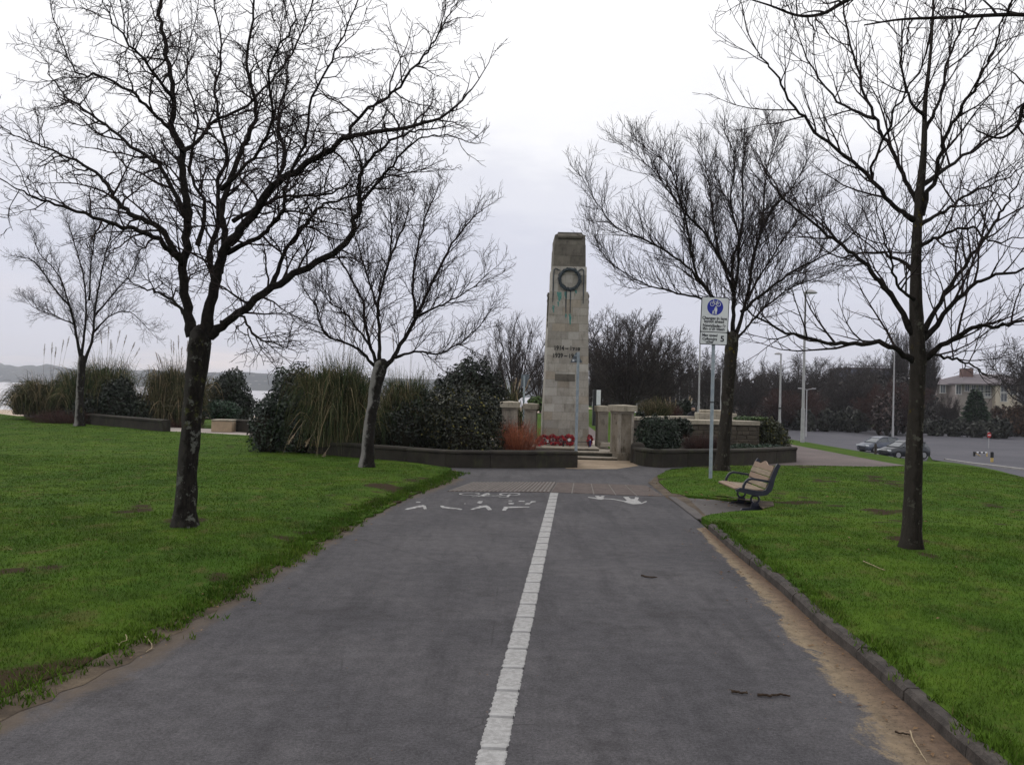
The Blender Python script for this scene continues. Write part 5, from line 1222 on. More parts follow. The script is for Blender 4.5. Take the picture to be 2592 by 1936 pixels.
def ribbons(n, base, H, R, seed, w=.012, k=7, up=.5, org=(0, 0, 0), base_r=.22, droop=1.0, facing=None):
    r = np.random.RandomState(seed); az = r.uniform(0, 2 * np.pi, n); h = H * r.uniform(.32, 1.12, n) ** .8; out = R * r.uniform(.15, 1.1, n) ** .8; t = np.linspace(0, 1, k)[None, :]
    dr = droop * r.uniform(.15, 1.25, n)[:, None] * (out / R)[:, None]
    hz = h[:, None] * (np.sin(np.minimum(t * (1.35 + .25 * dr), 2.6) * np.pi / 2.7) * 1.0 - dr * .75 * np.maximum(0, t - .45) ** 1.6 * 2.2)
    ho = out[:, None] * (t ** 1.45) * (1 + .1 * dr)
    br = base_r * np.sqrt(r.uniform(0, 1, n)); ba = az + r.normal(0, .6, n)
    P = np.stack([base[0] + (br * np.cos(ba))[:, None] + ho * np.cos(az)[:, None], base[1] + (br * np.sin(ba))[:, None] + ho * np.sin(az)[:, None], base[2] + hz], -1)
    P += np.cumsum(r.normal(0, .026 * H / 2, P.shape), axis=1) * np.array([1, 1, .7]); P[:, 0] -= 0; P[:, :, 2] = np.maximum(P[:, :, 2], base[2] - .22)
    tang = np.gradient(P, axis=1); side = np.cross(tang, r.normal(size=(n, 1, 3))); side /= np.linalg.norm(side, axis=2, keepdims=True) + 1e-9
    ww = w * r.uniform(.6, 1.3, (n, 1, 1)) * (1 - .85 * t[:, :, None] ** 2)
    V = np.stack([P - side * ww, P + side * ww], 2).reshape(n, k * 2, 3) - np.array(org)
    i = np.arange(k - 1); q = np.stack([2 * i, 2 * i + 1, 2 * i + 3, 2 * i + 2], 1); F = (np.arange(n)[:, None, None] * (2 * k) + q[None]).reshape(-1, 4); return V.reshape(-1, 3), F
def plume(t, foot, tip, mat, seed, ln=.5, wid=.055):
    r = random.Random(seed); foot, tip = Vector(foot), Vector(tip); b = MB(); d = (tip - foot); L = d.length; d.normalize(); bend = Vector((r.uniform(-.05, .05), r.uniform(-.05, .05), 0)) * L
    def at(u): return foot + d * (L * u) + bend * (u * u)
    b.tube([at(0), at(.5), at(1 - .8 * ln / L), at(1)], [.006, .005, .004, .002], 4)
    side0 = d.orthogonal().normalized()
    for i in range(64):
        u = 1 - (ln / L) * r.random(); rel = (1 - u) * L / ln; p = at(u); sd = Matrix.Rotation(r.uniform(0, 6.28), 3, d) @ side0; w = wid * math.sin(math.pi * min(1, .12 + rel * .88)) * r.uniform(.5, 1.1) + .004; q = p + sd * w + d * r.uniform(.04, .11); n = sd.cross(d) * .006; b.add([p - n, p + n, q + n * .6, q - n * .6], [(0, 1, 2, 3)])
    return b.build('plume', mat, t)
def pampas(label, px, py_base, Yo, crest_py, half_px, n, seed, mat, plumes=(), pmat=None, group=None, z0=None, w=.012, droop=1.0, foot_r=.3):
    c = A(px, py_base, Yo); 
    if z0 is not None: c.z = z0
    top = A(px, crest_py, Yo).z; H = top - c.z; R = PXM(half_px, Yo); t = thing('pampas_grass', tuple(c), label, 'pampas grass', group)
    Vs, Fs, o_ = [], [], 0; rp = random.Random(seed)
    for q in range(6):
        a_ = q * 1.05 + rp.uniform(-.3, .3); f_ = 0 if q == 0 else rp.uniform(.3, .6); c2 = (c.x + math.cos(a_) * R * f_, c.y + math.sin(a_) * R * f_ * .8, c.z); hq = H * (1.0 if q == 0 else rp.uniform(.6, .95))
        V, F = ribbons(n // 6, c2, hq, R * rp.uniform(.5, .75), seed * 10 + q, w, org=ORG[t], base_r=foot_r * .5, droop=droop * rp.uniform(.8, 1.4)); Vs.append(V); Fs.append(F + o_); o_ += len(V)
    V, F = ribbons(n // 9, c, H * 1.12, R * .45, seed * 10 + 7, w * .7, org=ORG[t], base_r=foot_r * .8, droop=.5); Vs.append(V); Fs.append(F + o_)
    link_mesh('blades', np_mesh(np.concatenate(Vs), np.concatenate(Fs)), t, None, mat)
    b = blob([((c.x, c.y, c.z + H * .3), (R * .6, R * .6, H * .42))], .85); b.build('tussock', M_INNER, t, smooth=True)
    for i, (qx, qy, sz) in enumerate(plumes):
        tip = A(qx, qy, Yo + rnd.uniform(-.5, .5)); foot = Vector((c.x + (tip.x - c.x) * .3, c.y + rnd.uniform(-.15, .15), c.z + H * .35)); plume(t, foot, tip, pmat or M_PLUME, seed * 50 + i, sz, sz * .11)
    return t
# left bed
shrub('evergreen_bush', 'broad dark evergreen bush at the left end of the planter wall', 'bush', [(668, 812, 925, 1180), (628, 730, 1000, 1185, -.5), (690, 850, 985, 1190, -.5), (720, 860, 960, 1170, .4)], 22.2, 13000, .08, M_EVER2, 1, z0=.25)
pampas('huge drooping pampas clump spilling over the planter wall beside the pale trunk', 855, 1120, 21.5, 900, 105, 5200, 2, M_PAMPAS, [(884, 790, .62), (898, 800, .6), (905, 778, .6), (918, 800, .55), (892, 830, .5), (938, 812, .5), (868, 838, .5)], M_PLUME_D, z0=.3, droop=1.35, foot_r=.6, w=.0085)
for i, (a, c_) in enumerate((((772, 1062), (728, 1120)), ((800, 1085), (775, 1125)), ((840, 1120), (812, 1160)))):   # broken plumes hanging over the wall
    t_ = bpy.data.objects['pampas_grass']; plume(t_, A(*a, 21.1), A(*c_, 20.4), M_PLUME, 900 + i, .42, .06)
pampas('paler pampas clump between the pale trunk and the variegated bush', 1030, 1110, 23.2, 945, 112, 3600, 3, M_PAMPAS, [(1040, 770, .6), (1046, 790, .55), (985, 850, .5), (1105, 880, .5)], M_PLUME_D, z0=.3, foot_r=.6, w=.009)
shrub('evergreen_bush', 'dark low bush under the pampas behind the planter wall', 'bush', [(950, 1110, 1020, 1195), (900, 1000, 1050, 1195), (1020, 1140, 990, 1190, .5)], 22.5, 7000, .075, M_EVER, 4, z0=.25)
shrub('evergreen_bush', 'tall dark evergreen bush flecked with white behind the variegated bush', 'bush', [(1112, 1262, 905, 1120), (1170, 1300, 950, 1140, .3), (1080, 1180, 945, 1130, .2)], 24.4, 10000, .08, M_FLECK, 5, z0=.25)
shrub('variegated_bush', 'rounded yellow speckled bush beside the left gate pier', 'bush', [(1078, 1276, 980, 1185), (1095, 1272, 1030, 1195, -.3), (1060, 1200, 1010, 1190, .2)], 22.0, 13000, .07, M_VARIEG, 6, z0=.25)
pampas('small pampas clump rising behind the left gate piers', 1290, 1040, 28, 968, 55, 700, 7, M_PAMPAS, [(1303, 958, .5), (1314, 962, .5), (1336, 962, .5), (1262, 955, .6), (1270, 968, .5)], M_PLUME, z0=.2, w=.014)
shrub('evergreen_bush', 'small green bush between the gate pier and cenotaph', 'bush', [(1335, 1378, 1003, 1050)], 30, 900, .09, M_IVY, 8, z0=0)
def stems(name, label, cat, px0, px1, py_top, py_bot, Yo, n, mat, seed, group=None, lean=.25, w=.004):
    c = A((px0 + px1) / 2, py_bot, Yo); H = A((px0 + px1) / 2, py_top, Yo).z - c.z; R = PXM((px1 - px0) / 2, Yo); r = np.random.RandomState(seed); t = thing(name, tuple(c), label, cat, group)
    k = 4; a = r.uniform(0, 2 * np.pi, n); rr = np.sqrt(r.uniform(0, 1, n)); B = np.stack([rr * np.cos(a) * R * .75, rr * np.sin(a) * R * .4, np.zeros(n)], 1); h = H * r.uniform(.45, 1.05, n) * (1 - .35 * rr); tt = np.linspace(0, 1, k)[None, :, None]
    D = np.stack([np.cos(a) * rr * lean * H + r.normal(0, .12, n) * H, np.sin(a) * rr * lean * H + r.normal(0, .1, n) * H, h], 1)[:, None, :]
    P = B[:, None, :] + D * tt + np.cumsum(r.normal(0, .008, (n, k, 3)), 1); Rr = np.repeat((w * (1 - .6 * np.linspace(0, 1, k)))[None], n, 0); V, F = tubes_np(P, Rr, 3); link_mesh('stems', np_mesh(V, F), t, None, mat)
    m = n * 3; i = r.randint(0, n, m); u = r.uniform(.35, 1, m)[:, None]; S = B[i] + D[i, 0] * u; E = S + r.normal(0, .05, (m, 3)) + np.array([0, 0, .05]); P = np.stack([S, E], 1); V, F = tubes_np(P, np.full((m, 2), w * .55), 3); link_mesh('twiglets', np_mesh(V, F), t, None, mat); return t
stems('dogwood', 'orange stemmed dogwood shrub in front of the gate piers', 'shrub', 1268, 1362, 1050, 1146, 22.0, 420, M_ORANGE, 9, w=.0045)
stems('dogwood', 'darker red dogwood stems against the left gate pier', 'shrub', 1270, 1320, 1035, 1140, 22.9, 220, M_REDGR, 10, w=.0045)
# far left, towards the promenade
wall_strip('planter_wall', [gp(60, 1054), gp(100, 1062), gp(250, 1080), gp(412, 1097)], .5, .3, 'low dark planter wall by the promenade under pampas and shrubs', 'wall', M_WALL, 7)
pampas('olive pampas mound at the seaward end of the promenade planter', 120, 1050, 36.5, 950, 95, 3200, 12, M_PAMPAS_D, [(108, 872, .6), (136, 868, .6), (144, 880, .55), (165, 862, .6), (178, 855, .55), (52, 965, .4)], M_PLUME_D, z0=.3, w=.012, foot_r=1.2)
pampas('tall pampas behind the slim young tree', 262, 1050, 35.5, 905, 98, 3600, 13, M_PAMPAS, [(200, 850, .6), (262, 842, .6), (280, 830, .6), (300, 838, .6), (318, 850, .55), (338, 868, .5), (350, 882, .5), (278, 862, .5), (290, 872, .5), (362, 955, .5)], M_PLUME_D, z0=.3, w=.012, foot_r=1.2)
shrub('evergreen_bush', 'dark shrub bank sloping down at the landward end of the promenade planter', 'bush', [(245, 350, 960, 1110), (310, 425, 1000, 1120), (180, 280, 1000, 1110)], 34.2, 8500, .11, M_EVER, 14, z0=.3)
shrub('evergreen_bush', 'pale green bush at the seaward end of the promenade pampas', 'bush', [(46, 98, 985, 1050)], 37.5, 1800, .11, M_IVY, 15, z0=.2)
stems('dogwood', 'low red brown stems at the foot of the promenade pampas', 'shrub', 60, 280, 1030, 1072, 33.8, 700, M_REDGR, 16, w=.006, lean=.5)
pampas('upright pampas clump behind the large lichened trunk', 452, 1075, 34.5, 912, 80, 3600, 17, M_PAMPAS_D, [(428, 862, .6), (437, 868, .6), (446, 852, .6), (460, 880, .5), (470, 866, .55), (396, 895, .5), (403, 900, .5), (482, 862, .5), (390, 930, .4), (536, 870, .5)], M_PLUME_D, z0=.1, w=.012, foot_r=.9, droop=.9)
stems('dogwood', 'reddish stems beneath the upright pampas clump', 'shrub', 415, 520, 1045, 1092, 33.8, 260, M_REDGR, 18, w=.006)
shrub('evergreen_bush', 'dark tree shaped bush above the tan block by the promenade', 'bush', [(535, 632, 940, 1070), (560, 655, 990, 1120), (515, 590, 970, 1090)], 37, 7500, .11, M_EVER, 19, z0=0)
shrub('evergreen_bush', 'neat rounded grey green bush growing behind the tan block', 'bush', [(518, 606, 1014, 1070)], 34.5, 2600, .09, M_GCOVER, 20, z0=0)
p = gp(560, 1094); t = thing('tan_block', (p.x, p.y, 0), 'square tan masonry block on the promenade', 'masonry block'); b = MB(); hw = PXM(24, 33.5); hh = A(560, 1064, p.y / SCL).z
b.box((p.x, p.y + hw, hh / 2 - .02), (hw * 2, hw * 2, hh - .04), None, .02); b.build('block', M_TAN, t); b = MB(); b.box((p.x, p.y + hw, hh), (hw * 2.06, hw * 2.06, .06), None, .015); b.build('coping', M_COPE, t)
wall_strip('planter_wall', [gp(585, 1092), gp(612, 1094), gp(648, 1098)], .5, .3, 'short dark wall beside the tan block on the promenade', 'wall', M_WALL, 2)
# sea railing
ra, rb = A(622, 1016, 41), A(700, 1018, 41); t = thing('sea_railing', (ra.x, ra.y, -.1), 'thin dark railing above the beach', 'railing'); gr0 = -.15
for i in range(4):
    q = ra.lerp(rb, i / 3); b = MB(); b.tube([(q.x, q.y, gz(q.x, q.y) - .1), (q.x, q.y, ra.z + .05)], .03, 6); b.build('post', M_DARKMET, t)
for dz in (0, -.4):
    b = MB(); b.tube([ra + Z3 * dz, rb + Z3 * dz], .02, 6); b.build('rail', M_DARKMET, t)
# right bed
shrub('evergreen_bush', 'clipped round dark green bush next to the stained gate pier', 'bush', [(1604, 1722, 1052, 1165), (1610, 1718, 1085, 1175, -.15)], 22.6, 6500, .06, M_EVER2, 22, z0=.3)
shrub('evergreen_bush', 'dark bush under the narrow enclosure coping', 'bush', [(1690, 1752, 1058, 1120), (1600, 1640, 1042, 1110, .3)], 24.0, 2600, .07, M_EVER, 23, z0=.3)
stems('dogwood', 'deep red stems in front of the rubble wall', 'shrub', 1722, 1830, 1090, 1142, 22.9, 420, M_REDGR, 24, w=.0042)
shrub('ground_cover', 'low blue green ground cover along the right planter wall', 'ground cover', [(1840, 1920, 1124, 1146), (1900, 1995, 1124, 1146, .5), (1800, 1870, 1128, 1146)], 23.6, 1800, .06, M_GCOVER, 25, z0=.3)
shrub('hedge', 'clipped yellow topped hedge at the end of the rubble wall', 'hedge', [(1912, 1986, 1060, 1165), (1928, 2000, 1080, 1165), (1895, 1950, 1060, 1150, 1.0)], 25.4, 7500, .065, M_HEDGE, 26, z0=.3)
shrub('ivy', 'bright ivy creeping over the coping beside the hedge', 'ivy', [(1856, 1910, 1054, 1066), (1895, 1946, 1055, 1066)], 25.8, 900, .07, M_IVY, 27, z0=.9)
stems('ornamental_grass', 'yellow green ornamental grass with feathery tops behind the enclosure wall', 'ornamental grass', 1622, 1692, 998, 1062, 30, 700, M_PAMPAS_D, 28, w=.006, lean=.35)
stems('dogwood', 'brown red shrub behind the enclosure coping', 'shrub', 1668, 1722, 1018, 1062, 30.5, 350, M_REDGR, 29, w=.006)
shrub('evergreen_bush', 'dark bush behind the enclosure wall where the person walks', 'bush', [(1708, 1756, 1014, 1066)], 31.5, 1500, .09, M_EVER, 30, z0=0)
pampas('sparse pampas plumes behind the enclosure wall', 1715, 1060, 33, 1030, 35, 260, 31, M_PAMPAS_D, [(1683, 1012, .45), (1693, 1006, .5), (1712, 1014, .45), (1745, 1005, .55), (1752, 1010, .5)], M_PLUME, z0=0, w=.016)

# ---- poppy wreaths at the foot of the memorial
def poppy_wreath(px, py, Rpx, label, sq=1.0, lean=.2, y=None):
    c = A(px, py, 23.72 if y is None else y); R = PXM(Rpx, 23.8); t = thing('poppy_wreath', (c.x, c.y, PLAT), label, 'wreath', 'poppy wreaths at the cenotaph'); u = Vector((sq, (1 - sq * sq) ** .5, 0)); v = Vector((0, lean, 1)).normalized(); c.z = PLAT + R * 1.2
    b = MB(); b.ring(c, R * .8, R * .2, u, v, 24, 8); b.build('frame', M_POPPYC, t, smooth=True)
    r = random.Random(int(px)); b = MB(); w = u.cross(v)
    for i in range(130):
        a = r.uniform(0, 6.283); rr = R * (.8 + r.uniform(-.22, .24)); q = c + u * math.cos(a) * rr + v * math.sin(a) * rr + w * (r.uniform(-.9, .9) * R * .25); s_ = R * .26; n = (w * (1 if w.y < 0 else -1) + rvec(r) * .6).normalized(); e = n.orthogonal().normalized(); f = n.cross(e); b.add([q + (e * math.cos(k * 1.2566) + f * math.sin(k * 1.2566)) * s_ * r.uniform(.7, 1.1) + n * .006 for k in range(5)], [(0, 1, 2, 3, 4)])
    b.build('poppies', M_POPPY, t)
    b = MB(); fr = w if w.y < 0 else -w; b.prism([(R * .28 * math.cos(k * .524), R * .28 * math.sin(k * .524)) for k in range(12)], .01, c + fr * .01, u, v, fr); b.build('badge', M_CARD if int(px) % 2 else M_POPPYC, t); return t
poppy_wreath(1366, 1107, 11, 'poppy wreath at the end of the row beside the gate pier', .75, .2, 23.3)
poppy_wreath(1378, 1113, 12, 'poppy wreath with white card in the row on the cenotaph step')
poppy_wreath(1400, 1113, 12.5, 'poppy wreath without badge in the middle of the row on the cenotaph step')
poppy_wreath(1420, 1114, 11.5, 'poppy wreath above the short black post on the cenotaph step')
poppy_wreath(1441, 1113, 13, 'largest poppy wreath in the row next to the sign post')
t = poppy_wreath(1493, 1110, 12.5, 'poppy wreath with purple ribbon standing alone at the corner of the cenotaph', .5, .1, 23.9)
b = MB(); c = A(1493, 1116, 23.7); b.box((c.x, c.y - .1, PLAT + .1), (.05, .01, .19)); b.build('ribbon', M_RIBBON, t)
c = A(1386, 1120, 23.6); b = MB(); b.box((c.x, c.y, PLAT + .14), (.055, .006, .075), Matrix.Rotation(0, 4, 'X')); o = b.build('message_card', M_CARD, None, (0, 0, 0)); props(o, 'small white message card propped among the poppy wreaths', 'card')
ra, rb = A(1362, 1113, 23.5), A(1492, 1114, 23.5); t = thing('barrier_rail', (ra.x, ra.y, PLAT), 'thin black rail running in front of the poppy wreaths', 'rail')
b = MB(); b.tube([(ra.x, ra.y, PLAT + .15), (rb.x, ra.y, PLAT + .15)], .009, 6); b.build('bar', M_DARKMET, t)
for px in (1362, 1426, 1491):
    q = A(px, 1120, 23.5); b = MB(); b.tube([(q.x, ra.y, PLAT - .0), (q.x, ra.y, PLAT + .17)], .02 if px != 1426 else .028, 8); b.build('post', M_DARKMET, t)

# ---- litter on the path
def twig(label, pts_px, r, mat, name='fallen_twig', z=.012):
    P = catmull([Vector((G(*p).x, G(*p).y, z)) for p in pts_px], 4); P = [q + Vector((rnd.uniform(-r, r) * .6, rnd.uniform(-r, r) * .6, rnd.uniform(-.002, .004))) for q in P]; b = MB(); b.tube(P, [r * (1 - .5 * i / len(P)) for i in range(len(P))], 6)
    for i in range(1, len(P) - 1, 3): d = Vector((rnd.uniform(-.03, .03), rnd.uniform(-.02, .02), .006)); b.tube([P[i], P[i] + d], [r * .5, r * .25], 5)
    o = b.build(name, mat); props(o, label, 'twig')
twig('short dark twig lying on the footway beside the ribbed line', [(1623, 1459), (1645, 1463), (1662, 1463)], .010, M_DEADTWIG)
twig('stubby dark twig beside the longer dark twig on the footway', [(1853, 1754), (1875, 1757), (1893, 1757)], .010, M_DEADTWIG)
twig('long dark twig on the footway near the sand drift', [(1916, 1762), (1950, 1765), (1975, 1762), (2002, 1766)], .010, M_DEADTWIG)
twig('dark twig crossing the pale stalk on the sand', [(2264, 1857), (2285, 1861), (2302, 1864)], .007, M_DEADTWIG)
twig('long pale stalk lying on the sand by the kerb', [(2304, 1856), (2312, 1880), (2325, 1900), (2345, 1932)], .0045, M_STRAW)
twig('curved pale stalk on the soil edge of the left lawn', [(366, 1620), (378, 1632), (385, 1648), (370, 1660)], .0035, M_STRAW, z=.03)
twig('hooked pale stalk in the grass edge beside the curved stalk', [(318, 1622), (320, 1636), (305, 1644), (300, 1652)], .003, M_STRAW, z=.05)
twig('thin pale straw lying on the right lawn', [(2185, 1452), (2210, 1464), (2240, 1478)], .005, M_STRAW, z=.14)
# fallen leaves and crumbs: too many to count
rl = random.Random(77); b = MB()
def leaflet(x, y, z, s):
    a = rl.uniform(0, 6.28); u = Vector((math.cos(a), math.sin(a), rl.uniform(-.2, .2))); v = Vector((-math.sin(a), math.cos(a), rl.uniform(.0, .5))); c = Vector((x, y, z)); b.add([c - u * s, c - v * s * .45 + Z3 * s * .3, c + u * s, c + v * s * .45 + Z3 * s * .2], [(0, 1, 2, 3)])
segs = [on_line(KERB, cum, cum[-1] * (i / 400)) for i in range(401)]
for _ in range(420):
    q = segs[rl.randrange(401)]; off = abs(rl.gauss(0, .26)) + .03; leaflet(q.x - off * .8, q.y - off * .3, .008, rl.uniform(.006, .024))
for _ in range(90): leaflet(rl.uniform(3.2, 4.7), rl.uniform(15.2, 17.6), .05, rl.uniform(.02, .04)) 
for _ in range(120):
    p0 = GRASS_L[rl.randrange(3, len(GRASS_L) - 1)]; leaflet(p0[0] + rl.gauss(.1, .2), p0[1] + rl.gauss(0, .4), .03, rl.uniform(.008, .025))
for _ in range(40): q = G(rl.uniform(1640, 1720), rl.uniform(1205, 1262)); leaflet(q.x, q.y, .03, rl.uniform(.02, .035))
for _ in range(70):
    x_, y_ = rl.uniform(3.5, 9), rl.uniform(5, 20)
    if inside(LAWN_R, np.array([x_]), np.array([y_]))[0]: leaflet(x_, y_, z_lawnR(x_, y_) + .02, rl.uniform(.018, .04))
for _ in range(60):
    x_, y_ = rl.uniform(-9, -1), rl.uniform(5, 18)
    if inside(LAWN_L, np.array([x_]), np.array([y_]))[0]: leaflet(x_, y_, z_lawnL(x_, y_) + .02, rl.uniform(.015, .03))
for _ in range(120):
    y_ = rl.uniform(4.2, 15); x_ = rl.uniform(-.25, .3) * y_; leaflet(x_, y_, .006, rl.uniform(.004, .010))
o = b.build('leaf_litter', M_LEAFLIT); props(o, 'scattered brown leaf litter along the kerb and lawn edges', 'leaves', None, 'stuff')
# ================================================================== background trees, wood, buildings, car park
def make_bare(seed, h, spread, trunk_h, nl, prm, twig_r, bark=M_BRANCH):
    """returns (trunk mesh, crown mesh) of a free-standing bare tree at the origin"""
    r = random.Random(seed); b = MB(); tr = h * .022
    b.tube([(0, 0, -.3), (0, 0, trunk_h * .5), (r.uniform(-.1, .1), r.uniform(-.1, .1), trunk_h * 1.15)], [tr * 1.3, tr, tr * .85], 8)
    tw = Twigs()
    for i in range(nl):
        az = 2 * math.pi * i / nl + r.uniform(-.4, .4); el = r.uniform(.25, 1.25); L = h - trunk_h; tip = Vector((math.cos(az) * spread * math.cos(el) * 1.1, math.sin(az) * spread * math.cos(el) * 1.1, trunk_h + L * (.35 + .6 * math.sin(el))))
        base = Vector((0, 0, trunk_h * r.uniform(.8, 1.1))); mid = base.lerp(tip, .5) + Vector((0, 0, -.06 * h)) + rvec(r) * .02 * h
        Q = catmull([base, base.lerp(mid, .5) + rvec(r) * .01 * h, mid, tip], 4); k = len(Q); r0 = tr * r.uniform(.35, .6); R = [r0 * (1 - j / (k - 1)) ** .9 + twig_r for j in range(k)]
        tw.add(Q, R, 5); spawn(tw, Q, R, 0, prm, r)
    return b, tw
def bg_prm(h, tr, dens=1.0, ang=42, up=.15): return dict(s0=(.2, .1, .1), gap=(h * .038 / dens, h * .026 / dens, h * .02 / dens), ang=(ang, ang, ang), up=(up, up, up * .7), len=(h * .24, h * .13, h * .065), rad=(tr * 3, tr * 1.8, tr * 1.1), rmin=tr, k=(5, 4, 3), wig=(.14, .16, .2), trop=(.06, .06, .04), sides=(4, 3, 3), fall=.4)
PROTO = {}
def bg_tree(kind, px, py_top, Yo, label, wscale=1.0, group='bare trees beyond the memorial', zrot=0, tmat=None, name='bare_tree'):
    p = A(px, py_top, Yo); g = gz(p.x, p.y); H = p.z - g
    if kind not in PROTO:
        h, sp, th, nl, dens, tr, ang, up, mt = KINDS[kind]; b, tw = make_bare(hash(kind) % 1000 if False else sum(map(ord, kind)), h, sp, th, nl, bg_prm(h, tr, dens, ang, up), tr)
        t0 = thing(name, (0, 0, 0), 'x', 'tree'); b.build('trunk', M_BRANCH, t0, smooth=True); link_mesh('crown', tw.mesh((0, 0, 0)), t0, None, mt); PROTO[kind] = (t0, h)
        t = t0
    else: t = copy_tree(PROTO[kind][0])
    s = H / PROTO[kind][1]; t.location = (p.x, p.y, g); t.scale = (s * wscale, s * wscale, s); t.rotation_euler = (0, 0, zrot); t.name = name; props(t, label, 'tree', group); return t
KINDS = {  # h, spread, trunk_h, limbs, density, twig radius, angle, up, material
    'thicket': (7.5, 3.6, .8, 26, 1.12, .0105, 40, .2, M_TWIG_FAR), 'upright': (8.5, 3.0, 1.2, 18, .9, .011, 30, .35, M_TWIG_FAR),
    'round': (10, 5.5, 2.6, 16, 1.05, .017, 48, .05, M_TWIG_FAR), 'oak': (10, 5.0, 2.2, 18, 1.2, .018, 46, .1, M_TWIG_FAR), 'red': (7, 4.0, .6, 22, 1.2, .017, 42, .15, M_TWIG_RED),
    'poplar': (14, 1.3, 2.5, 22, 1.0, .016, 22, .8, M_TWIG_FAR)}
bg_tree('upright', 1305, 806, 60, 'dense upright bare tree behind the gate piers and cenotaph', 1.0)
bg_tree('upright', 1245, 895, 74, 'smaller bare tree behind the white flecked bush', .95, zrot=2)
bg_tree('upright', 1372, 880, 72, 'bare tree half hidden behind the cenotaph shaft', .9, zrot=4)
bg_tree('thicket', 1592, 792, 52, 'broad dark thicket like bare tree beyond the gate piers', 1.12)
bg_tree('thicket', 1530, 880, 62, 'bare thicket tree touching the cenotaph edge', .9, zrot=1.3)
bg_tree('thicket', 1675, 865, 64, 'bare thicket tree with outstretched low boughs', 1.0, zrot=2.6)
bg_tree('round', 1788, 885, 95, 'pale bare tree behind the lane sign post', .8)
bg_tree('oak', 1885, 902, 105, 'brownish tree beside the fan shaped trunk', .75)
bg_tree('oak', 1960, 932, 128, 'low bare treetop between the distant lamp columns', .8, zrot=1)
bg_tree('round', 2040, 900, 125, 'wide domed bare crown behind the tall lamp column', 1.0, zrot=.5)
bg_tree('round', 2095, 912, 132, 'domed bare crown next to the wide domed crown', .9, zrot=2)
bg_tree('oak', 2150, 925, 112, 'dark trunked bare tree at the car park edge', .85, zrot=3)
bg_tree('round', 2222, 893, 135, 'small treetop standing above the blue clad building', .6, zrot=4)
bg_tree('oak', 2195, 915, 130, 'bare tree beside the blue clad building', .8, zrot=5)
bg_tree('poplar', 2283, 850, 128, 'tall narrow poplar just beside the mossy trunk', 1.0)
bg_tree('poplar', 2352, 856, 130, 'second tall narrow poplar on the roofed house side of the mossy trunk', 1.0, zrot=2)
bg_tree('red', 2268, 968, 104, 'reddish brown bare tree behind the parked cars', 1.2)
bg_tree('red', 2010, 985, 112, 'reddish bare thicket behind the double headed lamp', 1.4, zrot=2)
bg_tree('red', 1945, 985, 115, 'reddish bare thicket behind the hedge end', 1.3, zrot=4)
bg_tree('oak', 2400, 1000, 112, 'dark bare tree beside the conifer', .6, zrot=2.2)
bg_tree('round', 2625, 862, 108, 'big dark bare tree at the corner of the roofed house', .95, zrot=1.2)
bg_tree('oak', 2700, 880, 104, 'bare tree beyond the no entry sign at the car park edge', .9, zrot=3.2)
# scrub and woodland mass: reads as one dark band
def scrub(name, label, spans, n, size, mat, seed):
    lobes = []; r = random.Random(seed)
    for (px0, px1, top0, top1, Yo, m) in spans:
        for i in range(m):
            u = (i + .5) / m; px = px0 + (px1 - px0) * u; y = Yo + r.uniform(-6, 6); tp = A(px, top0 + (top1 - top0) * u + r.uniform(-8, 8), y); g = gz(tp.x, tp.y) - .3; H = max(1.0, tp.z - g); w = PXM((px1 - px0) / m * .75, y); lobes.append(((tp.x, tp.y, g + H * .45), (w, w * .9, H * .55)))
    V, F = leaf_cloud(lobes, n, size, seed, .5, rough=.25); o = link_mesh(name, np_mesh(V, F), None, None, mat); props(o, label, 'woodland', None, 'stuff')
    o2 = blob(lobes, .72).build(name, M_INNER, o, smooth=True); o2.name = 'inner_mass'; return o
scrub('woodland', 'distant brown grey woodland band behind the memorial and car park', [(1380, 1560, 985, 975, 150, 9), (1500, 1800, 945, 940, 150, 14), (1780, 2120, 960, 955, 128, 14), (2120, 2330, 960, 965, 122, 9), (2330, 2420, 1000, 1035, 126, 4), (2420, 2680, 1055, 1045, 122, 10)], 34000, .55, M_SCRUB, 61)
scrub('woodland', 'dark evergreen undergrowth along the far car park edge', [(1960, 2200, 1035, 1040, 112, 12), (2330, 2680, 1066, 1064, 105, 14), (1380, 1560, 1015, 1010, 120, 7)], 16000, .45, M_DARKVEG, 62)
scrub('woodland', 'rust coloured scrub below the cream house wall', [(2512, 2600, 1030, 1026, 112, 5)], 3000, .4, M_AUTUMN, 63)
scrub('woodland', 'dusky red scrub behind the hedge and lamp columns', [(1870, 2080, 1010, 1000, 118, 8), (2215, 2320, 1000, 1010, 106, 5)], 9000, .4, M_SCRUB_RED, 64)
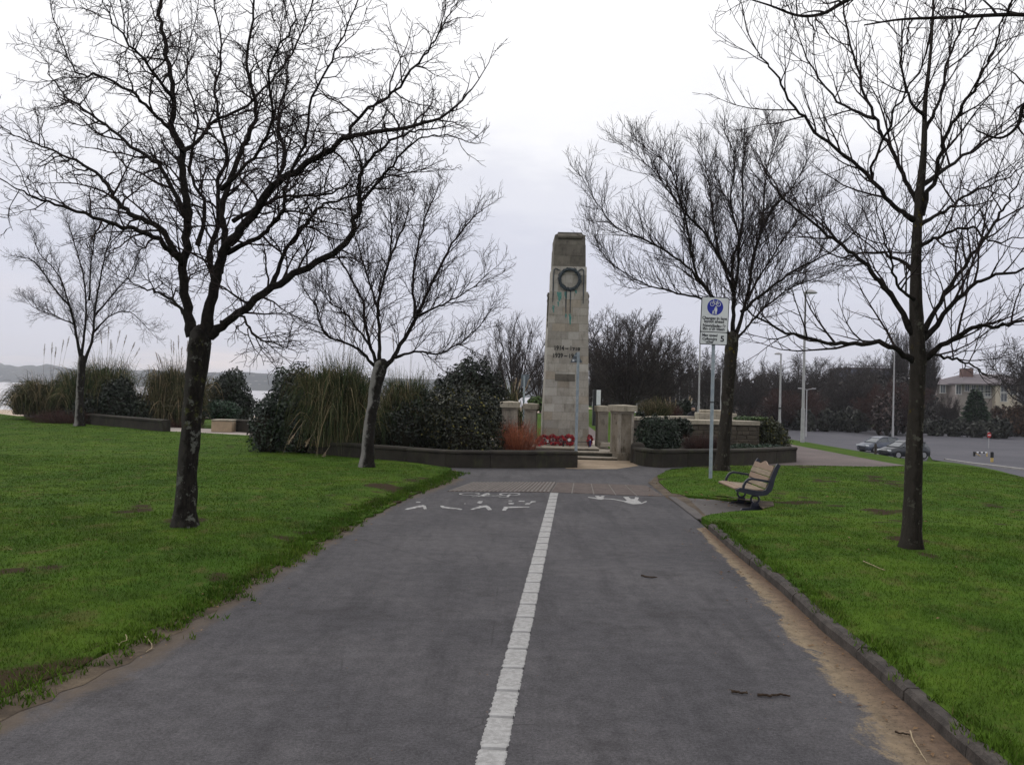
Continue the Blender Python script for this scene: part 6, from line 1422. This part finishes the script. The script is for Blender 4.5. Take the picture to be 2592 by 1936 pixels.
# ground rises gently behind the wood
# conifer
p = A(2470, 985, 108); g = gz(p.x, p.y); t = thing('conifer', (p.x, p.y, g), 'dark green conical conifer standing before the roofed house', 'tree'); H = p.z - g; r = np.random.RandomState(5); n = 4500
u = r.uniform(0, 1, n) ** .7; a = r.uniform(0, 2 * np.pi, n); lay = 1 + .22 * np.sin(u * 55); rad = PXM(36, 108) * (u ** .8) * lay * np.sqrt(r.uniform(.25, 1, n)) * 1.1 + .05; P = np.stack([rad * np.cos(a), rad * np.sin(a), H * (1 - u) - rad * .15], 1); d = np.stack([np.cos(a), np.sin(a), -.25 * np.ones(n)], 1) + r.normal(0, .3, (n, 3)); s_ = np.cross(d, r.normal(size=(n, 3))); s_ /= np.linalg.norm(s_, axis=1, keepdims=True)
V = np.stack([P, P + d * .22 + s_ * .13, P + d * .5, P + d * .22 - s_ * .13], 1).reshape(-1, 3); link_mesh('crown', np_mesh(V, np.arange(n * 4).reshape(-1, 4)), t, None, M_CONIFER); b = MB(); b.tube([(p.x, p.y, g - .2), (p.x, p.y, g + H * .9)], [.22, .04], 8); b.build('trunk', M_BRANCH, t)

# ---- buildings
def window(t, O, ax, w, h, frame=M_WFRAME):
    nrm = Vector((ax.y, -ax.x, 0)); nrm = nrm if nrm.y < 0 else -nrm; b = MB(); M = Matrix((ax, -nrm, Z3)).transposed().to_4x4(); M.translation = Vector(O)
    for c, s_ in (((0, 0, h / 2), (w + .16, .14, .1)), ((0, 0, -h / 2), (w + .3, .2, .12)), ((-w / 2, 0, 0), (.1, .12, h)), ((w / 2, 0, 0), (.1, .12, h)), ((0, 0, 0), (.06, .1, h))): b.box(c, s_, M)
    f = b.build('window', frame, t); b = MB(); b.box((0, .02, 0), (w, .06, h), M); b.build('pane', M_WIN, f)
YB = 150
hp = A(2500, 1060, YB); gx = gz(hp.x, hp.y)
house = thing('roofed_house', (hp.x, hp.y, gx), 'large pale rendered house with slate roof and brick chimney beyond the trees', 'building')
def bx(px, py): return A(px, py, YB)
e0, e1 = bx(2425, 970), bx(2512, 970); zE = e0.z; D_ = 14
b = MB(); b.box(((e0.x + e1.x) / 2, e0.y + D_ / 2, (zE + gx) / 2 - .3), (e1.x - e0.x, D_, zE - gx + .6)); b.build('wall', M_RENDER, house)
c1 = bx(2640, 970); b = MB(); b.box(((e1.x + c1.x) / 2, e0.y + D_ / 2 - 1.2, (zE + gx) / 2 - .3), (c1.x - e1.x, D_, zE - gx + .6)); b.build('wall', M_CREAM, house)
l0 = bx(2396, 973); b = MB(); b.box(((l0.x + e0.x) / 2, e0.y + 3 + D_ / 2, (l0.z + gx) / 2 - .3), (e0.x - l0.x, D_ - 2, l0.z - gx + .6)); b.build('wall', M_RENDER, house)
zR = bx(2500, 944).z; b = MB(); x0, x1 = e0.x - .4, c1.x + .5; y0, y1 = e0.y - 1.7, e0.y + D_ + .4; ym = (y0 + y1) / 2; hx = 5.0
b.add([(x0, y0, zE), (x1, y0, zE), (x1, y1, zE), (x0, y1, zE), (x0 + hx, ym, zR), (x1 - hx, ym, zR), (x0, y0, zE - .25), (x1, y0, zE - .25), (x1, y1, zE - .25), (x0, y1, zE - .25)], [(0, 1, 5, 4), (1, 2, 5), (2, 3, 4, 5), (3, 0, 4), (0, 6, 7, 1), (1, 7, 8, 2), (2, 8, 9, 3), (3, 9, 6, 0), (6, 9, 8, 7)]); rf = b.build('roof', M_ROOF, house)
k0, k1 = bx(2462, 950), bx(2488, 932); b = MB(); b.box(((k0.x + k1.x) / 2, ym - 2, (zE + k1.z) / 2), (k1.x - k0.x, 1.6, k1.z - zE)); b.build('chimney', M_BRICK, rf)
lz = l0.z; b = MB(); lx0, lx1 = l0.x - .3, e0.x + .5; b.add([(lx0, e0.y + 2.6, lz), (lx1, e0.y + 2.6, lz), (lx1, e0.y + D_ + 2, lz), (lx0, e0.y + D_ + 2, lz), (lx1, e0.y + D_ / 2 + 2, zR - .8), (lx0 + 2.5, e0.y + D_ / 2 + 2, zR - 1.2)], [(0, 1, 4, 5), (1, 2, 4), (2, 3, 5, 4), (3, 0, 5), (0, 3, 2, 1)]); b.build('roof', M_ROOF, house)
for px, py, off, w, h in ((2405, 984, 3 - .05, 1.0, 1.6), (2426, 986, -.05, 1.0, 1.8), (2448, 980, -.05, .9, 1.6), (2464, 979, -.05, .9, 1.5), (2482, 984, -.05, 1.1, 1.6), (2482, 998, -.05, 1.1, 1.3), (2500, 982, -.05, 1.1, 1.9), (2500, 998, -.05, 1.1, 1.4), (2532, 982, -1.25, 1.2, 2.0), (2532, 1004, -1.25, 1.2, 1.8), (2556, 985, -1.25, 1.2, 2.0), (2575, 1004, -1.25, 1.2, 1.8)):
    q = bx(px, py); window(house, (q.x, e0.y + off, q.z), X3, w, h)
q0, q1 = bx(2474, 1004), bx(2511, 1004); b = MB(); b.box(((q0.x + q1.x) / 2, e0.y - .12, q0.z), (q1.x - q0.x, .2, .3)); b.build('band_course', M_WFRAME, house)
p0, p1 = A(2150, 934, 172), A(2292, 962, 172); g = gz(p0.x, p0.y); t = thing('flat_roofed_building', ((p0.x + p1.x) / 2, p0.y, g), 'blue clad flat roofed building showing above the bare trees', 'building')
b = MB(); b.box(((p0.x + p1.x) / 2, p0.y + 6, (p0.z + g) / 2), (p1.x - p0.x, 12, p0.z - g)); b.build('wall', M_BLUEBOX, t)
b = MB(); b.box(((p0.x + p1.x) / 2, p0.y + 6, p0.z + .2), (p1.x - p0.x + .6, 12.6, .35)); b.build('parapet', M_ROOF, t)
b = MB(); q = A(2150, 928, 172)
b.tube([(p0.x, p0.y, q.z + .3), (p1.x, p0.y, q.z + .3)], .08, 5); b.build('roof_rail', M_ROOF, t)
for i in range(6):
    xx = p0.x + (p1.x - p0.x) * (i + .5) / 6; window(t, (xx, p0.y - .05, p0.z - 1.8), X3, 1.6, 1.3, M_ROOF)

# ---- lamp columns
def lamp(px_top, py_top, px_base, py_base, Yo, label, kind='single', r0=.1, group='lamp columns', arm=-1, band=False):
    if Yo is None: bs = G(px_base, py_base); Yn = bs.y
    else: Yn = Yo * SCL; q = CAM + ray(px_base, py_base) * Yn; bs = Vector((q.x, q.y, gz(q.x, q.y)))
    top = CAM + ray(px_top, py_top) * Yn; t = thing('lamp_column', (bs.x, bs.y, bs.z), label, 'lamp post', group); zt = top.z; H = zt - bs.z
    b = MB(); b.tube([(bs.x, bs.y, bs.z - .1), (bs.x, bs.y, bs.z + H * .22), (bs.x, bs.y, bs.z + H * .2201), (bs.x, bs.y, zt)], [r0, r0 * .95, r0 * .75, r0 * .45], 12); b.build('column', M_LAMP, t, smooth=True)
    if band:
        b = MB(); b.tube([(bs.x, bs.y, bs.z + H * .35), (bs.x, bs.y, bs.z + H * .37)], r0 * .9, 10); b.build('band', M_DARKMET, t)
    if kind == 'single':
        b = MB(); hw = H * .048; c = Vector((bs.x + arm * hw * .7, bs.y, zt + .02)); b.lathe(c, [(.02, .16), (hw * .5, .12), (hw * .95, .04), (hw, 0), (hw * .8, -.05), (.02, -.06)], 12)
        for i in range(len(b.v)): v = b.v[i]; b.v[i] = (v[0], bs.y + (v[1] - bs.y) * .55, v[2])
        b.build('lantern', M_LAMP, t, smooth=True)
    elif kind == 'double':
        for sgn in (-1, 1):
            aw = PXM(21, Yn / SCL); b = MB(); b.tube([(bs.x, bs.y, zt - .02), (bs.x + sgn * aw * .6, bs.y, zt + .1)], .04, 6); b.build('arm', M_LAMP, t); b = MB(); b.box((bs.x + sgn * aw * .85, bs.y, zt + .12), (aw * .42, .25, .13), None, .03); b.build('lantern', M_LAMP, t)
    return t
lamp(2052, 742, 2031, 1116, None, 'tall pale lamp column standing on the grass verge', r0=.1, arm=1)
lamp(2266, 846, 2259, 1145, None, 'pale lamp column beside the parked cars', r0=.1, arm=-1)
lamp(1979, 897, 1973, 1085, 72, 'lamp column with dark bands behind the hedge', r0=.15, arm=-1, band=True)
lamp(2046, 986, 2040, 1098, 92, 'short double headed lamp out in the car park', 'double', r0=.12)
lamp(1777, 868, 1768, 1050, 62, 'slender column rising behind the lane sign', 'plain', r0=.11)
lamp(1828, 935, 1824, 1050, 84, 'slender column beside the fan shaped tree trunk', 'plain', r0=.11)
for i, (px, yt) in enumerate(((1363, 978), (1371, 985), (1489, 1012), (1500, 1014), (1525, 1011), (1571, 990), (1582, 990), (1594, 1010), (1612, 996), (1661, 968), (1670, 968), (1720, 968), (1743, 972), (1751, 958))):
    lamp(px, yt, px - 1, 1060, 96 + (i % 4) * 7, 'thin pale distant column in the receding row beyond the memorial', 'plain', r0=.10, group='distant row of thin columns')

# ---- cars
def car(px_c, py_base, Yo, heading, paint, label, L=3.7, Wd=1.6, Hh=1.36):
    p = A(px_c, py_base, Yo); g = gz(p.x, p.y) + .02; t = thing('parked_car', (p.x, p.y, g), label, 'car', 'cars in the car park'); M = Matrix.Translation((p.x, p.y, g)) @ Matrix.Rotation(heading, 4, 'Z')   # +X is the nose
    def loft(secs, mat, name, parent=t, smooth=True):
        b = MB(); n = len(secs[0]); vs = [M @ Vector(v) for s_ in secs for v in s_]; b.add(vs, [(i * n + k, i * n + (k + 1) % n, (i + 1) * n + (k + 1) % n, (i + 1) * n + k) for i in range(len(secs) - 1) for k in range(n)] + [tuple(range(n))[::-1], tuple((len(secs) - 1) * n + k for k in range(n))]); return b.build(name, mat, parent, smooth=smooth)
    def sec(x, zb, zm, zt, w, wt): return [(x, -w * .92, zb), (x, -w, zb + .12), (x, -w, zm), (x, -wt, zt), (x, wt, zt), (x, w, zm), (x, w, zb + .12), (x, w * .92, zb)]
    h = Wd / 2; xs = [(-L / 2, .34, .6, .78, h * .84, h * .7), (-L / 2 + .1, .24, .62, .9, h * .95, h * .82), (-L * .36, .2, .66, .93, h, h * .9), (0, .18, .66, .92, h, h * .92), (L * .2, .18, .66, .9, h, h * .9), (L * .36, .2, .62, .82, h * .98, h * .82), (L / 2 - .12, .22, .55, .70, h * .9, h * .72), (L / 2, .3, .5, .6, h * .74, h * .6)]
    body = loft([sec(*s_) for s_ in xs], paint, 'body')
    cab = [(-L * .47, .9, .95, h * .78, h * .72), (-L * .40, .91, Hh - .1, h * .84, h * .66), (-L * .2, .92, Hh, h * .88, h * .68), (L * .02, .92, Hh - .01, h * .88, h * .68), (L * .12, .91, Hh - .12, h * .88, h * .68), (L * .27, .88, .92, h * .86, h * .80)]
    loft([[(x, -w, z0), (x, -wt, z1), (x, wt, z1), (x, w, z0)] for x, z0, z1, w, wt in cab], M_GLASS, 'windows')
    b = MB(); rp = [(-L * .41, Hh - .1, h * .67), (-L * .2, Hh + .006, h * .69), (L * .02, Hh - .002, h * .69), (L * .12, Hh - .11, h * .69)]
    b.add([M @ Vector(v) for x, z, w in rp for v in ((x, -w, z + .012), (x, w, z + .012))], [(2 * i, 2 * i + 1, 2 * i + 3, 2 * i + 2) for i in range(3)]); b.build('roof', paint, t)
    for sgn in (-1, 1):
        for (xa, za, wa), (xb, zb, wb) in (((L * .28, .9, h * .875), (L * .12, Hh - .11, h * .70)), ((-L * .08, .92, h * .9), (-L * .1, Hh - .01, h * .70)), ((-L * .33, .92, h * .88), (-L * .38, Hh - .1, h * .69)), ((-L * .41, Hh - .1, h * .69), (-L * .2, Hh, h * .70)), ((-L * .2, Hh, h * .70), (L * .12, Hh - .11, h * .70))):
            b = MB(); b.tube([M @ Vector((xa, sgn * wa, za)), M @ Vector((xb, sgn * wb, zb))], .032, 5); b.build('pillar', paint, t)
        for xw in (-L * .31, L * .31):
            b = MB(); c = M @ Vector((xw, sgn * (h - .1), .31)); ax_ = (M.to_3x3() @ Vector((0, sgn, 0))); b.tube([c - ax_ * .1, c + ax_ * .11], .31, 20); w_ = b.build('wheel', M_TYRE, t); b = MB(); b.tube([c + ax_ * .1, c + ax_ * .125], .2, 14); b.build('rim', M_RIM, w_)
        b = MB(); b.box((0, 0, 0), (.2, .34, .13), M @ Matrix.Translation((L / 2 - .1, sgn * h * .66, .62)) @ Matrix.Rotation(sgn * -.35, 4, 'Z'), .02); b.build('headlight', M_HEADL, t)
        b = MB(); b.box((L * .2, sgn * (h + .07), .95), (.1, .14, .1), M, .02); b.build('mirror', paint, t)
    b = MB(); b.box((L / 2 - .03, 0, .42), (.1, h * 1.0, .14), M, .02); b.build('grille', M_BLK, t); return t
car(2226, 1140, 67, math.radians(200), M_CARA, 'silver blue parked hatchback with its nose to the verge')
car(2288, 1150, 60, math.radians(196), M_CARB, 'dark parked hatchback partly hidden by the mossy trunk')
# ---- barrier, bollard, no entry sign, posts on the verge
q = [A(px, 1150, 66) for px in (2466, 2510)]; g = gz(q[0].x, q[0].y); t = thing('car_park_barrier', (q[0].x, q[0].y, g), 'low black and yellow barrier gate at the car park entrance', 'barrier'); k = PXM(1, 66)
zb0 = A(2466, 1143, 66).z
b = MB(); b.tube([(q[0].x, q[0].y, g - .1), (q[0].x, q[0].y, zb0)], 2.6 * k, 10); b.build('post', M_BLK, t)
x0, x1 = q[0].x, q[1].x - 12 * k
for i in range(6):
    b = MB(); b.tube([(x0 + (x1 - x0) * i / 6, q[0].y, zb0 - 2 * k), (x0 + (x1 - x0) * (i + 1) / 6, q[0].y, zb0 - 2 * k)], 1.8 * k, 8); b.build('bar_section', (M_BLK, M_CARD)[i % 2], t)
b = MB(); b.tube([(x0 + .1, q[0].y, zb0 - 4 * k), (x1, q[0].y, zb0 - 20 * k)], .9 * k, 6); b.build('brace', M_YEL, t)
b = MB(); b.tube([(x1, q[0].y, zb0 - 1 * k), (x1, q[0].y, g - .05)], 1.5 * k, 6); b.build('stay', M_YEL, t)
p = A(2511, 1160, 60); g2 = gz(p.x, p.y); z_m, z_t = A(2511, 1158, 60).z, A(2511, 1145, 60).z; t = thing('bollard', (p.x, p.y, g2), 'yellow and black bollard at the end of the barrier', 'bollard'); k2 = PXM(1, 60)
b = MB(); b.tube([(p.x, p.y, min(g2, z_m) - .1), (p.x, p.y, z_m)], 3.4 * k2, 10); b.build('base', M_YEL, t); b = MB(); b.tube([(p.x, p.y, z_m), (p.x, p.y, z_t), (p.x, p.y, z_t + .05)], [3.9 * k2, 3.9 * k2, 2 * k2], 10); b.build('top', M_BLK, t)
p = A(2503, 1101, 78); g2 = gz(p.x, p.y); k3 = PXM(1, 78); t = thing('no_entry_sign', (p.x, p.y, g2), 'red no entry sign with white bar on pole across the car park', 'sign'); b = MB(); b.tube([(p.x, p.y, g2 - .1), (p.x, p.y, p.z + 9 * k3)], .045, 8); b.build('post', M_LAMP, t)
b = MB(); b.prism([(5.2 * k3 * math.cos(i * .2618), 5.2 * k3 * 1.35 * math.sin(i * .2618)) for i in range(24)], .02, p - Y3 * .08, X3, Z3, Y3); pl = b.build('disc', M_RED, t); b = MB(); b.box(p + Vector((0, -.085, 0)), (7 * k3, .01, 2.6 * k3)); b.build('bar', M_CARD, pl)
p = G(2252, 1144); z_t = (CAM + ray(2252, 1098) * p.y).z; b = MB(); b.tube([(p.x, p.y, p.z - .1), (p.x, p.y, (p.z + z_t) / 2), (p.x, p.y, z_t)], [.16, .15, .13], 10); o = b.build('tree_guard', M_BLK, None, (p.x, p.y, p.z)); props(o, 'dark cylindrical tree guard next to the lamp column by the cars', 'tree guard')
for i, px in enumerate((2216, 2230, 2287)):
    p = G(px, 1146); b = MB(); b.box((p.x, p.y, p.z + .15), (.09, .09, .5), None, .02); o = b.build('verge_post', M_KERB, None, tuple(p)); props(o, ('short grey verge post in front of the silver blue hatchback', 'short grey verge post in the gap between the two parked cars', 'short grey verge post between the dark hatchback and the mossy trunk')[i], 'post', 'short posts along the verge')
# ---- signs behind the memorial
p = A(1511, 1010, 46); g = gz(p.x, p.y); k = PXM(1, 46); t = thing('information_totem', (p.x, p.y, g), 'slim blue and white information totem beside the cenotaph', 'sign'); zt = A(1511, 986, 46).z
b = MB(); b.box((p.x - 6 * k, p.y, (g + zt) / 2), (9 * k, .25, zt - g), None, .02); b.build('post', M_DARKMET, t); b = MB(); b.box((p.x + 3 * k, p.y - .05, zt - 20 * k), (12 * k, .12, 38 * k), None, .01); b.build('panel', M_SIGNW, t); b = MB(); b.box((p.x + 3 * k, p.y - .115, zt - 14 * k), (5 * k, .01, 2.5 * k)); b.build('caption', M_CARD, t)
p = A(1329, 963, 38); g = gz(p.x, p.y); k = PXM(1, 38); t = thing('sign_back', (p.x, p.y, g), 'grey back of a rectangular sign on a post behind the pampas', 'sign'); b = MB(); b.box((p.x, p.y, p.z), (20 * k, .02, 31 * k), None, .005); b.build('plate', M_SIGNBACK, t); b = MB(); b.tube([(p.x - 2 * k, p.y - .05, g), (p.x - 2 * k, p.y - .05, p.z + 12 * k)], .045, 8); b.build('post', M_GALV, t)
patch('footpath', [(2.0, 33), (3.4, 33), (4.2, 45), (5.2, 75), (3.6, 75), (2.6, 45)], 1, lambda x, y: gz(x, y) + .01, M_PINK)

# ---- person walking behind the enclosure wall
pp = A(1755, 1045, 31); gpz = gz(pp.x, pp.y); hz = A(1755, 1030, 31).z + .02; k = (hz - gpz) / 1.75
per = thing('person', (pp.x, pp.y, gpz), 'person in dark hat and coat walking behind the enclosure wall', 'person')
def skin_fig(name, verts, edges, rad, mat, parent):
    me = bpy.data.meshes.new(name); me.from_pydata([(v[0] * k, v[1] * k, v[2] * k) for v in verts], edges, []); o = bpy.data.objects.new(name, me); COL.objects.link(o); m = o.modifiers.new('s', 'SKIN'); s2 = o.modifiers.new('d', 'SUBSURF'); s2.levels = 2; s2.render_levels = 2
    for i, v in enumerate(me.skin_vertices[0].data): v.radius = (rad[i][0] * k, rad[i][1] * k); v.use_root = (i == 0)
    dg = bpy.context.evaluated_depsgraph_get(); m2 = bpy.data.meshes.new_from_object(o.evaluated_get(dg)); bpy.data.objects.remove(o); m2.materials.clear(); m2.polygons.foreach_set('use_smooth', [True] * len(m2.polygons)); return link_mesh(name, m2, parent, None, mat)
V_ = [(0, 0, .95), (0, 0, 1.15), (0, 0, 1.38), (0, -.01, 1.5), (-.02, -.03, 1.62), (-.2, 0, 1.4), (-.27, -.05, 1.15), (-.22, -.25, 1.02), (.2, 0, 1.4), (.27, -.05, 1.15), (.24, -.22, 1.0), (-.1, 0, .88), (-.11, -.12, .5), (-.11, -.05, .08), (-.11, -.2, .04), (.1, 0, .88), (.11, .1, .48), (.11, .25, .1), (.11, .12, .05)]
E_ = [(0, 1), (1, 2), (2, 3), (3, 4), (2, 5), (5, 6), (6, 7), (2, 8), (8, 9), (9, 10), (0, 11), (11, 12), (12, 13), (13, 14), (0, 15), (15, 16), (16, 17), (17, 18)]
R_ = [(.16, .12), (.16, .12), (.19, .12), (.06, .06), (.09, .1), (.08, .08), (.06, .06), (.045, .045), (.08, .08), (.06, .06), (.045, .045), (.1, .1), (.075, .075), (.05, .05), (.04, .04), (.1, .1), (.075, .075), (.05, .05), (.04, .04)]
skin_fig('body', V_, E_, R_, M_COAT, per)
def ball(name, c, r, mat, sc=(1, 1, 1)):
    b = MB(); c = ORG[per] + Vector(c) * k; b.lathe(c, [(r * k * sc[0] * math.sin(a), -r * k * sc[2] * math.cos(a)) for a in [math.pi * (i + .15) / 10.3 for i in range(11)]], 14); return b.build(name, mat, per, smooth=True)
hd = ball('head', (-.02, -.05, 1.63), .105, M_SKIN, (.85, 1, 1.15)); ball('hat', (-.02, -.02, 1.70), .115, M_COAT, (.9, 1, .75)); ball('scarf', (-.02, -.03, 1.5), .1, M_COAT, (1, 1, .6)); ball('hand', (-.22, -.28, 1.0), .05, M_REDCLOTH); ball('hand', (.24, -.25, .98), .045, M_SKIN)
b = MB(); c = ORG[per] + Vector((-.02, -.15, 1.62)) * k; b.add([c + Vector((0, -.02, -.02)) * k, c + Vector((-.018, 0, -.03)) * k, c + Vector((.018, 0, -.03)) * k, c + Vector((0, .0, .03)) * k], [(0, 1, 2), (0, 1, 3), (0, 2, 3)]); b.build('nose', M_SKIN, per)

# ---- damp sea air: far hills fade
hz_ = MB(); hz_.box((-950, 2160, 24), (7100, 4480, 72)); o = hz_.build('haze', None); o['kind'] = 'stuff'; o['label'] = 'thin damp sea haze over the whole bay'; o['category'] = 'haze'
hm = bpy.data.materials.new('haze_air'); hm.use_nodes = True; hn = hm.node_tree.nodes; hn.remove(hn['Principled BSDF']); pv = hn.new('ShaderNodeVolumePrincipled'); pv.inputs['Color'].default_value = (.88, .9, .97, 1); pv.inputs['Density'].default_value = .00021; pv.inputs['Anisotropy'].default_value = .2
hm.node_tree.links.new(pv.outputs[0], hn['Material Output'].inputs['Volume']); o.data.materials.clear(); o.data.materials.append(hm)
